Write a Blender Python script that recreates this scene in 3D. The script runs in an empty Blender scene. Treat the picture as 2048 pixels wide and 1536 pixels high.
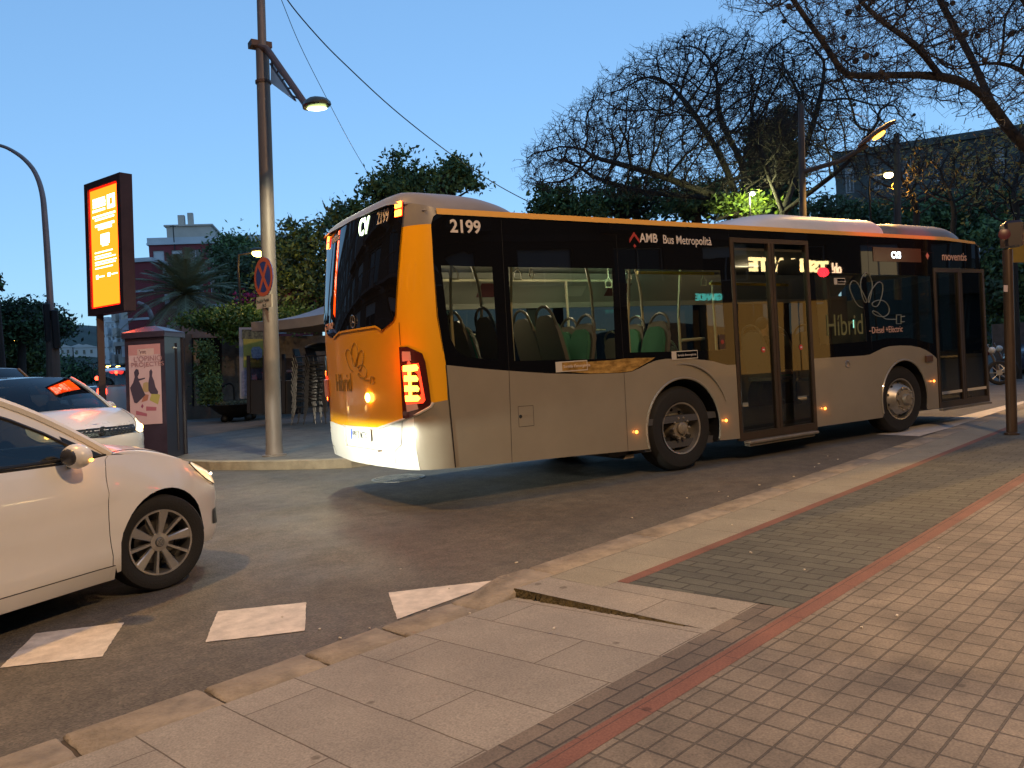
import bpy, bmesh, math, random
import numpy as np
from mathutils import Vector, Matrix, geometry, kdtree

# ------------------------------------------------------------------ camera
CP = Vector((-6.32344562, -6.51305460, 1.33863625))
# camera axes
RT = Vector((0.843852863670545, -0.5329154617700347, -0.06255761409653766))
DN = Vector((-0.06749284526591591, 0.010241115383650745, -0.9976671967112126))
FW = Vector((0.5323129345722606, 0.8461065123033442, -0.027325986257384957))
FP = 1589.58
sc = bpy.context.scene
cd = bpy.data.cameras.new('camera'); cam = bpy.data.objects.new('camera', cd)
sc.collection.objects.link(cam); sc.camera = cam
cd.sensor_width = 36.0; cd.lens = FP / 2048 * 36.0; cd.clip_end = 3000; cd.clip_start = 0.05
M = Matrix(((RT.x, -DN.x, -FW.x, CP.x), (RT.y, -DN.y, -FW.y, CP.y), (RT.z, -DN.z, -FW.z, CP.z), (0, 0, 0, 1)))
cam.matrix_world = M

# ------------------------------------------------------------------ sky
SUN_EL, SUN_ROT = math.radians(8), math.radians(215)
w = bpy.data.worlds.new('World'); sc.world = w; w.use_nodes = True
nt = w.node_tree; nt.nodes.clear()
out = nt.nodes.new('ShaderNodeOutputWorld'); bg = nt.nodes.new('ShaderNodeBackground')
sky = nt.nodes.new('ShaderNodeTexSky'); sky.sky_type = 'NISHITA'; sky.sun_disc = False
sky.sun_elevation = SUN_EL; sky.sun_rotation = SUN_ROT
sky.altitude = 0; sky.air_density = 1.0; sky.dust_density = 0.2; sky.ozone_density = 3.0
bg.inputs['Strength'].default_value = 0.15
gm = nt.nodes.new('ShaderNodeGamma'); gm.inputs[1].default_value = 0.5; nt.links.new(sky.outputs[0], gm.inputs[0])   # dusk sky: flatter than the plain daylight model
tn = nt.nodes.new('ShaderNodeMix'); tn.data_type = 'RGBA'; tn.blend_type = 'MULTIPLY'; tn.inputs['Factor'].default_value = 1; tn.inputs['B'].default_value = (1.27, 1.83, 2.50, 1)
nt.links.new(gm.outputs[0], tn.inputs['A']); nt.links.new(tn.outputs['Result'], bg.inputs[0]); nt.links.new(bg.outputs[0], out.inputs[0])

sc.view_settings.view_transform = 'Standard'; sc.view_settings.look = 'None'
sc.view_settings.gamma = 1; sc.view_settings.exposure = 0.42
sc.render.engine = 'CYCLES'
sc.cycles.use_denoising = True
sc.cycles.max_bounces = 8; sc.cycles.transparent_max_bounces = 24
sc.cycles.sample_clamp_indirect = 4.0; sc.cycles.caustics_reflective = False; sc.cycles.caustics_refractive = False

# ------------------------------------------------------------------ helpers: picture point -> place
def ray(px, py):
    return RT * ((px - 1024) / FP) + DN * ((py - 768) / FP) + FW
def G(px, py, z=0.0):
    d = ray(px, py); return CP + d * ((z - CP.z) / d.z)
def AY(px, py, y):
    d = ray(px, py); return CP + d * ((y - CP.y) / d.y)
def AD(px, py, dist):
    return CP + ray(px, py) * dist
def SX(px, py, y=0.0):
    q = AY(px, py, y); return (q.x, q.z)
UP = Vector((0.0407, 0.0, 0.9992))      # plumb line (the street climbs a little)

# ------------------------------------------------------------------ lamps
def spot(name, loc, tgt, energy, color, size, blend=0.3, radius=0.08):
    l = bpy.data.lights.new(name, 'SPOT'); l.energy = energy; l.color = color
    l.spot_size = math.radians(size); l.spot_blend = blend; l.shadow_soft_size = radius
    o = bpy.data.objects.new(name, l); sc.collection.objects.link(o); o.location = loc
    o.rotation_euler = (Vector(tgt) - Vector(loc)).to_track_quat('-Z', 'Y').to_euler()
    return o
def point(name, loc, energy, color, radius=0.05, parent=None):
    l = bpy.data.lights.new(name, 'POINT'); l.energy = energy; l.color = color; l.shadow_soft_size = radius
    o = bpy.data.objects.new(name, l); sc.collection.objects.link(o); o.location = loc
    if parent: o.parent = parent
    return o
SOD = (1.0, 0.54, 0.14); WARM = (1.0, 0.615, 0.28)
spot('street_lamp_light', (-3.0, -9.5, 7.5), (-2.5, -1.5, 0) , 2150, WARM, 120, 0.6, 0.15)
spot('street_lamp_light', (-7.8, .2, 8.5), (-6.6, -.6, 0), 1400, SOD, 120, 0.6, 0.15)
spot('street_lamp_light', (9.0, 3.0, 7.0), (8.6, 1.0, 0), 900, SOD, 120, 0.6, 0.12)
spot('wall_lamp_light', (1.8, -8.2, 3.8), (0.2, -5.6, 0), 900, (1.0, .60, .24), 58, 0.10, 0.03)

# ------------------------------------------------------------------ materials
MATS = {}
def lk(nt, a, b): nt.links.new(a, b)
def mat(name, col=(0.5, 0.5, 0.5), rough=0.5, metal=0.0, emit=None, es=0.0, var=0.0, vs=4.0, bump=0.0, bs=60.0, coat=0.0, spec=None, col2=None, stretch=None):
    if name in MATS: return MATS[name]
    m = bpy.data.materials.new(name); m.use_nodes = True; nt = m.node_tree
    b = nt.nodes['Principled BSDF']
    b.inputs['Base Color'].default_value = (*col, 1); b.inputs['Roughness'].default_value = rough
    b.inputs['Metallic'].default_value = metal; b.inputs['Coat Weight'].default_value = coat
    b.inputs['Coat Roughness'].default_value = 0.04
    if spec is not None: b.inputs['Specular IOR Level'].default_value = spec
    if emit:
        b.inputs['Emission Color'].default_value = (*emit, 1); b.inputs['Emission Strength'].default_value = es
    tc = None
    if var or bump:
        tc = nt.nodes.new('ShaderNodeTexCoord'); mp = nt.nodes.new('ShaderNodeMapping')
        lk(nt, tc.outputs['Object'], mp.inputs[0])
        if stretch: mp.inputs['Scale'].default_value = stretch
    if var:
        n = nt.nodes.new('ShaderNodeTexNoise'); n.inputs['Scale'].default_value = vs; n.inputs['Detail'].default_value = 8
        n.inputs['Roughness'].default_value = 0.65
        lk(nt, mp.outputs[0], n.inputs['Vector'])
        r = nt.nodes.new('ShaderNodeValToRGB'); r.color_ramp.elements[0].position = 0.3; r.color_ramp.elements[1].position = 0.7
        c2 = col2 if col2 else tuple(c * (1 - var) for c in col)
        r.color_ramp.elements[0].color = (*c2, 1)
        r.color_ramp.elements[1].color = (*(col if col2 else tuple(min(1, c * (1 + var * 0.6)) for c in col)), 1)
        lk(nt, n.outputs['Fac'], r.inputs[0]); lk(nt, r.outputs[0], b.inputs['Base Color'])
        mr = nt.nodes.new('ShaderNodeMapRange'); mr.inputs['To Min'].default_value = max(0.02, rough * 0.8); mr.inputs['To Max'].default_value = min(1, rough * 1.25)
        lk(nt, n.outputs['Fac'], mr.inputs[0]); lk(nt, mr.outputs[0], b.inputs['Roughness'])
    if bump:
        n2 = nt.nodes.new('ShaderNodeTexNoise'); n2.inputs['Scale'].default_value = bs; n2.inputs['Detail'].default_value = 4
        lk(nt, mp.outputs[0], n2.inputs['Vector'])
        bp = nt.nodes.new('ShaderNodeBump'); bp.inputs['Strength'].default_value = bump; bp.inputs['Distance'].default_value = 0.02
        lk(nt, n2.outputs['Fac'], bp.inputs['Height']); lk(nt, bp.outputs[0], b.inputs['Normal'])
    MATS[name] = m; return m
def glass(name, tint=(0.5, 0.5, 0.5), rough=0.01, refl=1.0):
    if name in MATS: return MATS[name]
    m = bpy.data.materials.new(name); m.use_nodes = True; nt = m.node_tree; nt.nodes.clear()
    o = nt.nodes.new('ShaderNodeOutputMaterial'); t = nt.nodes.new('ShaderNodeBsdfTransparent'); g = nt.nodes.new('ShaderNodeBsdfGlossy')
    t.inputs[0].default_value = (*tint, 1); g.inputs['Roughness'].default_value = rough
    # reflectance of a thin pane, the same from both sides
    ge = nt.nodes.new('ShaderNodeNewGeometry'); dt = nt.nodes.new('ShaderNodeVectorMath'); dt.operation = 'DOT_PRODUCT'; lk(nt, ge.outputs['Incoming'], dt.inputs[0]); lk(nt, ge.outputs['Normal'], dt.inputs[1])
    def mth(op, a, b=None):
        n = nt.nodes.new('ShaderNodeMath'); n.operation = op
        if hasattr(a, 'links'): lk(nt, a, n.inputs[0])
        else: n.inputs[0].default_value = a
        if b is not None:
            if hasattr(b, 'links'): lk(nt, b, n.inputs[1])
            else: n.inputs[1].default_value = b
        return n.outputs[0]
    fr_ = mth('ADD', mth('MULTIPLY', mth('POWER', mth('SUBTRACT', 1.0, mth('ABSOLUTE', dt.outputs['Value'])), 5.0), 0.9), 0.075)
    mm = nt.nodes.new('ShaderNodeMath'); mm.operation = 'MULTIPLY'; mm.inputs[1].default_value = refl
    x = nt.nodes.new('ShaderNodeMixShader'); lk(nt, fr_, mm.inputs[0]); lk(nt, mm.outputs[0], x.inputs[0])
    lk(nt, t.outputs[0], x.inputs[1]); lk(nt, g.outputs[0], x.inputs[2]); lk(nt, x.outputs[0], o.inputs[0])
    MATS[name] = m; return m

# ------------------------------------------------------------------ mesh helpers
col = sc.collection
def tag(o, label=None, cat=None, group=None, kind=None):
    if label: o['label'] = label
    if cat: o['category'] = cat
    if group: o['group'] = group
    if kind: o['kind'] = kind
    return o
def empty(name, loc=(0, 0, 0), rz=0.0, label=None, cat=None, group=None, plumb=False):
    o = bpy.data.objects.new(name, None); col.objects.link(o); o.location = loc; o.empty_display_size = 0.1
    o.rotation_euler = (0, 0, rz)
    if plumb:
        q = Vector((0, 0, 1)).rotation_difference(UP) @ Matrix.Rotation(rz, 3, 'Z').to_quaternion()
        o.rotation_euler = q.to_euler()
    tag(o, label, cat, group); return o
def copy_tree(o, parent=None):
    c = o.copy(); col.objects.link(c)
    if parent: c.parent = parent
    for ch in list(o.children): copy_tree(ch, c)
    return c

class MB:
    def __init__(s): s.v = []; s.f = []; s.m = []
    def add(s, vs, fs, mi=0):
        b = len(s.v); s.v += [tuple(v) for v in vs]; s.f += [tuple(b + i for i in f) for f in fs]; s.m += [mi] * len(fs); return s
    def box(s, x0, x1, y0, y1, z0, z1, mi=0, bev=0.0):
        if bev > 0:
            b = bev; P = [(x0 + b, y0), (x1 - b, y0), (x1, y0 + b), (x1, y1 - b), (x1 - b, y1), (x0 + b, y1), (x0, y1 - b), (x0, y0 + b)]
            Q = [(x0 + b, y0 + b), (x1 - b, y0 + b), (x1 - b, y0 + b), (x1 - b, y1 - b), (x1 - b, y1 - b), (x0 + b, y1 - b), (x0 + b, y1 - b), (x0 + b, y0 + b)]
            rings = [[(p[0], p[1], z0) for p in P], [(p[0], p[1], z1 - b) for p in P], [(p[0] * .0 + q[0], q[1], z1) for p, q in zip(P, Q)]]
            vs = sum(rings, []); fs = []
            for k in range(2):
                for i in range(8):
                    j = (i + 1) % 8; fs.append((k * 8 + i, k * 8 + j, k * 8 + 8 + j, k * 8 + 8 + i))
            fs.append(tuple(range(7, -1, -1))); fs.append((16, 17, 19, 21)) if False else fs.append(tuple(range(16, 24)))
            return s.add(vs, fs, mi)
        vs = [(x0, y0, z0), (x1, y0, z0), (x1, y1, z0), (x0, y1, z0), (x0, y0, z1), (x1, y0, z1), (x1, y1, z1), (x0, y1, z1)]
        return s.add(vs, [(0, 3, 2, 1), (4, 5, 6, 7), (0, 1, 5, 4), (1, 2, 6, 5), (2, 3, 7, 6), (3, 0, 4, 7)], mi)
    def obox(s, c, hx, hy, hz, ax=(1, 0, 0), az=(0, 0, 1), mi=0):
        c = Vector(c); X = Vector(ax).normalized(); Z = Vector(az).normalized(); Y = Z.cross(X).normalized(); Z = X.cross(Y)
        vs = [c + X * (hx * a) + Y * (hy * b) + Z * (hz * d) for d in (-1, 1) for a, b in ((-1, -1), (1, -1), (1, 1), (-1, 1))]
        return s.add(vs, [(0, 3, 2, 1), (4, 5, 6, 7), (0, 1, 5, 4), (1, 2, 6, 5), (2, 3, 7, 6), (3, 0, 4, 7)], mi)
    def quad(s, a, b, c, d, mi=0): return s.add([a, b, c, d], [(0, 1, 2, 3)], mi)
    def tube(s, pts, r, n=8, mi=0, cap=True):
        pts = [Vector(p) for p in pts]; rs = r if isinstance(r, (list, tuple)) else [r] * len(pts)
        d0 = (pts[1] - pts[0]).normalized(); u = d0.orthogonal().normalized(); vs = []
        for i, p in enumerate(pts):
            d = (pts[min(i + 1, len(pts) - 1)] - pts[max(i - 1, 0)])
            if d.length < 1e-9: d = d0
            d.normalize(); u = (u - d * u.dot(d)); u = u.normalized() if u.length > 1e-6 else d.orthogonal().normalized(); v = d.cross(u)
            for k in range(n):
                a = 2 * math.pi * k / n; vs.append(p + (u * math.cos(a) + v * math.sin(a)) * rs[i])
        fs = []
        for i in range(len(pts) - 1):
            for k in range(n):
                j = (k + 1) % n; fs.append((i * n + k, i * n + j, (i + 1) * n + j, (i + 1) * n + k))
        if cap: fs.append(tuple(range(n - 1, -1, -1))); fs.append(tuple((len(pts) - 1) * n + k for k in range(n)))
        return s.add(vs, fs, mi)
    def lathe(s, prof, n=32, c=(0, 0, 0), axis='Z', mi=0, closed=False):
        c = Vector(c); vs = []
        for (r, h) in prof:
            for k in range(n):
                a = 2 * math.pi * k / n; x, y = r * math.cos(a), r * math.sin(a)
                p = {'Z': Vector((x, y, h)), 'Y': Vector((x, h, y)), 'X': Vector((h, x, y))}[axis]; vs.append(c + p)
        fs = []; m_ = len(prof); R_ = m_ if closed else m_ - 1
        for i in range(R_):
            i2 = (i + 1) % m_
            for k in range(n):
                j = (k + 1) % n; fs.append((i * n + k, i * n + j, i2 * n + j, i2 * n + k))
        return s.add(vs, fs, mi)
    def prism(s, poly, fn0, fn1, mi=0):
        """poly in 2-D; fn0/fn1 map a point to the two sides"""
        n = len(poly); tri = geometry.tessellate_polygon([[Vector((p[0], p[1], 0)) for p in poly]])
        vs = [fn0(p) for p in poly] + [fn1(p) for p in poly]
        fs = [tuple(t) for t in tri] + [tuple(n + i for i in reversed(t)) for t in tri]
        fs += [(i, (i + 1) % n, n + (i + 1) % n, n + i) for i in range(n)]
        return s.add(vs, fs, mi)
    def sphere(s, c, r, n=12, m_=8, mi=0, sc_=(1, 1, 1)):
        c = Vector(c); vs = []; fs = []
        for i in range(m_ + 1):
            t = math.pi * i / m_
            for k in range(n):
                a = 2 * math.pi * k / n
                vs.append(c + Vector((r * sc_[0] * math.sin(t) * math.cos(a), r * sc_[1] * math.sin(t) * math.sin(a), r * sc_[2] * math.cos(t))))
        for i in range(m_):
            for k in range(n):
                j = (k + 1) % n; fs.append((i * n + k, (i + 1) * n + k, (i + 1) * n + j, i * n + j))
        return s.add(vs, fs, mi)
    def build(s, name, mats, parent=None, smooth=False, ang=35, label=None):
        me = bpy.data.meshes.new(name); me.from_pydata(s.v, [], s.f)
        mats = mats if isinstance(mats, (list, tuple)) else [mats]
        for m in mats: me.materials.append(m)
        if any(s.m): me.polygons.foreach_set('material_index', s.m)
        me.validate()
        if smooth:
            bm = bmesh.new(); bm.from_mesh(me); bmesh.ops.remove_doubles(bm, verts=bm.verts, dist=1e-5); bmesh.ops.recalc_face_normals(bm, faces=bm.faces); bm.to_mesh(me); bm.free()
            me.polygons.foreach_set('use_smooth', [True] * len(me.polygons)); me.set_sharp_from_angle(angle=math.radians(ang))
        me.update()
        o = bpy.data.objects.new(name, me); col.objects.link(o)
        if parent: o.parent = parent
        if label: o['label'] = label
        return o

def inpoly(pts, poly):
    x, y = pts[:, 0], pts[:, 1]; P = np.array(poly); r = np.zeros(len(pts), bool); j = len(P) - 1
    for i in range(len(P)):
        xi, yi = P[i]; xj, yj = P[j]
        c = ((yi > y) != (yj > y)) & (x < (xj - xi) * (y - yi) / (yj - yi + 1e-15) + xi); r ^= c; j = i
    return r
def region(mb, outline, holes=(), fn=None, step=None, mi=0, dens=None):
    """fills a 2-D outline (with holes) with triangles and maps each point with fn"""
    dens = dens or step
    def split(poly):
        if not dens: return list(poly)
        o = []
        for i, p in enumerate(poly):
            q = poly[(i + 1) % len(poly)]; n = max(1, int(math.hypot(q[0] - p[0], q[1] - p[1]) / dens))
            o += [(p[0] + (q[0] - p[0]) * k / n, p[1] + (q[1] - p[1]) * k / n) for k in range(n)]
        return o
    loops = [split(outline)] + [split(h) for h in holes]
    vs = []; es = []
    for L in loops:
        b = len(vs); vs += L; es += [(b + i, b + (i + 1) % len(L)) for i in range(len(L))]
    if step:
        P = np.array(loops[0]); x0, y0 = P.min(0); x1, y1 = P.max(0)
        gx, gy = np.meshgrid(np.arange(x0 + step / 2, x1, step), np.arange(y0 + step / 2, y1, step))
        g = np.stack([gx.ravel(), gy.ravel()], 1); k = inpoly(g, loops[0])
        for L in loops[1:]: k &= ~inpoly(g, L)
        allp = np.array(vs); g = g[k]
        if len(g):
            d = np.sqrt(((g[:, None, :] - allp[None]) ** 2).sum(2)).min(1); g = g[d > step * 0.35]
        vs += [tuple(p) for p in g]
    r = geometry.delaunay_2d_cdt([Vector(v) for v in vs], es, [], 0, 1e-6)
    V = np.array([tuple(v) for v in r[0]]); F = [f for f in r[2]]
    cen = np.array([V[list(f)].mean(0) for f in F]); k = inpoly(cen, loops[0])
    for L in loops[1:]: k &= ~inpoly(cen, L)
    used = sorted({i for f, q in zip(F, k) if q for i in f}); ix = {a: b for b, a in enumerate(used)}
    return mb.add([fn(V[i]) for i in used], [tuple(ix[i] for i in f) for f, q in zip(F, k) if q], mi)
def rrect(x0, z0, x1, z1, r, n=4):
    o = []
    for cx, cz, a0 in ((x1 - r, z0 + r, -90), (x1 - r, z1 - r, 0), (x0 + r, z1 - r, 90), (x0 + r, z0 + r, 180)):
        for k in range(n + 1):
            a = math.radians(a0 + 90 * k / n); o.append((cx + r * math.cos(a), cz + r * math.sin(a)))
    return o
def arc(cx, cz, r, a0, a1, n=20):
    return [(cx + r * math.cos(math.radians(a0 + (a1 - a0) * k / n)), cz + r * math.sin(math.radians(a0 + (a1 - a0) * k / n))) for k in range(n + 1)]
def text(name, body, size, m, loc, rot, parent=None, ex=0.001, bold=0.0, sx=1.0, align='LEFT', shear=0):
    c = bpy.data.curves.new(name, 'FONT'); c.body = body; c.size = size; c.extrude = ex; c.offset = bold; c.align_x = align; c.shear = shear
    c.materials.append(m); o = bpy.data.objects.new(name, c); col.objects.link(o)
    o.location = loc; o.rotation_euler = rot; o.scale = (sx, 1, 1)
    bpy.context.view_layer.update()
    me = bpy.data.meshes.new_from_object(o.evaluated_get(bpy.context.evaluated_depsgraph_get()))
    q = bpy.data.objects.new(name, me); col.objects.link(q); q.location = loc; q.rotation_euler = rot; q.scale = (sx, 1, 1)
    bpy.data.objects.remove(o); bpy.data.curves.remove(c); q.name = name
    if parent: q.parent = parent
    return q
R90 = math.pi / 2
ROT_SIDE = (R90, 0, 0); ROT_REAR = (R90, 0, -R90)
# ================================================================== ground
PH = math.radians(13.2)
def UV(u, v): return (u * math.cos(PH) - v * math.sin(PH), u * math.sin(PH) + v * math.cos(PH))
def struct(o): o['kind'] = 'structure'; return o

def asphalt():
    m = bpy.data.materials.new('asphalt'); m.use_nodes = True; nt = m.node_tree; b = nt.nodes['Principled BSDF']
    tc = nt.nodes.new('ShaderNodeTexCoord')
    def noise(s, d=6, r=0.6):
        n = nt.nodes.new('ShaderNodeTexNoise'); n.inputs['Scale'].default_value = s; n.inputs['Detail'].default_value = d; n.inputs['Roughness'].default_value = r
        lk(nt, tc.outputs['Object'], n.inputs['Vector']); return n
    def ramp(src, p0, c0, p1, c1):
        r = nt.nodes.new('ShaderNodeValToRGB'); r.color_ramp.elements[0].position = p0; r.color_ramp.elements[1].position = p1
        r.color_ramp.elements[0].color = (*c0, 1); r.color_ramp.elements[1].color = (*c1, 1); lk(nt, src, r.inputs[0]); return r
    big = ramp(noise(0.55, 5).outputs['Fac'], 0.35, (0.085, 0.078, 0.070), 0.68, (0.130, 0.118, 0.103))
    mid = ramp(noise(6, 8, 0.7).outputs['Fac'], 0.35, (0.72, 0.72, 0.72), 0.65, (1.15, 1.13, 1.1))
    vo = nt.nodes.new('ShaderNodeTexVoronoi'); vo.inputs['Scale'].default_value = 95; lk(nt, tc.outputs['Object'], vo.inputs['Vector'])
    ag = ramp(vo.outputs['Color'], 0.1, (0.68, 0.68, 0.68), 0.95, (1.45, 1.42, 1.36))
    def mul(a, c):
        x = nt.nodes.new('ShaderNodeMix'); x.data_type = 'RGBA'; x.blend_type = 'MULTIPLY'; x.inputs['Factor'].default_value = 1
        lk(nt, a, x.inputs['A']); lk(nt, c, x.inputs['B']); return x.outputs['Result']
    c = mul(mul(big.outputs[0], mid.outputs[0]), ag.outputs[0]); lk(nt, c, b.inputs['Base Color'])
    rr = ramp(noise(1.3, 4).outputs['Fac'], 0.3, (0.55,) * 3, 0.7, (0.82,) * 3); lk(nt, rr.outputs[0], b.inputs['Roughness'])
    bp = nt.nodes.new('ShaderNodeBump'); bp.inputs['Strength'].default_value = 0.55; bp.inputs['Distance'].default_value = 0.004
    lk(nt, vo.outputs['Distance'], bp.inputs['Height']); lk(nt, bp.outputs[0], b.inputs['Normal'])
    return m
def bricks(name, c1, c2, mortar, bw, rh, ms, offset=0.5, rough=0.7, grime=0.45, spots=True, bump=0.5, rot=0.0, shift=(0, 0, 0)):
    m = bpy.data.materials.new(name); m.use_nodes = True; nt = m.node_tree; b = nt.nodes['Principled BSDF']
    tc = nt.nodes.new('ShaderNodeTexCoord'); mp = nt.nodes.new('ShaderNodeMapping'); lk(nt, tc.outputs['Object'], mp.inputs[0])
    mp.inputs['Rotation'].default_value = (0, 0, rot); mp.inputs['Location'].default_value = shift
    # hand-laid joints wander a little
    wn = nt.nodes.new('ShaderNodeTexNoise'); wn.inputs['Scale'].default_value = 3.0; lk(nt, mp.outputs[0], wn.inputs['Vector'])
    ws = nt.nodes.new('ShaderNodeVectorMath'); ws.operation = 'MULTIPLY_ADD'; ws.inputs[1].default_value = (0.012, 0.012, 0); lk(nt, wn.outputs['Color'], ws.inputs[0]); lk(nt, mp.outputs[0], ws.inputs[2])
    br = nt.nodes.new('ShaderNodeTexBrick'); br.offset = offset; br.inputs['Scale'].default_value = 1; br.inputs['Brick Width'].default_value = bw
    br.inputs['Row Height'].default_value = rh; br.inputs['Mortar Size'].default_value = ms; br.inputs['Mortar Smooth'].default_value = 0.25
    br.inputs['Color1'].default_value = (*c1, 1); br.inputs['Color2'].default_value = (*c2, 1); br.inputs['Mortar'].default_value = (*mortar, 1)
    lk(nt, ws.outputs[0], br.inputs['Vector'])
    n = nt.nodes.new('ShaderNodeTexNoise'); n.inputs['Scale'].default_value = 2.2; n.inputs['Detail'].default_value = 9; n.inputs['Roughness'].default_value = 0.7
    lk(nt, mp.outputs[0], n.inputs['Vector'])
    r = nt.nodes.new('ShaderNodeValToRGB'); r.color_ramp.elements[0].position = 0.3; r.color_ramp.elements[1].position = 0.7
    g = 1 - grime; r.color_ramp.elements[0].color = (g, g, g, 1); r.color_ramp.elements[1].color = (1.1, 1.1, 1.08, 1); lk(nt, n.outputs['Fac'], r.inputs[0])
    x = nt.nodes.new('ShaderNodeMix'); x.data_type = 'RGBA'; x.blend_type = 'MULTIPLY'; x.inputs['Factor'].default_value = 1
    lk(nt, br.outputs['Color'], x.inputs['A']); lk(nt, r.outputs[0], x.inputs['B'])
    last = x.outputs['Result']
    if spots:   # trodden gum, drips, fine grain
        v = nt.nodes.new('ShaderNodeTexVoronoi'); v.inputs['Scale'].default_value = 3.1; lk(nt, mp.outputs[0], v.inputs['Vector'])
        r2 = nt.nodes.new('ShaderNodeValToRGB'); r2.color_ramp.elements[0].position = 0.055; r2.color_ramp.elements[1].position = 0.075
        r2.color_ramp.elements[0].color = (0.55, 0.53, 0.5, 1); r2.color_ramp.elements[1].color = (1, 1, 1, 1); lk(nt, v.outputs['Distance'], r2.inputs[0])
        n3 = nt.nodes.new('ShaderNodeTexNoise'); n3.inputs['Scale'].default_value = 120; n3.inputs['Detail'].default_value = 3; lk(nt, mp.outputs[0], n3.inputs['Vector'])
        r3 = nt.nodes.new('ShaderNodeValToRGB'); r3.color_ramp.elements[0].position = 0.3; r3.color_ramp.elements[1].position = 0.7
        r3.color_ramp.elements[0].color = (0.72, 0.72, 0.72, 1); r3.color_ramp.elements[1].color = (1.22, 1.22, 1.2, 1); lk(nt, n3.outputs['Fac'], r3.inputs[0])
        for rr in (r2, r3):
            y = nt.nodes.new('ShaderNodeMix'); y.data_type = 'RGBA'; y.blend_type = 'MULTIPLY'; y.inputs['Factor'].default_value = 1
            lk(nt, last, y.inputs['A']); lk(nt, rr.outputs[0], y.inputs['B']); last = y.outputs['Result']
    lk(nt, last, b.inputs['Base Color']); b.inputs['Roughness'].default_value = rough
    bp = nt.nodes.new('ShaderNodeBump'); bp.inputs['Strength'].default_value = bump; bp.inputs['Distance'].default_value = 0.006; bp.invert = True
    lk(nt, br.outputs['Fac'], bp.inputs['Height'])
    bp2 = nt.nodes.new('ShaderNodeBump'); bp2.inputs['Strength'].default_value = 0.25; bp2.inputs['Distance'].default_value = 0.003
    lk(nt, n.outputs['Fac'], bp2.inputs['Height']); lk(nt, bp.outputs[0], bp2.inputs['Normal']); lk(nt, bp2.outputs[0], b.inputs['Normal'])
    return m

M_ASPH = asphalt()
M_EARTH = mat('dry_earth', (0.09, 0.075, 0.05), 0.95, var=0.5, vs=0.3)
struct(MB().quad((-1500, -1500, -0.06), (1500, -1500, -0.06), (1500, 1500, -0.06), (-1500, 1500, -0.06)).build('ground', M_EARTH))
struct(MB().quad((-120, -60, 0), (160, -60, 0), (160, 330, 0), (-120, 330, 0)).build('road', M_ASPH))

M_TILE = bricks('beige_paving_tiles', (0.25, 0.212, 0.172), (0.21, 0.18, 0.148), (0.112, 0.095, 0.076), 0.125, 0.1, 0.005, offset=0.0, bump=0.9, grime=0.55)
M_DARKP = bricks('dark_pavers', (0.105, 0.108, 0.092), (0.072, 0.074, 0.064), (0.042, 0.042, 0.036), 0.205, 0.1025, 0.0065, grime=0.4, bump=0.8, rot=R90)
M_BAND = bricks('brown_pavers', (0.17, 0.14, 0.115), (0.125, 0.105, 0.09), (0.06, 0.052, 0.045), 0.19, 0.0875, 0.005, grime=0.35, bump=0.7, shift=(0, 0.01, 0))
M_REDP = bricks('red_edging', (0.205, 0.088, 0.062), (0.18, 0.08, 0.058), (0.10, 0.055, 0.045), 0.6, 0.4, 0.003, grime=0.3)
M_SLAB = bricks('granite_slabs', (0.29, 0.265, 0.235), (0.25, 0.23, 0.205), (0.11, 0.09, 0.07), 1.0, 0.33, 0.0035, grime=0.22, rot=R90, offset=0.4)
M_SLAB2 = bricks('light_slabs', (0.27, 0.25, 0.2), (0.25, 0.23, 0.185), (0.12, 0.1, 0.075), 0.4, 0.6, 0.003, grime=0.2, offset=0.0)
M_KERB = mat('kerb_stone', (0.27, 0.23, 0.18), 0.75, var=0.42, vs=7, bump=0.5, bs=45)
M_MOSS = mat('mossy_edge', (0.10, 0.075, 0.028), 0.95, var=0.6, vs=22, bump=1.0, bs=60)
H = 0.09
def rot_build(mb, name, m):
    o = mb.build(name, m); o.rotation_euler = (0, 0, PH); return struct(o)
def zl(v): return 0.042 + (H - 0.042) * min(1, max(0, (-1.8 - v) / 1.2))
# beige tiles, red edging, brown band, dark pavers, light slabs, all lying flush in their street frame
rot_build(MB().quad((-40, -40, H), (90, -40, H), (90, -3.275, H), (-40, -3.275, H)), 'beige_tiled_pavement', M_TILE)
rot_build(MB().quad((-40, -3.275, H + .001), (90, -3.275, H + .001), (90, -3.18, H + .001), (-40, -3.18, H + .001)), 'red_pavement_strip', M_REDP)
rot_build(MB().quad((-40, -3.18, H), (-4.1, -3.18, H), (-4.1, -3.005, H), (-40, -3.005, H)), 'brown_pavement_band', M_BAND)
rot_build(MB().quad((-4.1, -3.18, H), (90, -3.18, H), (90, -2.265, H), (-4.17, -2.265, H)), 'dark_paver_pavement', M_DARKP)
rot_build(MB().quad((-4.17, -2.265, H + .001), (90, -2.265, H + .001), (90, -2.19, H + .001), (-4.17, -2.19, H + .001)), 'narrow_red_pavement_strip', M_REDP)
rot_build(MB().quad((-4.3, -2.19, H), (90, -2.19, H), (90, -1.8, H), (-4.3, -1.8, H)), 'light_slab_pavement', M_SLAB2)
rs_ = MB(); region(rs_, [(-4.57, -3.005), (-4.1, -3.005), (-4.17, -2.265), (-4.17, -2.19), (-4.3, -2.19), (-4.3, -1.8), (-4.57, -1.8)], fn=lambda p: (p[0], p[1], H - .001)); rot_build(rs_, 'raised_slab_pavement', M_SLAB)
lo = MB(); n = 8
for i in range(n):
    a, b_ = -1.8 - 1.205 * i / n, -1.8 - 1.205 * (i + 1) / n
    lo.quad((-40, b_, zl(b_)), (-4.57, b_, zl(b_)), (-4.57, a, zl(a)), (-40, a, zl(a)))
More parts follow.
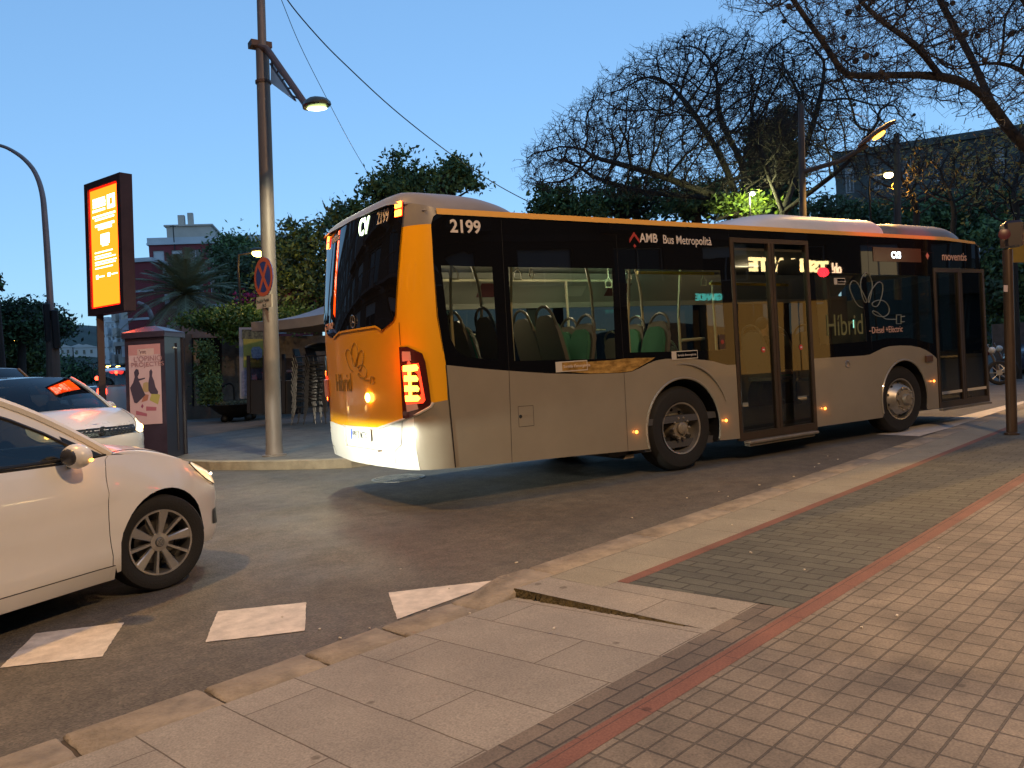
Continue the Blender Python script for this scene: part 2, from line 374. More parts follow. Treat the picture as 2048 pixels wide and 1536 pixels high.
rot_build(lo, 'lowered_crossing_pavement', M_SLAB)
rnd = random.Random(3)
st = MB(); k = 26   # ragged mossy face of the step beside the lowered kerb
for i in range(k):
    a, b_ = -1.78 - 1.1 * i / k, -1.78 - 1.1 * (i + 1) / k
    x0, x1 = -4.573 - rnd.uniform(0.002, 0.022), -4.573 - rnd.uniform(0.002, 0.022)
    st.quad((x0, a, zl(a) - .004), (x1, b_, zl(b_) - .004), (-4.571, b_, H - .002), (-4.571, a, H - .002))
rot_build(st, 'mossy_pavement_step', M_MOSS)
# kerb: separate worn stones
kb = MB(); u = -16.0; i = 0
while u < 40:
    L = rnd.uniform(0.42, 0.66) if u < -4.6 else rnd.uniform(0.9, 1.1)
    gap = rnd.choice([0.004, 0.007, 0.016]) if u < -4.9 else 0.004
    L = min(L, 40.2 - u); j = 0.009 if u < -4.6 else 0.003
    f = lambda uu: 0.042 if uu < -4.75 else (H if uu > -4.45 else 0.042 + (H - .028) * (uu + 4.75) / .3)
    c = [(u + rnd.uniform(0, j), -1.80), (u + L - gap - rnd.uniform(0, j), -1.80), (u + L - gap - rnd.uniform(0, j), -1.55 + rnd.uniform(-j, j)), (u + rnd.uniform(0, j), -1.55 + rnd.uniform(-j, j))]
    n_ = 5; ring = []
    for q in range(4):
        p0, p1 = c[q], c[(q + 1) % 4]
        for t in range(n_): ring.append((p0[0] + (p1[0] - p0[0]) * t / n_ + rnd.uniform(-j, j) * .5, p0[1] + (p1[1] - p0[1]) * t / n_ + rnd.uniform(-j, j) * .5))
    cx = sum(p[0] for p in ring) / len(ring); cy = -1.675
    vs = [(x, y, -0.05) for x, y in ring] + [(x, y, f(x) - .012) for x, y in ring] + [(cx + (x - cx) * (1 - .03 / L), cy + (y - cy) * .90, f(x) + rnd.uniform(-.001, .001)) for x, y in ring]
    N = len(ring); fs = [(a, (a + 1) % N, N + (a + 1) % N, N + a) for a in range(N)] + [(N + a, N + (a + 1) % N, 2 * N + (a + 1) % N, 2 * N + a) for a in range(N)] + [tuple(range(2 * N, 3 * N))]
    kb.add(vs, fs); u += L; i += 1
o = kb.build('kerb', M_KERB, smooth=True, ang=50); o.rotation_euler = (0, 0, PH); struct(o)
rot_build(MB().box(-40, 40.2, -1.795, -1.565, -0.05, 0.026), 'kerb_bedding', mat('kerb_dirt', (0.06, 0.045, 0.03), 0.95, var=0.5, vs=20))
# markings
M_MARK = mat('worn_white_paint', (0.62, 0.56, 0.50), 0.65, var=0.30, vs=9, bump=0.25, bs=80)
def marking(pts, name='road_marking', z=0.004):
    # slightly worn outline
    o = []
    for i, p in enumerate(pts):
        q = pts[(i + 1) % len(pts)]; L = math.hypot(q[0] - p[0], q[1] - p[1]); n = max(1, int(L / 0.03))
        for k in range(n): o.append((p[0] + (q[0] - p[0]) * k / n + rnd.uniform(-.0025, .0025), p[1] + (q[1] - p[1]) * k / n + rnd.uniform(-.0025, .0025)))
    mb = MB(); region(mb, o, fn=lambda p: (p[0], p[1], z)); return struct(mb.build(name, M_MARK))
marking([(-6.46, -1.87), (-6.30, -1.36), (-5.87, -1.51), (-6.03, -2.06)])
marking([(-5.57, -2.21), (-5.40, -1.69), (-4.94, -1.89), (-5.11, -2.40)])
marking([(-4.49, -2.06), (-3.80, -2.33), (-4.66, -2.57)])
marking([tuple(G(*q)[:2]) for q in [(1752, 869), (1838, 873), (2048, 816), (2048, 802), (1900, 838)]])
# far pavement
FK = [(-2.36, 4.15), (-2.75, 4.5), (-3.34, 5.27), (-3.87, 6.09), (-4.2, 6.9), (-4.4, 7.9), (-4.35, 9.5), (1.6, 55), (40, 330)]
far = FK + [(160, 330), (160, 12.0), (30, 7.2), (8, 5.0)]
M_FARP = bricks('worn_grey_paving', (0.20, 0.18, 0.16), (0.165, 0.15, 0.135), (0.10, 0.09, 0.08), 0.4, 0.4, 0.006, grime=0.42)
mb = MB(); region(mb, far, fn=lambda p: (p[0], p[1], 0.12)); struct(mb.build('far_pavement', M_FARP))
mb = MB(); kl = list(reversed(far[-3:])) [0:0]
line = [(160, 12.0), (30, 7.2), (8, 5.0)] + FK
for a, b_ in zip(line[:-1], line[1:]):
    a, b_ = Vector((*a, 0)), Vector((*b_, 0)); d = (b_ - a).normalized(); nrm = Vector((d.y, -d.x, 0))
    # outward (towards the road) is to the left of travel here
    nrm = -nrm if ((a + nrm) - Vector((10, 40, 0))).length < ((a - nrm) - Vector((10, 40, 0))).length else nrm
    A, B = a + nrm * .0, b_ + nrm * .0; Ai, Bi = a - nrm * .16, b_ - nrm * .16
    mb.add([A - Vector((0, 0, .03)), B - Vector((0, 0, .03)), B + Vector((0, 0, .118)), A + Vector((0, 0, .118)), Bi + Vector((0, 0, .127)), Ai + Vector((0, 0, .127)), B + nrm * -.015 + Vector((0, 0, .127)), A - nrm * .015 + Vector((0, 0, .127))], [(0, 1, 2, 3), (3, 2, 6, 7), (7, 6, 4, 5)])
struct(mb.build('far_kerb', mat('far_kerb_stone', (0.33, 0.27, 0.19), 0.75, var=0.35, vs=5, bump=0.3, bs=40)))
# sand coloured planted strip by the planter
q = [tuple(G(a, b, .12)[:2]) for a, b in [(372, 876), (372, 845), (560, 838), (560, 848)]]
mb = MB(); region(mb, q, fn=lambda p: (p[0], p[1], 0.124)); struct(mb.build('sand_path', mat('ochre_sand', (0.24, 0.155, 0.10), 0.95, var=0.3, vs=3)))
# manhole cover in the road
c = G(797, 957); mc = MB(); R_ = 0.33
mc.lathe([(0.0, .006), (R_ - .05, .006), (R_ - .045, .002), (R_ - .03, .002), (R_ - .025, .009), (R_, .009), (R_, -.02)], 40, (c.x, c.y, 0))
for i in range(-4, 5):
    for j in range(-4, 5):
        if math.hypot(i, j) < 4.3: mc.box(c.x + i * .062 - .02, c.x + i * .062 + .02, c.y + j * .062 - .02, c.y + j * .062 + .02, .004, .012)
tag(mc.build('manhole_cover', mat('cast_iron', (0.30, 0.28, 0.25), 0.55, metal=0.6, var=0.4, vs=12)), 'round cast iron manhole cover in the asphalt behind the bus', 'manhole cover')
# tiny litter
lt = MB(); r2 = random.Random(9)
for k in range(46):
    if k < 20: x, y = UV(r2.uniform(-6.5, -1), r2.uniform(-4.6, -1.9)); z = H + .004
    else: x, y = r2.uniform(-5.5, 2), 0; z = .006; y = -2.55 + .24 * (x + 4) + abs(r2.gauss(0, .35)) + .03
    a = r2.uniform(0, 3.14); L = r2.uniform(.004, .012)
    lt.obox((x, y, z), L, .004, .003, (math.cos(a), math.sin(a), 0))
tag(lt.build('litter', mat('litter_white', (0.6, 0.55, 0.48), 0.8)), kind='stuff')
# ================================================================== bus
bus = empty('bus', (0, 0, 0), label='yellow and silver city bus with black window band, brake lights lit, filling the road', cat='bus')
BW = 2.5
# plan outline of the body: s runs from the front, back along the near side, round the rear corner, across the rear
PL = [(6.66, 0.42), (6.65, 0.25), (6.6, 0.1), (6.5, 0.02), (6.4, 0.0)]
PL += [(-2.93 - 0.0, 0.0)]
for k in range(1, 9):
    a = k / 8 * R90; PL.append((-2.93 - 0.36 * math.sin(a), 0.34 * (1 - math.cos(a))))
for k in range(1, 9):
    t = k / 8; PL.append((-3.29 - 0.07 * math.sin(t * R90), 0.34 + 0.91 * t))
for k in range(7, -1, -1):
    t = k / 8; PL.append((-3.29 - 0.07 * math.sin(t * R90), BW - 0.34 - 0.91 * t))
for k in range(7, -1, -1):
    a = k / 8 * R90; PL.append((-2.93 - 0.36 * math.sin(a), BW - 0.34 * (1 - math.cos(a))))
PS = [0.0]
for a, b_ in zip(PL[:-1], PL[1:]): PS.append(PS[-1] + math.hypot(a[0] - b_[0], a[1] - b_[1]))
PLa = np.array(PL); PSa = np.array(PS)
NRM = []
for i in range(len(PL)):
    a = PLa[max(0, i - 1)]; b_ = PLa[min(len(PL) - 1, i + 1)]; d = b_ - a; d = d / np.linalg.norm(d); NRM.append((-d[1] * -1 * -1, d[0] * -1 * -1) if False else (d[1] * -1, d[0]))
NRM = np.array(NRM)
if NRM[10][0] > 0 and PL[10][0] < -2: NRM = -NRM
S0 = PS[4] + (6.4 - 0.0)      # s of x = 0 on the flat side
def s_of_x(x): return PS[4] + (6.4 - x) if x <= 6.4 else float(np.interp(x, [p[0] for p in PL[4::-1]], PS[4::-1]))
def wrap(off=0.0):
    def f(p):
        s, z = p; x = float(np.interp(s, PSa, PLa[:, 0])); y = float(np.interp(s, PSa, PLa[:, 1]))
        nx = float(np.interp(s, PSa, NRM[:, 0])); ny = float(np.interp(s, PSa, NRM[:, 1])); L = math.hypot(nx, ny)
        # the rear leans in above the waist and tucks in under the bumper
        rear = min(1, max(0, (-2.95 - x) / 0.3)); lean = rear * (0.09 * max(0, z - 1.7) ** 1.4 + 0.20 * max(0, 0.62 - z) ** 1.2)
        cr = 0.35 * max(0, z - 2.72) ** 1.0 * 0.3 if y < 0.3 else 0
        return (x + nx / L * off + lean, y + ny / L * off + cr, z)
    return f
def RS(px, py):
    """picture point -> (s, z) on the bus body"""
    d = ray(px, py); best = None
    for i in range(len(PL) - 1):
        ax, ay = PL[i]; bx, by = PL[i + 1]; ex, ey = bx - ax, by - ay
        det = d.x * (-ey) - d.y * (-ex)
        if abs(det) < 1e-9: continue
        rx, ry = ax - CP.x, ay - CP.y
        t = (rx * (-ey) - ry * (-ex)) / det; q = (d.x * ry - d.y * rx) / det
        if -1e-6 <= q <= 1 + 1e-6 and t > 0 and (best is None or t < best[0]): best = (t, PS[i] + q * (PS[i + 1] - PS[i]), CP.z + d.z * t)
    if best is None:
        t = (-3.25 - CP.x) / d.x; y = CP.y + d.y * t; return (SE - max(.06, .62 - max(0, y - 1.9)), CP.z + d.z * t)
    return (best[1], best[2])
X = s_of_x; SE = PS[-1]
M_SILV = mat('silver_grey_paint', (0.28, 0.24, 0.18), 0.33, metal=0.15, var=0.10, vs=1.5, coat=0.35)
M_BUMP = mat('light_grey_bumper', (0.55, 0.53, 0.48), 0.4, var=0.08, vs=2)
M_YEL = mat('bus_yellow', (0.80, 0.36, 0.005), 0.3, var=0.06, vs=1.2, coat=0.4)
M_YELG = mat('gutter_yellow', (0.72, 0.38, 0.08), 0.35)
M_BLK = mat('black_gloss_band', (0.005, 0.005, 0.006), 0.015)
M_BLKM = mat('black_rubber', (0.012, 0.012, 0.012), 0.6)
M_GLZ = glass('bus_window_glass', (0.62, 0.62, 0.55)); M_DGLZ = glass('bus_door_glass', (0.42, 0.42, 0.38))
M_ROOF = mat('grey_roof_plastic', (0.19, 0.18, 0.19), 0.4, var=0.1, vs=3)
M_ROOFW = mat('white_roof_plastic', (0.6, 0.58, 0.58), 0.4, var=0.08, vs=3)
M_BRZ = mat('bronze_door_frame', (0.065, 0.043, 0.028), 0.42, metal=0.4, var=0.15, vs=8)
M_SEAM = mat('panel_gap', (0.01, 0.008, 0.006), 0.8)
M_TXT = mat('cream_lettering', (0.62, 0.55, 0.50), 0.5)
def P2(*pts): return [(X(SX(*p)[0]), SX(*p)[1]) for p in pts]
ZG = 2.735
def part(name, outline, m, holes=(), off=0.0, step=None, dens=None, smooth=True, label=None):
    mb = MB(); region(mb, outline, holes, wrap(off), step, dens=dens); return mb.build(name, m, bus, smooth=smooth, ang=40, label=label)
def arch(cx, r=0.565, z0=0.30):
    a0 = math.degrees(math.asin((0.478 - z0) / r)); return [(X(x), z) for x, z in arc(cx, 0.478, r, 180 + a0, -a0, 26)]
belt_r = [(X(-2.935), 1.352)] + P2((960, 737), (1023, 742), (1100, 747), (1180, 748), (1240, 746), (1252, 745), (1264, 743), (1280, 736), (1297, 727), (1312, 721), (1330, 718), (1360, 717), (1387, 718), (1410, 720), (1428, 723), (1442, 727), (1455, 730)) + [(X(.90), 1.145)]
lower = [(X(-2.91), 0.395), (X(-2.29), .37), (X(-1.52), .345), (X(-.79), .315), (X(-.53), .305)] + [p for p in arch(0.02)][0:] + [(X(.57), .285), (X(.905), .27)] + list(reversed(belt_r))
part('side_panel', lower, M_SILV, dens=0.12, step=0.25, label='silver lower side panel round the rear wheel')
belt_f = [(X(2.33), 1.145)] + P2((1680, 714), (1728, 711), (1740, 709), (1752, 703), (1765, 696.5), (1778, 692.5), (1800, 691), (1822, 691.5), (1840, 695), (1852, 700), (1862, 706.5), (1871, 714)) + [(X(5.12), 1.0)]
lowerf = [(X(2.33), .27), (X(3.4), .265), (X(3.73), .265)] + arch(4.28, .55, .30) + [(X(4.84), .285), (X(5.12), .28)] + list(reversed(belt_f))
part('side_panel', lowerf, M_SILV, dens=0.12, step=0.25, label='silver lower side panel round the front wheel')
# fender creases
for cx in (0.02,):
    mb = MB(); mb.tube([(cx + .72 * math.cos(math.radians(a)), -0.004 - .012 * math.sin(math.radians((a - 20) * 2.2)), .478 + .72 * math.sin(math.radians(a))) for a in range(20, 96, 5)], [0.002 + .010 * math.sin(math.radians((a - 20) * 2.37)) for a in range(20, 96, 5)], 6)
    mb.build('fender_crease', M_SILV, bus, smooth=True)
for cx, r in ((0.02, .565), (4.28, .55)):
    mb = MB(); pts = arc(cx, .478, r, -17, 197, 30)
    mb.tube([(x, -.004, z) for x, z in pts], .013, 6); mb.build('wheel_arch_lip', M_SILV, bus, smooth=True)
    mb = MB(); pts = arc(cx, .478, r, -20, 200, 24); vs = [(x, .001, z) for x, z in pts] + [(x, .7, z) for x, z in pts]; n = len(pts)
    fs = [(i, i + 1, n + i + 1, n + i) for i in range(n - 1)] + [tuple(n + i for i in range(n))]
    mb.add(vs, fs); mb.build('wheel_well', M_BLKM, bus)
# black band with window openings
W1 = P2((882, 531), (984, 534), (997, 720), (935, 715), (914, 703), (899, 672))
W2 = P2((1016, 534), (1224, 537), (1231, 717), (1029, 722))
W3 = P2((1250, 538), (1440, 541), (1452, 700), (1400, 702), (1260, 705))
W4 = P2((1628, 545), (1722, 547), (1735, 683), (1640, 690))
W5 = P2((1732, 548), (1860, 552), (1868, 688), (1820, 676), (1775, 676), (1742, 683))
band = [(X(-2.965), ZG)] + [(X(.90), ZG), (X(.90), 1.145)] + list(reversed(belt_r))[1:-1] + [(X(-2.945), 1.352)]
band_o = [(X(.90), ZG)] + [(X(.90), 1.145)] + list(reversed(belt_r))[1:] + [(X(-2.99), 1.8), (X(-3.0), 2.64), (X(-2.965), ZG - .02), (X(-2.93), ZG)]
part('window_band', band_o, M_BLK, [W1, W2, W3], dens=.2, label='glossy black window band behind the middle door')
band_f = [(X(2.33), ZG), (X(2.33), 1.145)] + belt_f[1:] + [(X(5.12), 2.33), (X(6.45), 2.33), (X(6.45), 2.66), (X(6.3), 2.70), (X(5.5), ZG)]
part('window_band', band_f, M_BLK, [W4, W5], dens=.2, label='glossy black window band in front of the middle door')
part('door_header', [(X(.90), ZG), (X(.90), 2.645), (X(2.33), 2.645), (X(2.33), ZG)], M_BLK)
for W in (W1, W2, W3, W4, W5): part('window', W, M_GLZ, off=-0.001, smooth=False)
part('gutter', [(X(-2.93), ZG), (X(5.5), ZG), (X(6.3), ZG - .035), (X(6.3), ZG), (X(5.5), ZG + .05), (X(-2.93), ZG + .055)], M_YELG, off=.012)
# seams
def seam(pts, wd=.005, m=M_SEAM, off=.0015):
    mb = MB(); f = wrap(off)
    for a, b_ in zip(pts[:-1], pts[1:]):
        L = math.hypot(b_[0] - a[0], b_[1] - a[1]); n = max(1, int(L / .05)); nx, nz = -(b_[1] - a[1]) / L * wd / 2, (b_[0] - a[0]) / L * wd / 2
        for k in range(n):
            p = (a[0] + (b_[0] - a[0]) * k / n, a[1] + (b_[1] - a[1]) * k / n); q = (a[0] + (b_[0] - a[0]) * (k + 1) / n, a[1] + (b_[1] - a[1]) * (k + 1) / n)
            mb.quad(f((p[0] + nx, p[1] + nz)), f((q[0] + nx, q[1] + nz)), f((q[0] - nx, q[1] - nz)), f((p[0] - nx, p[1] - nz)))
    return mb
seam([(X(-2.93), 1.35), (X(-2.90), .4)], .012).build('panel_seam', M_SEAM, bus)
for pts in (P2((1018, 742), (1024, 925)), P2((1248, 746), (1256, 902))): seam(pts).build('panel_seam', M_SEAM, bus)
for pts in (P2((1036, 813), (1066, 811), (1068, 851), (1038, 854), (1036, 813)), P2((1232, 470), (1248, 745)), P2((1002, 440), (1018, 742)), P2((1735, 480), (1744, 700)), P2((1735, 492), (1868, 506))): seam(pts, .004).build('panel_seam', M_SEAM, bus)
x, z = SX(1041, 833); MB().lathe([(0, -.006), (.016, -.006), (.018, 0)], 12, (x, -.001, z), 'Y').build('lock', M_BLKM, bus)
x, z = SX(1695, 728); q = MB(); q.lathe([(0, -.004), (.03, -.004), (.042, -.008), (.05, -.004), (.052, 0)], 20, (x, 0, z), 'Y'); q.build('badge', mat('dull_chrome', (.35, .3, .25), .3, .8), bus, smooth=True)
# tan trim reflector strip under the second window
M_TRIM = mat('amber_trim', (0.80, 0.48, 0.14), 0.2, metal=0.35, var=0.75, vs=7, col2=(0.16, 0.08, 0.02), stretch=(1, 1, 2.5))
part('trim_strip', P2((1112, 728), (1229, 720), (1250, 717), (1310, 715), (1300, 722), (1280, 733), (1264, 742), (1240, 745), (1180, 747), (1112, 742)), M_TRIM, off=.004)
# emergency window sticker texts
M_STK = mat('sticker_frame', (0.5, 0.45, 0.38), .5)
def sticker(px, py, w_, h_, body, sz, m=M_BLK):
    x, z = SX(px, py); r = empty('sticker', (0, 0, 0)); r.parent = bus
    MB().box(x, x + w_, -.008, -.004, z - h_, z).build('sticker_border', M_STK, r); MB().box(x + h_ * .75, x + w_ - .008, -.0095, -.0075, z - h_ + .01, z - .01).build('sticker_field', m, r)
    text('sticker_text', body, sz, M_TXT, (x + h_ * .75 + .015, -.011, z - h_ * .62), ROT_SIDE, r)
sticker(1110, 724, .40, .105, "Sortida d'emergència", .040, M_TRIM); sticker(1342, 703, .40, .095, "Sortida d'emergència", .034); sticker(1667, 556, .23, .085, "Sortida d'emergència", .020)
# lettering
x, z = SX(900, 464); text('fleet_number', '2199', .165, M_TXT, (x, -.006, z), ROT_SIDE, bus, bold=.004)
x, z = SX(1279, 484); text('operator_lettering', 'AMB', .135, M_TXT, (x, -.006, z), ROT_SIDE, bus, bold=.0025, sx=.95)
x, z = SX(1325, 487); text('operator_lettering', 'Bus Metropolità', .135, M_TXT, (x, -.006, z), ROT_SIDE, bus, bold=.001, sx=.86)
M_RED = mat('dark_red_mark', (.35, .03, .02), .5)
x, z = SX(1268, 479); q = MB(); q.prism([(-.07, -.02), (0, .06), (.07, -.02), (.07, -.06), (0, .02), (-.07, -.06)], lambda p: (x + p[0], -.004, z + p[1] + .02), lambda p: (x + p[0], -.007, z + p[1] + .02)); q.prism([(0, .022), (.022, 0), (0, -.022), (-.022, 0)], lambda p: (x + p[0], -.004, z + p[1] - .07), lambda p: (x + p[0], -.007, z + p[1] - .07)); q.build('operator_emblem', M_RED, bus)
x, z = SX(1883, 520); text('company_lettering', 'moventis', .165, mat('salmon_lettering', (.62, .36, .27), .5), (x, -.006, z), ROT_SIDE, bus, bold=.003, sx=1.12)
x, z = SX(1854, 512); q = MB(); q.prism([(0, .05), (.045, 0), (0, -.05), (-.045, 0)], lambda p: (x + p[0], -.004, z + p[1]), lambda p: (x + p[0], -.007, z + p[1])); q.build('diamond_mark', mat('salmon_mark', (.5, .2, .14), .5), bus)
x, z = SX(1738, 667); text('slogan_lettering', '–Dièsel +Elèctric', .125, mat('salmon_lettering'), (x, -.006, z), ROT_SIDE, bus, sx=.9)
M_OLV = mat('olive_lettering', (.13, .135, .045), .5); M_GRYL = mat('grey_line_drawing', (.19, .2, .165), .5)
x, z = SX(1652, 672); text('hybrid_lettering', 'Híbrid', .40, M_OLV, (x, -.004, z), ROT_SIDE, bus, sx=.78)
def petals(f, par, m, r_, name='petal_drawing'):
    K = [((640, 795), (590, 770), (540, 690), (505, 590), (530, 525), (575, 535), (620, 605), (655, 670), (680, 735), (655, 730), (625, 640), (620, 520), (665, 440), (712, 475), (737, 565), (722, 670), (703, 742), (695, 705), (728, 620), (790, 540), (835, 545), (845, 610), (828, 700), (790, 778), (745, 778), (740, 745), (795, 720), (860, 730), (905, 785), (905, 850), (862, 885), (790, 880), (745, 850), (748, 828), (795, 850), (860, 903), (900, 915), (985, 915)), ((985, 870), (985, 960), (1032, 960), (1032, 870), (985, 870)), ((1032, 888), (1068, 884)), ((1032, 942), (1066, 938))]
    """line drawing: five loops like petals, a tail and a plug"""
    q = MB()
    def loop(pts, closed=False):
        n = len(pts); o = []
        for i in range(0, (n if closed else n - 1)):
            p0, p1, p2, p3 = [Vector(pts[(i + k) % n] if closed else pts[min(n - 1, max(0, i + k))]) for k in (-1, 0, 1, 2)]
            for t in (0, .2, .4, .6, .8): o.append(.5 * ((2 * p1) + (p2 - p0) * t + (2 * p0 - 5 * p1 + 4 * p2 - p3) * t * t + (3 * p1 - p0 - 3 * p2 + p3) * t ** 3))
        o.append(Vector(pts[0] if closed else pts[-1])); q.tube([f(p) for p in o], r_, 5)
    loop(K[0])
    for L_ in K[1:]: q.tube([f(p) for p in L_], r_, 5)
    q.build(name, m, par, smooth=True)
def fside(p):
    px, py = 1600 + p[0] / 5.12, 460 + p[1] / 5.12
    x, z = SX(px, py); return (x, -.004, z)
petals(fside, bus, M_GRYL, .007)
# destination display on the side
x0, z0 = SX(1745, 494); x1, z1 = SX(1842, 525); MB().box(x0, x1, -.006, -.001, z1, z0 - .0).build('side_display', mat('brown_display_glass', (.07, .035, .02), .12), bus)
M_LED = mat('white_led', (.8, .85, .9), .4, emit=(.75, .9, 1.0), es=5)
x, z = SX(1782, 516); text('route_code', 'CV3', .125, M_LED, (x, -.009, z), ROT_SIDE, bus, bold=.003)
# doors
def door(xa, xb, z0, z1, hinge, label):
    r = empty('door', (0, 0, 0)); r.parent = bus; r['label'] = label
    ft = .055; fr = MB()
    xm = (xa + xb) / 2
    fr.box(xa, xa + ft, -.008, .05, z0, z1); fr.box(xb - ft, xb, -.008, .05, z0, z1); fr.box(xa + ft, xb - ft, -.008, .05, z1 - ft, z1); fr.box(xa + ft, xb - ft, -.008, .05, z0, z0 + .09)
    fr.box(xm - ft * .95, xm - .004, -.010, .052, z0 + .09, z1 - ft); fr.box(xm + .004, xm + ft * .95, -.010, .052, z0 + .09, z1 - ft); fr.box(xm - .004, xm + .004, .004, .02, z0 + .09, z1 - ft)
    fr.build('door_frame', M_BRZ, r)
    for a, b_ in ((xa + ft, xm - ft * .95), (xm + ft * .95, xb - ft)):
        g = MB(); g.quad((a, .012, z0 + .09), (b_, .012, z0 + .09), (b_, .012, z1 - ft), (a, .012, z1 - ft)); g.build('door_glass', M_DGLZ, r)
        MB().tube([(a + .0, -.006, z0 + .095), (a, -.006, z1 - ft)], .009, 6).build('door_seal', M_BLKM, r)
        if hinge == 'front': MB().box(a + .02, b_ - .02, -.004, .004, z0 + .20, z0 + .24).build('step_strip', mat('cream_strip', (.6, .5, .35), .5), r)
    return r
dr = door(.905, 2.325, .24, 2.64, 'mid', 'middle double door with bronze frames')
dr2 = door(5.13, 6.52, .27, 2.32, 'front', 'front double door by the driver')
MB().box(.98, 2.25, -.09, .02, .205, .235, bev=.01).box(1.0, 2.2, -.055, .02, .17, .20).build('door_step', mat('worn_step_metal', (.24, .2, .15), .5, metal=.4, var=.3, vs=14), bus)
MB().box(5.15, 6.5, -.05, .02, .235, .262).build('door_step', mat('worn_step_metal'), bus)
for xx, s_ in ((1.12, 1), (1.82, 1)):   # small round no entry stickers
    q = MB(); q.lathe([(0, -.003), (.034, -.003), (.034, 0)], 18, (xx + .28, .008, 1.30), 'Y'); q.build('no_entry_sticker', mat('sticker_red', (.5, .05, .04), .5), bus)
    MB().box(xx + .262, xx + .298, .002, .004, 1.292, 1.308).build('sticker_bar', mat('sticker_white', (.7, .68, .65), .5), bus)
x, z = SX(1443, 684); q = MB(); q.prism(rrect(-.045, -.085, .045, .085, .02), lambda p: (x + p[0], -.001, z + p[1]), lambda p: (x + p[0], -.012, z + p[1])); q.build('door_button', mat('button_frame', (.05, .025, .015), .4), bus)
MB().lathe([(0, -.019), (.022, -.019), (.026, -.013)], 16, (x, 0, z), 'Y').build('button_cap', mat('button_red', (.30, .04, .025), .4), bus)
x, z = SX(1856, 717); MB().box(x - .09, x + .09, -.03, .0, z - .045, z + .045, bev=.01).build('side_reflector', mat('dark_amber', (.09, .04, .02), .3), bus)
# side marker lamps
M_AMB = mat('amber_marker', (1, .35, .05), .3, emit=(1, .25, .03), es=6)
for px, py in ((1273, 864), (1452, 841), (1650, 817), (1868, 762)):
    x, z = SX(px, py); q = MB(); q.sphere((x, -.002, z), .017, 10, 6, sc_=(1.3, .6, 1)); mk = q.build('side_marker', M_AMB, bus, smooth=True)
    point('marker_glow', (x, -.05, z), .12, (1, .3, .05), .01, bus)
# ---- rear
S_MID = (PS[PL.index((-3.29 - 0.07 * math.sin(R90), 0.34 + 0.91))])
def RP(*pts): return [RS(*p) for p in pts]
ycol = [(X(-2.945), 1.0), (X(-2.99), 1.8), (X(-3.0), 2.645), (SE, 2.645), (SE, 1.0)]
zb = RS(812, 840)
bump_top = RP((652, 836), (689, 852), (757, 857), (806, 840), (862.6, 816), (880, 806))
rear_y = [(X(-2.935), 1.03), (X(-2.93), 1.352), (X(-2.98), 1.8), (X(-3.0), 2.645), (SE, 2.645), (SE, .80)] + [(SE, .80)][:0] + RP((652, 838), (689, 852), (757, 857), (806, 840), (862, 816)) 
rear_y = [(X(-2.935), 1.03), (X(-2.93), 1.352), (X(-2.98), 1.8), (X(-3.0), 2.645), (SE, 2.645), (SE, .78)] + RP((652, 837), (689, 852), (757, 857), (806, 840), (862, 813), (864, 806)) 
part('rear_body', rear_y, M_YEL, dens=.06, step=.09, label='yellow rear body panel')
cap = [(X(-2.93), ZG + .055), (X(-2.93), ZG), (X(-2.965), ZG - .02), (X(-3.0), 2.645), (SE, 2.645), (SE, 2.80), (SE - .35, 2.86), (S_MID, 2.90), (S_MID * 2 - SE + .35, 2.86)] + [(X(-2.95), 2.80)]
part('roof_corner', cap, M_ROOF, dens=.06, step=.08, label='grey upper rear corner')
bump = [(X(-2.91), .395), (X(-2.935), 1.03)] + list(reversed(RP((652, 837), (689, 852), (757, 857), (806, 840), (862, 813), (864, 806)))) + [(SE, .78), (SE, .44)] + [(SE - .3, .43), (SE - 1.2, .40), (X(-3.0), .40)]
sc_b = RS(833, 900)[0]; zc_b = 1.03 * 0 + RS(840, 826)[1]
cornerp = [(X(-2.91), .395), (X(-2.935), 1.03), RS(864, 806), RS(862, 813), (sc_b, zc_b), (sc_b, .40), (X(-3.0), .40)]
mb = MB(); region(mb, cornerp, (), wrap(.004), .06, dens=.05); mb.build('rear_corner_panel', M_SILV, bus, smooth=True, ang=40)
bump = [(sc_b + .002, zc_b)] + list(reversed(RP((652, 837), (689, 852), (757, 857), (806, 840)))) + [(SE, .78), (SE, .44), (SE - .3, .43), (SE - 1.2, .40), (sc_b + .002, .40)]
mb = MB(); region(mb, bump, (), wrap(.006), .08, dens=.06); mb.build('bumper', M_BUMP, bus, smooth=True, ang=40)
lip = [wrap(.012)(p) for p in [(X(-2.935), 1.03)] + list(reversed(RP((652, 837), (689, 852), (757, 857), (806, 840), (840, 826), (862, 813), (866, 805))))]
MB().tube(lip[1:], .014, 6).build('bumper_lip', M_BUMP, bus, smooth=True)
rw = RP((637.6, 474), (660, 455), (690, 437), (740, 418), (788, 402), (789.5, 520), (791, 630), (788, 642), (764.5, 661), (753, 653), (680, 665), (676.6, 668), (669, 676), (657, 670.5), (649, 649), (641, 560))
part('rear_window', rw, M_BLK, off=.012, dens=.06, step=.12, label='black glass rear window with notched lower edge')
q = seam([rw[8], rw[9], rw[10], rw[12]] , .02, off=.014); q.build('window_trim', M_YEL, bus)
seam(RP((798, 645), (801, 690)), .006, off=.002).build('panel_seam', M_SEAM, bus)
for pts in (RP((806, 842), (804, 890), (790, 903), (788, 928)), RP((661, 880), (668, 893), (671, 908)), RP((735, 857), (736, 930))): seam(pts, .006, off=.008).build('bumper_seam', M_SEAM, bus)
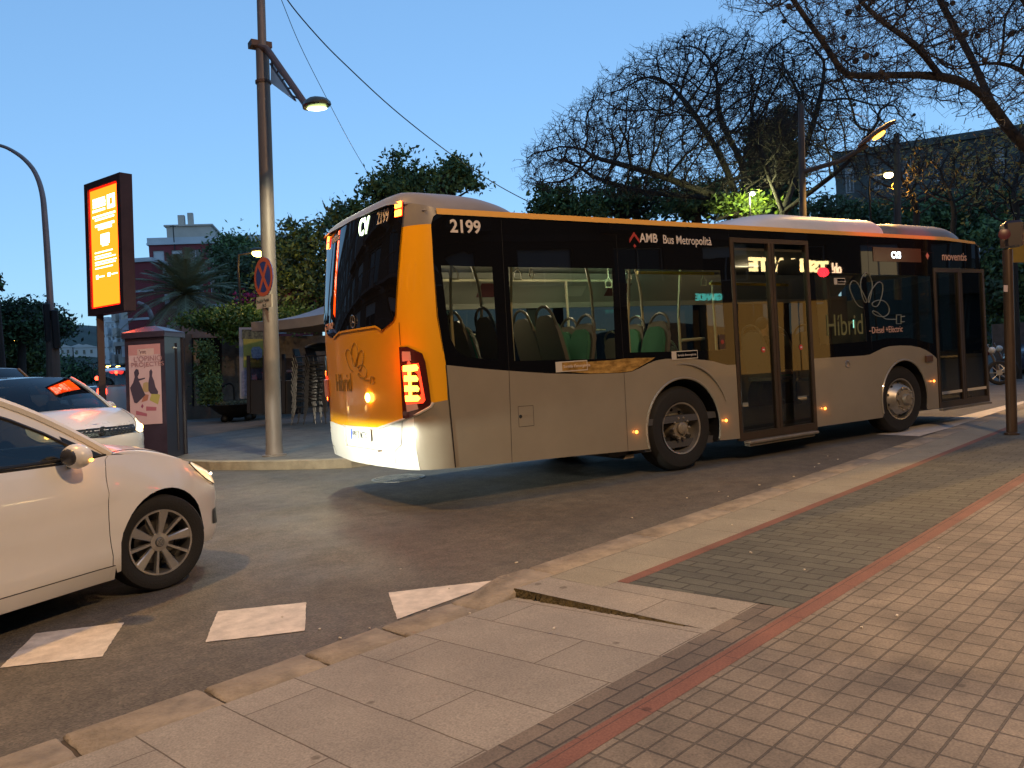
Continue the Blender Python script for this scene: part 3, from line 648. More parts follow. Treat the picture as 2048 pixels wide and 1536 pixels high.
# tail lights: near one wraps the corner, the far one mirrors it
tl = RP((800, 694), (816, 693), (845, 707), (851, 724), (858, 770), (862.6, 806), (858, 815), (831, 831.5), (808, 840))
M_TLH = mat('smoked_lamp_housing', (.05, .012, .01), .12, coat=.5); M_TLR = mat('red_lens_lit', (.9, .05, .02), .3, emit=(1, .035, .01), es=2.2)
M_TLY = mat('brake_lamp_core', (1, .6, .1), .3, emit=(1, .33, .03), es=6.5); M_TLC = mat('clear_lens', (.45, .3, .27), .15)
def mirror_s(poly): return [(2 * S_MID - s, z) for s, z in poly]
tlens = RP((806, 733), (838, 726), (844, 760), (851, 800), (847, 806), (815, 808))
bars = [RP((809, 731), (834, 729), (838, 735), (836, 741), (826, 743), (809, 743)), RP((811, 751), (834, 751), (838, 758), (836, 763), (811, 763)), RP((812, 771), (836, 771), (840, 777), (838, 783), (812, 783)), RP((813, 791), (837, 790), (842, 796), (838, 802), (814, 803))]
stem = [RP((818, 742), (824, 742), (824, 752), (818, 752)), RP((819, 762), (825, 762), (825, 772), (819, 772)), RP((820, 782), (826, 782), (826, 792), (820, 792))]
for side in (0, 1):
    mm = (lambda p: p) if side == 0 else mirror_s
    T = empty('tail_light'); T.parent = bus
    mb = MB(); region(mb, mm(tl), (), wrap(.014), .06, dens=.03); mb.build('lamp_housing', M_TLH, T, smooth=True)
    mb = MB(); region(mb, mm(tlens), (), wrap(.019), dens=.03); mb.build('red_lens', M_TLR, T, smooth=True)
    mb = MB()
    for b_ in bars + stem: region(mb, mm(b_), (), wrap(.023), dens=.03)
    mb.build('brake_lamp', M_TLY, T, smooth=True)
    for pp in (RP((806, 703), (822, 703), (824, 721), (807, 723)), RP((814, 807), (835, 806), (838, 818), (816, 824))): mb = MB(); region(mb, mm(pp), (), wrap(.018), dens=.03); mb.build('clear_lens', M_TLC, T, smooth=True)
p = wrap(.25)(tlens[0]); point('tail_light_glow', p, 2.5, (1, .08, .03), .05, bus)
# high brake lamps
for pts in (RP((772, 402), (787, 400), (788, 431), (773, 434)), RP((638.5, 476), (645, 472), (646, 494), (639.5, 498))):
    mb = MB(); region(mb, pts, (), wrap(.02), dens=.05); mb.build('high_brake_lamp', M_TLR, bus, smooth=True)
    cx = sum(a for a, _ in pts) / 4; cz = sum(b for _, b in pts) / 4; w_ = .035
    mb = MB(); region(mb, rrect(cx - .045, cz + .01, cx + .045, cz + .07, .01), (), wrap(.024)); region(mb, rrect(cx - .045, cz - .07, cx + .045, cz - .01, .01), (), wrap(.024)); mb.build('brake_lamp', M_TLY, bus)
# amber turn lamp
s_, z_ = RS(739, 795); c = wrap(.02)((s_, z_)); q = MB(); q.sphere(c, .05, 12, 8, sc_=(.35, 1.1, .95)); q.build('turn_lamp', mat('lamp_amber_bright', (1, .6, .15), .3, emit=(1, .50, .08), es=14), bus, smooth=True)

s_, z_ = RS(657, 776); c = wrap(.02)((s_, z_)); MB().box(c[0] - .012, c[0] + .02, c[1] - .05, c[1] + .05, z_ - .10, z_ + .10, bev=.01).build('fog_reflector', mat('pink_reflector', (.55, .2, .16), .3), bus)
# rear lettering, laid on the glass
def rtext(name, body, size, m, px, py, sx=1.0, bold=0.0, off=.017, shear=0):
    s0, z0 = RS(px, py); o = text(name, body, size, m, (0, 0, 0), (0, 0, 0), bus, sx=1, bold=bold, ex=.002)
    for v in o.data.vertices: x_, y_, h_ = v.co; v.co = wrap(off + h_)((s0 - x_ * sx, z0 + y_))
    return o
rtext('rear_fleet_number', '2199', .18, M_TXT, 738, 449, sx=.62, bold=.003)
rtext('rear_route_code', 'CV', .235, mat('green_white_led', (.8, .9, .7), .4, emit=(.75, 1, .62), es=4.5), 703, 472, sx=.72, bold=.004)
rtext('rear_company_lettering', 'moventis', .13, M_TXT, 649, 488, sx=.62)
rtext('model_lettering', 'CITARO', .095, mat('salmon_lettering'), 653, 661, sx=1.05, bold=.002)
s_, z_ = RS(708, 643); c = Vector(wrap(.021)((s_, z_))); q = MB()
q.tube([c + Vector((0, .062 * math.cos(a), .062 * math.sin(a))) for a in [k * math.pi / 12 for k in range(25)]], .006, 5)
for a in (90, 210, 330): q.tube([c, c + Vector((0, .058 * math.cos(math.radians(a)), .058 * math.sin(math.radians(a))))], [.009, .002], 5)
q.build('star_emblem', mat('dull_chrome'), bus)
M_OLD = mat('faded_olive_lettering', (.30, .16, .012), .5)
rtext('rear_hybrid_lettering', 'Híbrid', .27, M_OLD, 674, 782, sx=.80, off=.006)
def frear(p):
    px, py = 640 + (270 + (p[0] - 505) * .53) / 5.12, 650 + (185 + (p[1] - 440) * .8) / 5.12; r_ = RS(px, py); return wrap(.006)(r_)
petals(frear, bus, M_OLD, .004, 'rear_petal_drawing')
# number plate
s_, z_ = RS(725, 869); c = Vector(wrap(.02)((s_, z_)))
pr = empty('number_plate'); pr.parent = bus
MB().box(c.x - .004, c.x + .004, c.y - .26, c.y + .26, z_ - .058, z_ + .058).build('plate', mat('plate_white', (.75, .74, .66), .4), pr)
MB().box(c.x - .006, c.x - .003, c.y + .218, c.y + .258, z_ - .056, z_ + .056).build('plate_blue_band', mat('plate_blue', (.05, .12, .5), .4), pr)
text('plate_number', '9917 MTX', .105, mat('plate_ink', (.06, .06, .05), .5), (c.x - .007, c.y + .205, z_ - .038), ROT_REAR, pr, sx=.86, bold=.001)
MB().box(c.x + .0, c.x + .02, c.y - .42, c.y + .46, z_ - .15, z_ - .135).box(c.x + .0, c.x + .02, c.y + .44, c.y + .46, z_ - .135, z_ + .06).build('plate_recess_lip', M_BUMP, pr)
# ---- far side, roof, floor, front
mb = MB(); mb.box(-2.93, 6.4, BW - .03, BW, .44, 1.30).build('far_side_panel', M_SILV, bus)
mb = MB(); fx = [-2.95, -1.9, -1.75, -.35, -.2, 1.25, 1.4, 2.9, 3.05, 4.6, 4.75, 6.35]
mb.box(-2.95, 6.4, BW - .03, BW, 2.12, ZG)
for a, b_ in zip(fx[1:-1:2], fx[2:-1:2]): mb.box(a, b_, BW - .03, BW, 1.30, 2.12)
mb.box(6.30, 6.4, BW - .03, BW, 1.3, 2.12); mb.build('far_window_band', M_BLKM, bus)
for a, b_ in zip(fx[0::2], fx[1::2]): MB().quad((a, BW - .012, 1.3), (b_, BW - .012, 1.3), (b_, BW - .012, 2.12), (a, BW - .012, 2.12)).build('far_window', glass('far_window_glass', (.07, .07, .07), refl=.35), bus)
rf = MB()   # roof skin: low crown from gutter to gutter
n = 16; vs = []; 
for x in (-3.05, -2.9, 5.4, 6.3, 6.5):
    for k in range(n + 1):
        t = k / n; y = .02 + (BW - .04) * t; h = .12 * (1 - abs(2 * t - 1) ** 3.5); vs.append((x, y, ZG + .035 + h - (.10 if x > 6.4 else .03 if x > 6 else 0)))
fs = [(i * (n + 1) + k, i * (n + 1) + k + 1, (i + 1) * (n + 1) + k + 1, (i + 1) * (n + 1) + k) for i in range(4) for k in range(n)]
rf.add(vs, fs); rf.build('roof', M_ROOFW, bus, smooth=True)
def pod(x0, x1, y0, y1, z0, z1, pr_, pf, ex=3.0, nx=28, ny=24, rear=False):
    """smooth roof fairing: height falls off towards both ends with its own sharpness"""
    mb = MB(); vs = []
    for i in range(nx + 1):
        t = i / nx; t = .5 - .5 * math.cos(math.pi * t); x = x0 + (x1 - x0) * t
        hr = min(1, (t / pr_)) if pr_ > 0 else 1; hf = min(1, ((1 - t) / pf)); hh = (1 - (1 - hr) ** 2.4) ** .5 * (1 - (1 - hf) ** 2.0) ** .6
        for k in range(ny + 1):
            u = 2 * k / ny - 1; u = math.sin(u * R90); hz = (1 - abs(u) ** ex) ** (1 / 2.2); ins = (1 - hf) ** 2 * .25; xx = x
            if rear: xs = x0 + .36 * max(0, (abs(u) - .70) / .30) ** 2.2 - .03 * (1 - u * u); xx = xs + (x1 - xs) * t; hh = max(hh, .52 * min(1, hf * 3))
            vs.append((xx, (y0 + y1) / 2 + u * ((y1 - y0) / 2 - ins), z0 + (z1 - z0) * hz * hh))
    for i in range(nx):
        for k in range(ny):
            a = i * (ny + 1) + k; mb.f.append((a, a + 1, a + ny + 2, a + ny + 1)); mb.m.append(0)
    mb.v = vs; return mb
pod(-3.235, -1.78, .012, BW - .012, ZG - .0, 3.02, .14, .62, 6, rear=True).build('rear_roof_fairing', M_ROOF, bus, smooth=True, ang=60)
pod(1.45, 4.35, .13, BW - .13, ZG + .03, 3.09, .35, .07, 5).build('air_conditioning_pod', M_ROOFW, bus, smooth=True, ang=60)
pod(4.45, 6.50, .06, BW - .06, ZG + .0, 3.05, .12, .40, 5).build('front_roof_fairing', mat('dark_roof_plastic', (.16, .14, .13), .45, var=.1), bus, smooth=True, ang=60)
MB().box(-1.0, 6.4, .1, BW - .1, .26, .34).build('floor', mat('bus_floor', (.06, .06, .065), .8), bus)
MB().box(-2.9, .75, .05, BW - .05, .55, .62).build('raised_floor', mat('bus_floor'), bus)
M_CEIL = mat('bus_ceiling', (.36, .34, .29), .7)
MB().box(-3.0, 6.4, .05, BW - .05, 2.50, 2.53).build('ceiling', M_CEIL, bus)
MB().quad((-2.95, BW - .04, 2.12), (6.3, BW - .04, 2.12), (6.3, BW - .42, 2.48), (-2.95, BW - .42, 2.48)).box(-2.95, 6.3, BW - .10, BW - .04, 2.05, 2.12).build('ceiling_cove', M_CEIL, bus)
MB().quad((-2.95, .03, 2.30), (.88, .03, 2.30), (.88, .38, 2.49), (-2.95, .38, 2.49)).build('near_cove', M_CEIL, bus)
MB().box(-3.02, -2.97, .1, BW - .1, .5, 2.5).build('rear_bulkhead', mat('bulkhead_grey', (.10, .10, .10), .7), bus)
fr = MB()   # front end: raked windscreen wall with corner
for yy0, yy1 in ((.3, BW - .3),):
    fr.box(6.50, 6.66, .42, BW - .1, .28, 1.0, bev=.02); fr.box(6.44, 6.52, .3, BW - .1, 2.35, ZG)
fr.build('front_panel', M_SILV, bus)
part('front_corner', [(0.0, 1.02), (0.0, .28), (X(6.52), .28), (X(6.52), 1.02)], M_SILV, dens=.06, label='silver front corner panel beside the front door')
part('front_pillar', [(0.0, 2.5), (0.0, 1.02), (X(6.52), 1.02), (X(6.52), 2.66), (0.1, 2.6)], M_BLK, dens=.06)
MB().quad((6.60, .42, 1.0), (6.60, BW - .1, 1.0), (6.50, BW - .1, 2.4), (6.50, .42, 2.4)).build('windscreen', M_GLZ, bus)

# underbody
MB().box(-1.0, 6.3, .15, BW - .12, .33, .38).build('underbody', M_BLKM, bus)
q = MB(); p0 = SX(1262, 905); q.prism([(0, 0), (.14, .0), (.16, .10), (.10, .11)], lambda p: (-.80 + p[0], .10, .22 + p[1]), lambda p: (-.80 + p[0], .45, .22 + p[1])); q.build('mud_flap', mat('worn_step_metal'), bus)
# wheels
M_TYRE = mat('tyre_rubber', (.011, .010, .009), .75, var=.25, vs=12, bump=.2, bs=90); M_RIM = mat('steel_rim', (.42, .39, .34), .38, metal=.75, var=.3, vs=9); M_HUB = mat('hub_grey', (.30, .26, .20), .5, metal=.5, var=.35, vs=14)
def bus_wheel(x, y, steer, convex, label):
    r = empty('wheel', (x, y, .478)); r.parent = bus; r.rotation_euler = (0, 0, math.radians(steer)); r['label'] = label
    t = MB(); t.lathe([(.285, .02), (.30, -.0), (.36, -.012), (.43, -.006), (.462, .025), (.476, .06), (.478, .14), (.476, .22), (.462, .26), (.30, .28), (.285, .25)], 56, (0, 0, 0), 'Y')
    for k in (.09, .14, .19): t.lathe([(.479, k - .012), (.470, k - .010), (.470, k + .010), (.479, k + .012)], 56, (0, 0, 0), 'Y')
    t.build('tyre', M_TYRE, r, smooth=True, ang=30)
    t = MB()
    if convex: t.lathe([(.286, .01), (.292, -.004), (.275, .0), (.268, .05), (.262, .07), (.235, .055), (.185, -.055), (.17, -.065), (.15, -.065), (.135, -.06)], 48, (0, 0, 0), 'Y')
    else: t.lathe([(.286, .01), (.293, -.006), (.276, .0), (.268, .05), (.262, .10), (.240, .14), (.20, .155), (.15, .16), (.13, .15)], 48, (0, 0, 0), 'Y')
    t.build('rim', M_RIM, r, smooth=True, ang=40)
    t = MB(); yb = -.065 if convex else .15; yf = -.075 if convex else .02
    if convex: t.lathe([(.135, -.06), (.13, -.075), (.08, -.08), (.075, -.11), (.06, -.125), (0, -.125)], 32, (0, 0, 0), 'Y')
    else: t.lathe([(.135, .15), (.125, .10), (.115, .03), (.105, .012), (.07, .008), (.066, -.02), (.05, -.03), (0, -.03)], 32, (0, 0, 0), 'Y')
    t.build('hub', M_HUB, r, smooth=True, ang=40)
    t = MB()
    for k in range(10):
        a = 2 * math.pi * k / 10; rr = .152 if convex else .120; yy = -.062 if convex else .02
        t.lathe([(.016, yy + .01), (.016, yy - .022), (.009, yy - .032), (0, yy - .032)], 6, (rr * math.cos(a), 0, rr * math.sin(a)), 'Y')
    t.build('wheel_nuts', M_HUB, r)
    t = MB()
    for k in range(10):
        a = 2 * math.pi * (k + .5) / 10; rr = .225 if convex else .205; yy = .03 if convex else .150
        t.sphere((rr * math.cos(a), yy, rr * math.sin(a)), .020, 8, 6, sc_=(1, .8, 1))
    t.build('vent_holes', M_BLKM, r)
bus_wheel(0.02, .05, 0, False, 'rear twin wheel with recessed hub'); bus_wheel(4.28, .07, -6, True, 'front wheel with polished dished rim')
for x in (0.02, 4.28):
    t = MB(); t.lathe([(.0, 0), (.44, 0), (.478, .04), (.478, .24), (.44, .28), (0, .28)], 32, (x, BW - .34, .478), 'Y'); t.build('far_wheel', M_TYRE, bus, smooth=True, ang=30)
# ---- inside
M_SHELL = mat('seat_shell_grey', (.17, .15, .125), .45); M_CUSH = mat('seat_cushion_green', (.06, .22, .13), .8, var=.1, vs=30); M_RAIL = mat('pale_handrail', (.55, .50, .36), .35); M_RAILY = mat('yellow_handrail', (.85, .62, .02), .35)
def seat(x, y, zb, face):
    """face +1 looks to the front, -1 to the rear"""
    r = empty('seat', (x, y, zb)); r.parent = bus; r.rotation_euler = (0, 0, 0 if face > 0 else math.pi)
    def back(p, d):   # p=(u across, h up) ; leaning backwards
        u, h = p; return (-.06 - .26 * h + .05 * math.cos(u * 5) + d, u, .44 + h)
    out_ = [(-.20, 0), (.20, 0), (.215, .25), (.20, .48), (.15, .60), (.07, .645), (-.07, .645), (-.15, .60), (-.20, .48), (-.215, .25)]
    m_ = MB(); m_.prism(out_, lambda p: back(p, -.045), lambda p: back(p, .0)); m_.box(-.10, .36, -.21, .21, .40, .45, bev=.02); m_.build('seat_shell', M_SHELL, r, smooth=True, ang=40)
    m_ = MB(); m_.prism([(u * .86, .03 + h * .86) for u, h in out_], lambda p: back(p, -.002), lambda p: back(p, .035)); m_.box(-.05, .34, -.19, .19, .445, .485, bev=.02); m_.build('seat_cushion', M_CUSH, r, smooth=True, ang=40)
    m_ = MB(); m_.tube([back((.17 * math.cos(math.radians(a)), .56 + .18 * math.sin(math.radians(a))), -.03) for a in range(-10, 191, 20)], .016, 6); m_.build('grab_handle', mat('handle_grey', (.12, .11, .09), .35), r, smooth=True)
    return r
def atx(px, y): return SX(px, 600, y)[0]
for px, y in ((905, .86), (964, .36), (1040, .86), (1086, .36)): seat(atx(px, y) + .22, y, .72, 1)
for px, y in ((1134, .86), (1168, .36)): seat(atx(px, y) - .22, y, .62, -1)
for px, y in ((1268, .86), (1316, .36)): seat(atx(px, y) - .22, y, .62, -1)
for x, y, z_ in ((1.85, 1.9, .34), (3.1, .55, .42), (3.1, 1.0, .42), (3.9, 2.1, .42), (1.0, 2.1, .5), (-.4, 2.1, .62), (-1.3, 2.1, .62)): seat(x, y, z_, 1)
def rail(pts, m=M_RAIL, r_=.017): MB().tube(pts, r_, 8).build('handrail', m, bus, smooth=True)
def cur(px0, py0, px1, py1, y, bow=.04, ztop=2.5):
    x0, z0 = SX(px0, py0, y); x1, z1 = SX(px1, py1, y); rail([(x0 + (x1 - x0) * t + bow * math.sin(math.pi * t), y, z0 + (z1 - z0) * t) for t in [k / 8 for k in range(9)]] + [(x1, y, z1 - .5)])
cur(942, 525, 963, 640, .55); cur(903, 525, 903, 640, .75, -.01); cur(1170, 528, 1186, 640, .55, .03); cur(1022, 525, 1022, 640, .55, 0); cur(1268, 530, 1284, 620, .75, .03); cur(1259, 530, 1256, 650, .55, 0); cur(1361, 530, 1357, 630, .9, 0); cur(1424, 560, 1432, 680, .9, 0)
for a, b_, y in (((1275, 545), (1427, 547), .7), ((1420, 567), (1575, 570), .7)):
    x0, z0 = SX(*a, y); x1, z1 = SX(*b_, y); rail([(x0, y, z0), (x1, y, z1)], M_RAILY, .02)
x0, z0 = SX(1363, 681, .6); x1, z1 = SX(1408, 677, .6); rail([(x0, .6, z0), (x1, .6, z1)], M_RAIL, .02)
x, z = SX(1626, 560, .5); rail([(1.95, .35, 2.3), (1.97, .35, .5)])
for px, py in ((1061, 545),):
    x, z = SX(px, py, .7); q = MB(); q.tube([(x, .7, z + .12), (x + .01, .7, z + .04), (x + .045, .7, z - .02), (x + .02, .7, z - .07), (x - .02, .7, z - .03), (x, .7, z + .04)], .009, 6); q.build('strap_handle', M_RAIL, bus, smooth=True)
MB().box(3.6, 3.64, .12, 1.0, .4, 1.9).build('driver_partition', mat('partition_grey', (.07, .06, .05), .5), bus)
MB().box(1.55, 1.95, 1.6, 1.64, .35, 1.2).build('wheelchair_board', mat('board_brown', (.28, .15, .07), .6), bus)
MB().box(2.95, 3.30, .16, .22, 1.55, 1.95).box(2.80, 2.86, .1, .16, .4, 2.3).build('ticket_cabinet', mat('partition_grey'), bus)
x, z = SX(1706, 648, .3); MB().box(x - .045, x + .045, .28, .31, z - .075, z + .075, bev=.008).build('validator', M_BLKM, bus); MB().box(x - .03, x + .03, .272, .279, z - .055, z + .055).build('validator_screen', mat('screen_green', (.3, .6, .4), .4, emit=(.35, .9, .75), es=1.6), bus)
MB().box(5.6, 6.3, 1.2, 2.3, .4, 1.05, bev=.04).build('dashboard', mat('dash_black', (.03, .03, .03), .5), bus)
st_ = MB(); st_.tube([Vector((5.62, 1.75, 1.15)) + Vector((-.10 * math.cos(a), .21 * math.sin(a), .19 * math.cos(a))) for a in [k * math.pi / 10 for k in range(21)]], .014, 6); st_.build('steering_wheel', M_BLKM, bus)
for x0, x1, z0, z1, c_ in ((-1.2, -.9, 2.20, 2.36, 'poster_maroon'), (-2.2, -1.7, 2.20, 2.34, 'poster_pale'), (.2, .5, 2.2, 2.33, 'poster_pale'), (.9, 1.3, 2.2, 2.36, 'poster_maroon')):
    MB().add([(x0, BW - .04 - (z0 - 2.12) * 1.055 - .006, z0), (x1, BW - .04 - (z0 - 2.12) * 1.055 - .006, z0), (x1, BW - .04 - (z1 - 2.12) * 1.055 - .006, z1), (x0, BW - .04 - (z1 - 2.12) * 1.055 - .006, z1)], [(0, 1, 2, 3)]).build('cabin_notice', mat(c_, (.12, .03, .03) if 'maroon' in c_ else (.5, .47, .4), .5), bus)
rail([(-2.8, BW - .12, 1.72), (.9, BW - .12, 1.72)], M_RAIL, .012); rail([(-2.9, 1.9, 2.36), (.9, 1.9, 2.36)]); rail([(1.3, .35, 2.25), (1.3, .35, .4)])
for x_ in (-2.0, -1.1, -.1, .7): rail([(x_, 1.9, 2.36), (x_, 1.9, 1.2)])
for x_, y_ in ((-2.3, .9), (-1.5, .9), (.1, .9), (.45, 1.7), (2.0, 1.5)): MB().tube([(x_, y_, 2.5), (x_, y_, 2.38), (x_ + .05, y_, 2.32), (x_ + .05, y_, 2.25), (x_ - .05, y_, 2.25), (x_ - .05, y_, 2.32), (x_, y_, 2.38)], .009, 5).build('strap_handle', M_RAIL, bus, smooth=True)
# the bus's own ceiling lamps
for x, e, c_ in ((-2.0, 13.0, (1, .88, .62)), (-.6, 13.0, (1, .88, .62)), (.5, 10.0, (.58, 1, .66)), (2.6, 5.0, (1, .8, .5)), (4.6, 1.2, (.8, .9, 1))):
    MB().box(x - .25, x + .25, 1.22, 1.32, 2.488, 2.499).build('ceiling_lamp', mat('lamp_diffuser', (.7, .7, .6), .4, emit=(1, .9, .7), es=.6), bus)
    point('ceiling_lamp_light', (x, 1.27, 2.40), e, c_, .15, bus)
# ================================================================== cars
def catmull(P, n=8):
    P = [np.array(p, float) for p in P]; o = []
    for i in range(len(P) - 1):
        p0, p1, p2, p3 = P[max(0, i - 1)], P[i], P[i + 1], P[min(len(P) - 1, i + 2)]
        for k in range(n):
            t = k / n; o.append(.5 * ((2 * p1) + (p2 - p0) * t + (2 * p0 - 5 * p1 + 4 * p2 - p3) * t * t + (3 * p1 - p0 - 3 * p2 + p3) * t ** 3))
    o.append(P[-1]); return np.array(o)
M_WHITE = mat('white_car_paint', (0.70, 0.68, 0.64), 0.28, coat=0.6, var=0.04, vs=2)
M_CGLS = glass('car_glass', (0.30, 0.32, 0.30)); M_TRIMB = mat('black_trim', (0.012, 0.012, 0.013), 0.35)
M_ALLOY = mat('alloy', (0.52, 0.50, 0.47), 0.32, metal=0.85, var=.1, vs=20); M_DARKI = mat('car_interior', (0.025, 0.025, 0.027), 0.8)
M_LAMPC = mat('headlamp_glass', (0.55, 0.55, 0.52), 0.08, coat=1.0)
def alloy_wheel(par, x, y, r, side, steer=0.0, detail=True, spokes=5):
    w_ = empty('wheel', (x, y, r)); w_.parent = par; w_.rotation_euler = (0, 0, math.radians(steer) + (0 if side < 0 else math.pi))
    k = r / .31
    t = MB(); t.lathe([(.208 * k, -.07), (.215 * k, -.088), (.26 * k, -.105), (.295 * k, -.098), (.307 * k, -.08), (.31 * k, -.05), (.31 * k, .05), (.307 * k, .08), (.29 * k, .1), (.21 * k, .09)], 56 if detail else 20, (0, 0, 0), 'Y'); t.build('tyre', M_TYRE, w_, smooth=True, ang=40)
    t = MB(); t.lathe([(.214 * k, -.085), (.212 * k, -.092), (.200 * k, -.090), (.196 * k, -.06), (.192 * k, .07)], 56 if detail else 20, (0, 0, 0), 'Y')
    for i in range(spokes * 2):
        a = math.pi * i / spokes + .12; wide = i % 2 == 0; ww = (.034, .021) if wide else (.013, .010); ca, sa = math.cos(a), math.sin(a)
        def P(rr, off, yy): return (rr * k * ca - off * k * sa, yy, rr * k * sa + off * k * ca)
        if not detail and not wide: continue
        seg = [(.045, ww[1] * .8, -.062), (.10, ww[1], -.072), (.16, ww[0] * .85, -.080), (.204, ww[0], -.088)]; vs = []
        for rr, h, yy in seg: vs += [P(rr, -h, yy + .006), P(rr, -h * .75, yy), P(rr, h * .75, yy), P(rr, h, yy + .006), P(rr, h, yy + .03), P(rr, -h, yy + .03)]
        fs = [(a_ * 6 + b, a_ * 6 + (b + 1) % 6, a_ * 6 + 6 + (b + 1) % 6, a_ * 6 + 6 + b) for a_ in range(3) for b in range(6)]
        t.add(vs, fs)
    t.lathe([(.062 * k, -.045), (.060 * k, -.068), (.032 * k, -.072)], 30, (0, 0, 0), 'Y')
    t.build('rim', M_ALLOY, w_, smooth=True, ang=30)
    if detail:
        t = MB(); t.lathe([(.031 * k, -.068), (.030 * k, -.079), (.027 * k, -.082), (0, -.083)], 24, (0, 0, 0), 'Y'); t.build('hub_cap', mat('hub_cap_grey', (.2, .2, .2), .3, metal=.6), w_, smooth=True)
        t = MB(); t.tube([(.024 * k * math.cos(q), -.0835, .024 * k * math.sin(q)) for q in [j * math.pi / 10 for j in range(21)]], .0018, 4); s_ = .022 * k
        for pts in ([(-.5, .75), (0, .1), (.5, .75)], [(-.85, .35), (-.42, -.75), (0, -.05), (.42, -.75), (.85, .35)]): t.tube([(a * s_, -.084, b * s_) for a, b in pts], .0018, 4)
        t.build('hub_emblem', M_ALLOY, w_)
        t = MB()
        for i in range(5):
            a = 2 * math.pi * i / 5 + .12 + math.pi / 5; t.lathe([(.011, -.055), (.011, -.064), (0, -.064)], 8, (.048 * k * math.cos(a), 0, .048 * k * math.sin(a)), 'Y')
        t.build('wheel_nuts', mat('dark_nut', (.05, .045, .04), .5, metal=.5), w_)
    t = MB(); t.lathe([(.14 * k, -.01), (.14 * k, .005), (.05 * k, .005), (.05 * k, -.03), (0, -.03)], 32, (0, 0, 0), 'Y'); t.build('brake_disc', mat('brake_steel', (.16, .15, .14), .45, metal=.8, var=.2, vs=20), w_, smooth=True, ang=30)
    t = MB(); t.lathe([(.20 * k, .03), (0, .03)], 24, (0, 0, 0), 'Y'); t.build('wheel_backing', M_TRIMB, w_)
    return w_
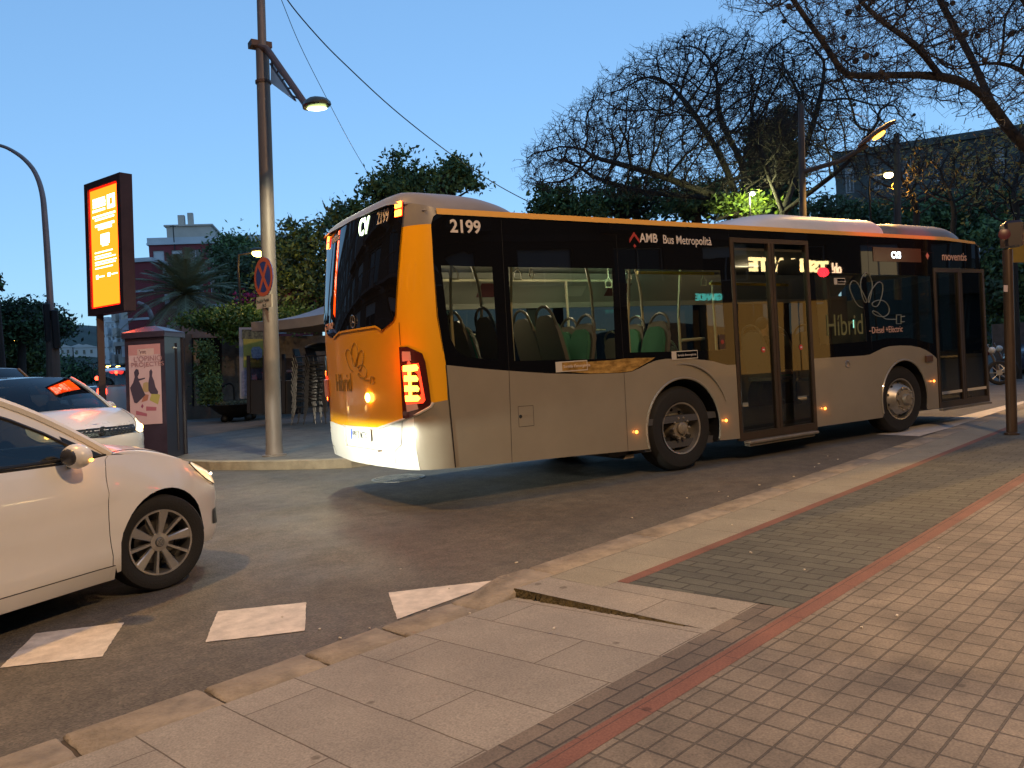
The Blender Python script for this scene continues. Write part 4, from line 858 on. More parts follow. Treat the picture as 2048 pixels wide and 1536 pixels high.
def car(name, loc, rz, label, cat='car', paint=M_WHITE, wb=2.47, fo=.80, ro=.70, W=.84, zk=1.0, rear_up=0.0, steer=0.0, wr=.31, detail=True, front='plain', group=None, roofm=None, tail=False, blink=None, head=False):
    C_ = empty(name, loc, rz, label, cat, group)
    xr = -wb - ro
    half = catmull([(fo, 0), (fo - .015, .25), (fo - .07, .50), (fo - .20, .68), (fo - .42, .785), (.05, .832), (-.5, .84), (-1.4, .84), (-wb + .3, .838), (-wb - .15, .82), (-wb - .45, .76), (xr + .07, .60), (xr, .35), (xr, 0)], 5)
    half[:, 1] *= W / .84
    S_ = np.concatenate([[0], np.cumsum(np.hypot(*np.diff(half, axis=0).T))])
    tx = np.gradient(half[:, 0], S_); ty = np.gradient(half[:, 1], S_); L = np.hypot(tx, ty); nx, ny = ty / L, -tx / L   # outward
    nx, ny = (nx, ny) if ny[len(ny) // 2] > 0 else (-nx, -ny)
    EX = [xr, xr + .15, -wb - .2, -wb, -1.4, -.6, -.33, 0, .3, .45, .62, .8]; EZ = [.90 + rear_up * .1, .93 + rear_up * .1, .945, .94, .92, .905, .925, .885, .80, .755, .715, .70]
    EX = [e if e < -.5 else (e * fo / .8 if e > 0 else e) for e in EX]
    zedge = lambda x: float(np.interp(x, EX, EZ)) * zk
    def at(s, z, off=0.0):
        x = np.interp(s, S_, half[:, 0]); y = np.interp(s, S_, half[:, 1]); a = np.interp(s, S_, nx); b = np.interp(s, S_, ny); q = math.hypot(a, b); a /= q; b /= q
        zz = z / zk; ze = zedge(x) / zk
        d = .10 * max(0, (.36 - zz) / .2) ** 2 * .6 + .015 * max(0, .60 - zz) + .055 * min(1.2, max(0, (zz - .62) / (ze - .60))) ** 2.4
        if .64 < zz < .76: d -= .011 * (1 - abs(zz - .70) / .06)
        if .30 < zz < .50: d += .010 * math.sin(math.pi * (zz - .30) / .20)
        fr_ = min(1, max(0, (x - fo * .35) / .4)); d += fr_ * .14 * max(0, (zz - .50) / .25) ** 2 * .7
        # flared arches
        for cx in (0, -wb):
            rr = math.hypot(x - cx, z - wr); 
            if rr < wr * 1.55 and abs(y) > W * .8: d -= .018 * (1 - max(0, (rr - wr * 1.12)) / (wr * .43)) if rr > wr * 1.12 else .018
        return np.array((x - a * (d - off), y - b * (d - off), z))
    sx_ = lambda x: float(np.interp(-x, -half[:, 0], S_))
    def wr_(side, off=0.0): return lambda p: tuple(at(p[0], p[1], off) * np.array((1, side, 1)))
    xc = -.33                                     # cowl corner
    def arch_s(cx, r, z0=.205):
        z0 *= zk; a0 = math.degrees(math.asin((wr - z0) / r)); return [(sx_(x), z) for x, z in arc(cx, wr, r, -a0, 180 + a0, 22)]
    ra = wr * 1.135
    top = [(float(s), zedge(float(np.interp(s, S_, half[:, 0])))) for s in np.linspace(0, S_[-1], 60)]
    def clip_top(s0, s1): return [(s0, zedge(float(np.interp(s0, S_, half[:, 0]))))] + [p for p in top if s0 < p[0] < s1] + [(s1, zedge(float(np.interp(s1, S_, half[:, 0]))))]
    st = .07 if detail else .2; zb = .20 * zk; zs = .255 * zk
    sA, sD0, sD1, sD2 = sx_(-.38), sx_(-.40), sx_(-1.42), sx_(-wb + .28)
    gp = .0025
    for side in (-1, 1):
        f = wr_(side); mb = MB()
        fender = [(0, zb)] + arch_s(0, ra) + [(sx_(-.36), zb), (sx_(-.385), zs)] + [(sD0 - gp, zs), (sx_(-.415) - gp, .5), (sD0 - gp, .80 * zk), (sx_(-.375), .90 * zk), (sx_(-.345), zedge(-.345))] + list(reversed(clip_top(0, sx_(-.345))))[1:]
        region(mb, fender, (), f, st, dens=.05 if detail else .15)
        mb.build('front_wing', paint, C_, smooth=True, ang=50)
        mb = MB(); dr_ = [(sD0 + gp, zs), (sD1 - gp, zs)] + [(sD1 - gp, zedge(-1.42))] + list(reversed(clip_top(sx_(-.345) + gp * 2, sD1 - gp)))[1:] + [(sx_(-.375) + gp * 2, .90 * zk), (sD0 + gp, .80 * zk), (sx_(-.415) + gp, .5)]
        region(mb, dr_, (), f, st, dens=.05 if detail else .15); mb.build('front_door', paint, C_, smooth=True, ang=50)
        mb = MB(); q = [(sD1 + gp, zs)] + [(sx_(-wb + ra + .01), zs), (sx_(-wb + ra), zb)] + [(sx_(-wb + .9 * ra), zb)][:0] + arch_s(-wb, ra)[0:] + [(S_[-1], zb + .03)] + list(reversed(clip_top(sD1 + gp, S_[-1])))
        region(mb, q, (), f, st * 1.3, dens=.07 if detail else .2); mb.build('rear_wing', paint, C_, smooth=True, ang=50)
        mb = MB(); q = [(sx_(-.37), .16 * zk), (sx_(-wb + ra), .16 * zk), (sx_(-wb + ra + .01), zs - .004), (sx_(-.385), zs - .004)]; region(mb, q, (), wr_(side, .008), st, dens=.06); mb.build('sill', paint, C_, smooth=True, ang=50)
        for cx in (0, -wb):
            mb = MB(); pts = arc(cx, wr, ra, -18, 198, 22); rings = [[at(sx_(x), z) * np.array((1, side, 1)) for x, z in pts], [np.array((x, side * .42, z)) for x, z in pts]]
            vs = [tuple(p) for r_ in rings for p in r_]; n = len(pts); mb.add(vs, [(i, i + 1, n + i + 1, n + i) for i in range(n - 1)] + [tuple(n + i for i in range(n))]); mb.build('wheel_well', M_TRIMB, C_)
    MB().box(xr + .1, fo - .14, -.55, .55, .17 * zk, .24 * zk).box(-wb + .38, -.42, -.78 * W / .84, .78 * W / .84, .18 * zk, .26 * zk).build('underside', M_TRIMB, C_)
    MB().box(-wb - .35, -.30, -.72 * W / .84, .72 * W / .84, .26, .42 * zk).build('cabin_floor', M_DARKI, C_)
    # ---- greenhouse
    zr = lambda x: float(np.interp(x, [-3.3, -2.95, -2.6, -1.9, -1.3, -1.12], [1.27, 1.33, 1.385, 1.425, 1.405, 1.385])) * zk + (rear_up * .06 if x < -2.4 else 0)
    yb = at(sx_(-1.0), zedge(-1.0))[1]
    def gy(x, z):   # half width of the cabin at height z
        e = at(sx_(min(max(x, xr + .12), xc)), zedge(min(max(x, xr + .12), xc)))[1] if x < -2.3 else yb if x < -.9 else float(np.interp(x, [-.9, xc], [yb, at(sx_(xc), zedge(xc))[1]]))
        t = max(0, (z - zedge(x))) / (.46 * zk); return e - .015 - .165 * t ** 1.1
    A0, A1 = (xc, zedge(xc) + .0), (-1.12, 1.385 * zk)
    def apil(t): x = A0[0] + (A1[0] - A0[0]) * t; return (x, A0[1] + (A1[1] - A0[1]) * (t + .10 * math.sin(math.pi * t)))
    xt, xb_ = xr + .28 - rear_up * .12, xr + .07
    rearp = [(xt, zr(xt)), ((xt + xb_) / 2 - .035, (zr(xt) + zedge(xb_)) / 2 + .06), (xb_, zedge(xb_))]
    outl = [apil(k / 10) for k in range(11)] + [(x, zr(x)) for x in np.linspace(-1.3, xt + .15, 8)] + rearp + [(x, zedge(x)) for x in np.linspace(xb_ + .1, xc - .1, 14)]
    pw = .075
    w1 = [(apil(.16)[0] - .10, zedge(-.6) + .022), ] + [(apil(t)[0] - .055 - .02 * t, apil(t)[1] - .05 - .012 * t) for t in (.2, .4, .6, .8, .95)] + [(-1.42, zr(-1.42) - .075), (-1.40, zedge(-1.4) + .022)]
    w1[0] = (-.52, zedge(-.5) + .02)
    w2 = [(-1.49, zedge(-1.5) + .022), (-1.50, zr(-1.5) - .075), (-2.2, zr(-2.2) - .08), (-wb + .03, zr(-wb) - .10), (-wb - .05, zedge(-wb) + .16), (-wb + .10, zedge(-wb) + .025)]
    for side in (-1, 1):
        g = lambda p, o=0.0, side=side: (p[0], side * (gy(p[0], p[1]) + o), p[1])
        mb = MB(); region(mb, outl, [w1, w2], g, .12, dens=.06); mb.build('cabin_side', paint, C_, smooth=True, ang=50)
        tri = [(apil(.03)[0] - .02, zedge(-.4) + .008), (apil(.34)[0] - .015, apil(.34)[1] - .05), (-.60, zedge(-.6) + .12), (-.60, zedge(-.6) + .012)]
        for wv, nm in ((w1, 'front_window'), (w2, 'rear_side_window')):
            mb = MB(); region(mb, wv, (), lambda p, g=g: g(p, .003), .15, dens=.1); go = mb.build(nm, M_CGLS, C_, smooth=True)
            mb = MB(); mb.tube([g(p, .004) for p in wv + wv[:1]], .011 if detail else .014, 5); mb.build('window_seal', M_TRIMB, go)
        mb = MB(); region(mb, tri, (), lambda p, g=g: g(p, .006)); mb.build('mirror_triangle', M_TRIMB, C_)
        mb = MB(); q = [(x, zedge(x) + .004) for x in np.linspace(-.36, -wb, 14)]; mb.tube([g(p, .006) for p in q], .010, 5); mb.build('waist_trim', M_TRIMB, C_)
        # mirror
        mr = empty('door_mirror', (0, 0, 0)); mr.parent = C_; mm = MB(); mx = -.64; yy = gy(mx, .97) + .02; zc = zedge(mx) + .05
        mm.tube([(mx + .03, side * (yy - .01), zc - .06), (mx + .02, side * (yy + .07), zc - .045)], .022, 8); mm.build('mirror_arm', M_TRIMB, mr, smooth=True)
        mm = MB(); mm.sphere((mx, side * (yy + .125), zc), .1, 24, 16, sc_=(.72, .98, .72)); mm.build('mirror_shell', paint, mr, smooth=True)
        mm = MB(); mm.sphere((mx - .045, side * (yy + .125), zc), .1, 20, 12, sc_=(.315, .70, .50)); mm.build('mirror_glass', mat('mirror_dark', (.05, .05, .055), .15), mr, smooth=True)
        if blink:
            mm = MB(); mm.tube([(mx + .066 * math.cos(a), side * (yy + .125 + .097 * math.sin(a)), zc - .026) for a in np.linspace(-.9, 1.35, 10)], .008, 6); mm.build('mirror_indicator', mat('amber_strip', (1, .4, .05), .3, emit=(1, .38, .03), es=9), mr, smooth=True)
        # handle
        q = at(sx_(-1.20), .80 * zk) * np.array((1, side, 1)); MB().box(q[0] - .09, q[0] + .09, q[1] - .018, q[1] + .018, q[2] - .016, q[2] + .016, bev=.006).build('door_handle', paint, C_)
    # windscreen, roof, hatch
    def lat(P0, bulgex, bulgez, n=14): return [(P0[0] + bulgex * (1 - b * b), b * P0[1], P0[2] + bulgez * (1 - b * b)) for b in [2 * k / n - 1 for k in range(n + 1)]]
    def strip(rows): 
        mb = MB(); n = len(rows[0]); mb.add([p for r_ in rows for p in r_], [(i * n + k, i * n + k + 1, (i + 1) * n + k + 1, (i + 1) * n + k) for i in range(len(rows) - 1) for k in range(n - 1)]); return mb
    rows = [lat((apil(t)[0], gy(*apil(t)), apil(t)[1]), .20 - .10 * t, .035) for t in [k / 10 for k in range(11)]]
    strip(rows).build('windscreen', M_CGLS, C_, smooth=True)
    for side in (-1, 1): mb = MB(); mb.tube([(apil(t)[0] + .005, side * (gy(*apil(t)) - .002), apil(t)[1] + .004) for t in [k / 10 for k in range(11)]], .026, 6); mb.build('windscreen_pillar', paint, C_, smooth=True)
    rx = [A1[0] - .0] + list(np.linspace(-1.25, xt, 12)); rows = [lat((x, gy(x, zr(x)), zr(x)), .10 * max(0, 1 - (A1[0] - x) / .5), .035) for x in rx]
    strip(rows).build('roof', roofm or paint, C_, smooth=True)
    rp = catmull(rearp, 5); rows = [lat((p[0], gy(p[0], p[1]) if p[1] > zedge(p[0]) else gy(p[0], zedge(p[0])), p[1]), -.10, .03 * (1 - k / 10)) for k, p in enumerate(rp)]
    strip(rows[:2]).build('tailgate_top', paint, C_, smooth=True); strip(rows[1:-1]).build('rear_screen', M_CGLS, C_, smooth=True); 
    # rear deck closing below the screen
    bnd = [at(s, zedge(float(np.interp(s, S_, half[:, 0])))) for s in np.linspace(sx_(xb_), S_[-1], 10)]
    r0 = rows[-2]; mb = MB(); e = [tuple(p * np.array((1, -1, 1))) for p in bnd] + [tuple(p) for p in reversed(bnd)]
    e2 = [(np.interp(i, np.linspace(0, len(e) - 1, len(r0)), [p[0] for p in r0]), np.interp(i, np.linspace(0, len(e) - 1, len(r0)), [p[1] for p in r0]), np.interp(i, np.linspace(0, len(e) - 1, len(r0)), [p[2] for p in r0])) for i in range(len(e))]
    strip([e, e2]).build('tailgate', paint, C_, smooth=True)
    # bonnet
    ye = [at(s, zedge(float(np.interp(s, S_, half[:, 0])))) for s in np.linspace(0, sx_(xc), 60)]
    Y = np.array([p[1] for p in ye]); Xf = np.array([p[0] for p in ye]); ymax = Y[-1]
    def bonnet(y, t, off=0.0):
        b = abs(y) / ymax; xf = float(np.interp(abs(y), Y, Xf)); zf = zedge_y(xf, y); x0 = apil(0)[0] + .20 * (1 - b * b); z0 = apil(0)[1] + .035 * (1 - b * b)
        ln = max(0, xf - x0); return (x0 + (xf - x0) * t, y, z0 + (zf - z0) * t + .075 * zk * ln * math.sin(math.pi * max(0, t) ** .85) * 1.0 + .012 * (1 - b * b) * t + off)
    def zedge_y(xf, y):
        return float(np.interp(abs(y), Y, [p[2] for p in ye]))
    ys = [ymax * math.sin(k / 20 * R90) for k in range(-20, 21)]
    rows = [[bonnet(y, t) for y in ys] for t in [k / 16 for k in range(17)]]
    strip(rows).build('bonnet', paint, C_, smooth=True, ang=50)
    for side in (-1, 1): mb = MB(); mb.tube([bonnet(side * (ymax * .93 - .10 * t ** 3), t, .001) for t in np.linspace(.0, .93, 14)], .0028, 4); mb.build('bonnet_gap', M_SEAM, C_)
    strip([[bonnet(y, -.02) for y in ys[3:-3]], [bonnet(y, .05, .004) for y in ys[3:-3]]]).build('cowl_grille', M_TRIMB, C_)
    # ---- lights and front
    sh0, sh1 = sx_(fo - .50), 0.0
    hl = [(sx_(x), z * zk) for x, z in ((fo - .50, .785), (fo - .46, .735), (fo - .36, .655), (fo - .24, .60), (fo - .10, .59), (fo - .07, .63), (fo - .10, .675), (fo - .20, .725), (fo - .32, .765), (fo - .42, .785))]
    for side in (-1, 1):
        hd = empty('headlight'); hd.parent = C_
        mb = MB(); region(mb, hl, (), wr_(side, .006), .03, dens=.03); mb.build('lamp_glass', mat('headlamp_warm', (.6, .5, .4), .12, emit=(1, .62, .30), es=1.2, coat=1) if (blink and not head) else M_LAMPC if not head else mat('headlamp_lit', (.9, .8, .6), .2, emit=(1, .78, .45), es=1.1), hd, smooth=True)
        mb = MB(); q = [wr_(side, .007)(p) for p in hl + hl[:1]]; mb.tube(q, .005, 4); mb.build('lamp_rim', M_TRIMB, hd)
        c = wr_(side, .012)((sx_(fo - .17), .665 * zk))
        if head or blink:
            mb = MB(); mb.sphere(c, .050 if head else .010, 12, 8, sc_=(.6, .8, .9)); mb.build('lamp_core', mat('lamp_amber_lit' if blink == 'amber' else 'lamp_core_lit', (1, .8, .5), .3, emit=(1, .50, .12) if blink == 'amber' else (1, .86, .62), es=22 if blink == 'amber' else 12), hd, smooth=True)
    mb = MB()
    if front == 'plain':
        for side in (-1, 1):
            region(mb, [(0, .60 * zk), (sx_(fo - .085), .60 * zk), (sx_(fo - .085), .655 * zk), (0, .655 * zk)], (), wr_(side, .003), dens=.05)
            region(mb, [(0, .30 * zk), (sx_(fo - .05), .30 * zk), (sx_(fo - .03), .42 * zk), (0, .43 * zk)], (), wr_(side, .003), dens=.05)
            region(mb, [(sx_(fo - .14), .30 * zk), (sx_(fo - .30), .32 * zk), (sx_(fo - .28), .42 * zk), (sx_(fo - .13), .42 * zk)], (), wr_(side, .003), dens=.05)
        mb.build('grille', M_TRIMB, C_)
    else:
        gl = [(0, .60 * zk), (sx_(fo - .07), .62 * zk), (sx_(fo - .115), .755 * zk), (0, .765 * zk)]; gl = [(s, z - .012 * zk) for s, z in gl]
        for side in (-1, 1): region(mb, gl, (), wr_(side, .004), .05, dens=.04)
        gr = mb.build('grille', M_TRIMB, C_); mb = MB()
        for side in (-1, 1): mb.tube([wr_(side, .008)(p) for p in [(0, gl[0][1])] + [(s, z) for s, z in gl[1:]]] + [wr_(side, .008)((0, gl[3][1]))], .007, 5)
        mb.build('grille_frame', mat('chrome', (.6, .6, .6), .15, metal=1), gr)
        mb = MB()
        for side in (-1, 1):
            for r_ in range(6):
                z = (.608 + r_ * .0235) * zk
                for k in range(7):
                    s0 = .075 + k * .062 + (r_ % 2) * .03
                    if s0 < sx_(fo - .085) - .03: mb.tube([wr_(side, .008)((s0, z)), wr_(side, .008)((s0 + .034, z))], .0050, 4)
        mb.build('grille_dashes', mat('chrome'), gr)
        q = wr_(1, .045)((0, .672 * zk)); eb = text('emblem', 'S', .155, mat('chrome'), (q[0], .045, q[2] - .054), (R90, 0, R90), C_, ex=.004, bold=.008, sx=1.1)
        eb.scale = (-1.1, 1, 1); eb.location.y = .045; eb.rotation_euler = (R90, 0, R90); eb.scale = (1.1, 1, 1); eb.location.y = -.05
        mb = MB(); q = wr_(1, .02)((0, .44)); mb.box(q[0] - .01, q[0] + .008, -.26, .26, .36, .47); mb.build('front_plate', mat('plate_white'), C_)
        mb = MB()
        for side in (-1, 1): region(mb, [(0, .27 * zk), (sx_(fo - .12), .27 * zk), (sx_(fo - .10), .33 * zk), (0, .34 * zk)], (), wr_(side, .004), dens=.05)
        mb.build('lower_intake', M_TRIMB, C_)
    if front == 'plain' and detail:
        mb = MB(); q = wr_(1, .012)((0, .63)); mb.tube([(q[0], .05 * math.cos(a), q[2] + .05 * math.sin(a)) for a in [k * math.pi / 10 for k in range(21)]], .004, 4); mb.build('front_emblem', mat('chrome', (.6, .6, .6), .15, metal=1), C_)
    for side in (-1, 1):
        mb = MB(); region(mb, [(sx_(xr + .28), .70 * zk), (S_[-1] - .42, .72 * zk), (S_[-1] - .40, .86 * zk), (sx_(xr + .30), .88 * zk)], (), wr_(side, .006), .05, dens=.05)
        mb.build('tail_light', mat('car_tail_lit', (.8, .04, .02), .3, emit=(1, .05, .02), es=7) if tail else mat('car_tail_red', (.25, .01, .01), .2), C_, smooth=True)
    # ---- inside
    mb = MB()
    for y in (-.36, .36):
        for x in (-1.25, -2.1): mb.box(x - .1, x + .38, y - .22, y + .22, .38, .52 * zk, bev=.04); mb.prism([(-.22, 0), (.22, 0), (.20, .50), (.13, .55), (.12, .70), (-.12, .70), (-.13, .55), (-.20, .50)], lambda p: (x - .08 - .25 * p[1], y + p[0], .46 + p[1] * .92), lambda p: (x - .20 - .25 * p[1], y + p[0], .46 + p[1] * .92))
    mb.box(-.62, -.30, -.62, .62, .62, .86 * zk, bev=.05); mb.build('seats_and_dashboard', M_DARKI, C_, smooth=True)
    mb = MB(); mb.tube([Vector((-.76, .36, .86 * zk)) + Vector((-.07 * math.cos(a), .18 * math.sin(a), .165 * math.cos(a))) for a in [k * math.pi / 12 for k in range(25)]], .014, 6); mb.tube([(-.76, .2, .86), (-.76, .52, .86)], .012, 5); mb.build('steering_wheel', M_TRIMB, C_, smooth=True)
    for x in (0, -wb):
        for side in (-1, 1): alloy_wheel(C_, x, side * (W - .115), wr, side, steer if x == 0 else 0, detail)
    return C_
TH = math.radians(33)
P0 = Vector((-5.59, -.86, 0)); P0 = P0 + Vector((.052, -.034, 0)); o_ = P0 + Vector((-math.sin(TH), math.cos(TH), 0)) * .825
hatch = car('white_hatchback', (o_.x, o_.y, 0), TH, 'glossy white hatchback in the foreground turning in behind the bus', steer=-14, blink='yes')
# its dipped beam: a lamp whose pattern is cut off at the top
def headlamp(par, x, y, z, e, col_=(.95, 1, .88)):
    l = bpy.data.lights.new('headlamp_beam', 'SPOT'); l.energy = e; l.color = col_; l.spot_size = math.radians(100); l.spot_blend = .6; l.shadow_soft_size = .01
    l.use_nodes = True; nt = l.node_tree; em = nt.nodes['Emission']; tc = nt.nodes.new('ShaderNodeTexCoord'); sp = nt.nodes.new('ShaderNodeSeparateXYZ')
    lk(nt, tc.outputs['Normal'], sp.inputs[0]); mr = nt.nodes.new('ShaderNodeMapRange'); mr.interpolation_type = 'SMOOTHSTEP'
    mr.inputs['From Min'].default_value = .02; mr.inputs['From Max'].default_value = .09; mr.inputs['To Min'].default_value = 1; mr.inputs['To Max'].default_value = 0.0
    lk(nt, sp.outputs['Y'], mr.inputs[0])
    m2 = nt.nodes.new('ShaderNodeMapRange'); m2.inputs['From Min'].default_value = -.32; m2.inputs['From Max'].default_value = -.12; m2.inputs['To Min'].default_value = .06; m2.inputs['To Max'].default_value = 1
    m3 = nt.nodes.new('ShaderNodeMath'); m3.operation = 'MULTIPLY'; lk(nt, sp.outputs['Y'], m2.inputs[0]); lk(nt, mr.outputs[0], m3.inputs[0]); lk(nt, m2.outputs[0], m3.inputs[1]); lk(nt, m3.outputs[0], em.inputs['Strength'])
    o = bpy.data.objects.new('headlamp_beam', l); col.objects.link(o); o.parent = par; o.location = (x, y, z); o.rotation_euler = (R90, 0, -R90)
    return o
headlamp(hatch, .85, -.50, .70, 270); headlamp(hatch, .85, .50, .70, 270)
g = AD(200, 868, 11.2); hx = math.radians(-65)
suv = car('white_suv', (g.x - .75 * math.cos(hx), g.y - .75 * math.sin(hx), 0), hx, 'white sport utility car with chrome dashed grille waiting behind the hatchback', paint=mat('white_suv_paint', (.66, .62, .62), .28, coat=.6, var=.03, vs=2), wb=2.6, fo=.85, W=.89, zk=1.10, wr=.33, front='grid', head=True, blink='amber', roofm=mat('dark_roof_paint', (.05, .05, .06), .2, coat=.5))
g = AD(30, 760, 17)
car('van', (g.x - .2, g.y, 0), math.radians(-72), 'white van with orange reflections in its paint, whose roof shows above the dark roof of the car in front', 'van', paint=mat('van_reflection_orange', (.62, .26, .06), .35, coat=.3), wb=2.7, W=.9, zk=1.36, wr=.33, detail=False, roofm=mat('van_roof_white', (.6, .55, .5), .4), rear_up=1)  # orange reflections put into the van's body colour
# ================================================================== buildings
def V3(p): return Vector((p[0], p[1], p[2] if len(p) > 2 else 0))
M_PANE = mat('window_pane', (.02, .025, .03), .08); M_PANEL = mat('window_pane_lit', (.3, .25, .15), .3, emit=(1, .75, .4), es=.8)
M_WFR = mat('window_frame_white', (.5, .5, .5), .6)
def building(name, label, p0, p1, depth, z0, h, floors, bays, wall, band, balc=None, group=None, cat='building', first=0, lit=(), wfrac=.55, parapet=.6, setback=None, wrand=5, railm=None):
    """p0 -> p1 is the foot of the front wall, left to right as one faces it; depth goes back from it"""
    r = empty(name, (p0[0], p0[1], z0), 0, label, cat, group); rr = random.Random(wrand)
    a = Vector((p1[0] - p0[0], p1[1] - p0[1], 0)); L = a.length; a.normalize(); n = Vector((a.y, -a.x, 0))   # n: out of the front
    r.rotation_euler = (0, 0, math.atan2(a.y, a.x))
    # local: x along, y into the building, z up
    fh = h / floors; bw = L / bays; ws = []
    holes = []
    for f in range(first, floors):
        for b in range(bays):
            x0 = (b + .5 - wfrac / 2) * bw; x1 = (b + .5 + wfrac / 2) * bw; zz0 = f * fh + (.12 if balc and (b % 2 == 0 or balc == 'all') else .32) * fh; zz1 = f * fh + .82 * fh
            ws.append((x0, x1, zz0, zz1, f, b)); holes.append([(x0, zz0), (x1, zz0), (x1, zz1), (x0, zz1)])
    mb = MB(); region(mb, [(0, 0), (L, 0), (L, h), (0, h)], holes, lambda p: (p[0], 0, p[1]))
    for x0, x1, a0, a1, f, b in ws: mb.quad((x0, 0, a0), (x0, .25, a0), (x0, .25, a1), (x0, 0, a1)); mb.quad((x1, .25, a0), (x1, 0, a0), (x1, 0, a1), (x1, .25, a1)); mb.quad((x0, 0, a1), (x0, .25, a1), (x1, .25, a1), (x1, 0, a1)); mb.quad((x0, .25, a0), (x0, 0, a0), (x1, 0, a0), (x1, .25, a0))
    mb.quad((0, 0, 0), (0, depth, 0), (0, depth, h), (0, 0, h)); mb.quad((L, depth, 0), (L, 0, 0), (L, 0, h), (L, depth, h)); mb.quad((L, depth, 0), (0, depth, 0), (0, depth, h), (L, depth, h))
    mb.build('wall', wall, r)
    mb = MB(); mb.box(-.15, L + .15, -.18, depth + .1, h, h + .18); mb.box(-.1, L + .1, -.1, .1, h + .18, h + .18 + parapet); mb.box(-.1, .1, .1, depth, h + .18, h + .18 + parapet); mb.box(L - .1, L + .1, .1, depth, h + .18, h + .18 + parapet); mb.build('roof', band, r)
    mb = MB()
    for f in range(1, floors): mb.box(-.02, L + .02, -.06, .0, f * fh - .09 * fh, f * fh - .01)
    mb.build('floor_band', band, r)
    for i, (x0, x1, a0, a1, f, b) in enumerate(ws[:95]):
        mb = MB(); mb.quad((x0, .22, a0), (x1, .22, a0), (x1, .22, a1), (x0, .22, a1)); w_ = mb.build('window', M_PANEL if i in lit else M_PANE, r)
        mb = MB(); t = .06; xm = (x0 + x1) / 2
        mb.box(x0, x0 + t, .15, .21, a0, a1).box(x1 - t, x1, .15, .21, a0, a1).box(x0 + t, x1 - t, .15, .21, a1 - t, a1).box(x0 + t, x1 - t, .15, .21, a0, a0 + t).box(xm - t / 2, xm + t / 2, .15, .21, a0 + t, a1 - t)
        if rr.random() < .5: sh = rr.uniform(.2, .7); mb.box(x0 + t, x1 - t, .13, .16, a1 - (a1 - a0) * sh, a1)
        mb.build('window_frame', M_WFR, w_)
    if balc:
        k = 0
        for f in range(max(1, first), floors):
            for b in range(bays):
                if (balc == 'all' or b % 2 == 0) and k < 60:
                    k += 1; mb = MB(); x0, x1 = (b + .08) * bw, (b + .92) * bw; z = f * fh
                    mb.box(x0, x1, -1.0, 0, z - .02, z + .14)
                    if railm is None or rr.random() < .25: mb.box(x0, x1, -1.0, -.94, z + .14, z + 1.05).box(x0, x0 + .06, -.94, 0, z + .14, z + 1.05).box(x1 - .06, x1, -.94, 0, z + .14, z + 1.05)
                    else:
                        nn = int((x1 - x0) / .13)
                        for q in range(nn + 1): xx = x0 + (x1 - x0 - .02) * q / nn; mb.box(xx, xx + .02, -.98, -.96, z + .14, z + 1.0)
                        mb.box(x0, x1, -1.0, -.94, z + 1.0, z + 1.05)
                    mb.build('balcony', band, r)
    if setback:
        x0, x1, y0, y1, hh = setback; mb = MB(); mb.box(x0, x1, y0, y1, h + .18, h + hh).box(x0 - .2, x1 + .2, y0 - .2, y1 + .2, h + hh, h + hh + .15).box(x0 + 1.0, x0 + 1.6, y0 + .5, y0 + 1.1, h + hh + .15, h + hh + 1.2).box(x1 - 2.2, x1 - 1.7, y0 + .5, y0 + 1.0, h + hh + .15, h + hh + 1.4); mb.build('roof_house', wall if name != 'red_apartment_block' else mat('cream_render'), r)
    return r
M_CRM = mat('cream_render', (.50, .44, .38), .85, var=.15, vs=.8); M_WREN = mat('white_render', (.50, .52, .54), .85, var=.12, vs=.6)
M_REDR = mat('dark_red_render', (.20, .035, .04), .85, var=.2, vs=.5); M_GREYR = mat('grey_render', (.14, .14, .14), .9, var=.25, vs=.6)
M_TANR = mat('tan_render', (.075, .050, .032), .85, var=.25, vs=.7); M_DKB = mat('brown_brick_far', (.13, .085, .065), .9, var=.3, vs=1.2)
M_RAILI = mat('iron_rail', (.03, .03, .03), .5, metal=.5)
# across the street behind the viewer, seen in the bus's glass
rb = building('apartment_block', 'tan apartment block with shop signs mirrored in the side windows of the bus', (46, -13.5), (-24, -30), 10, 0, 17, 5, 16, M_TANR, M_DKB, balc='half', first=1, lit=(3, 22, 37), wrand=3)
rb2 = building('apartment_block', 'brown apartment block with railed balconies mirrored in the rear window of the bus', (-14.5, -30), (-16.5, 96), 10, 0, 15, 5, 24, M_DKB, mat('pinkish_concrete', (.22, .16, .14), .85, var=.2, vs=1), balc='all', first=1, wrand=8, railm=M_RAILI)
_a = Vector((46, -13.5, 0)); _d = (Vector((-24, -30, 0)) - _a).normalized(); _n = Vector((-_d.y, _d.x, 0)); _n = _n if _n.y > 0 else -_n
for x0, x1 in ((60, 27.5), (20.5, -20)):  # unseen dark shutters, added to darken what the side windows mirror
    if x0 > 46: x0 = 46
    p0_ = _a + _d * ((46 - x0) / -_d.x) ; p1_ = _a + _d * ((46 - x1) / -_d.x); c_ = (p0_ + p1_) / 2 + _n * .06
    for k in range(2): mb = MB(); mb.obox(c_ + Vector((0, 0, 1.7)), (p1_ - p0_).length / 2, .04, 1.7, _d) if k == 0 else [mb.obox(c_ + _n * .06 + Vector((0, 0, .15 + q * .16)), (p1_ - p0_).length / 2, .02, .02, _d) for q in range(20)]; o = mb.build('added_shutter', mat('added_shutter_dark', (.022, .022, .024), .6, var=.3, vs=3)); o.parent = rb; o.matrix_parent_inverse = (Matrix.Translation(rb.location) @ Matrix.Rotation(rb.rotation_euler.z, 4, 'Z')).inverted()
p0_ = _a + _d * ((46 - 27.3) / -_d.x); p1_ = _a + _d * ((46 - 20.7) / -_d.x); c_ = (p0_ + p1_) / 2 + _n * .05
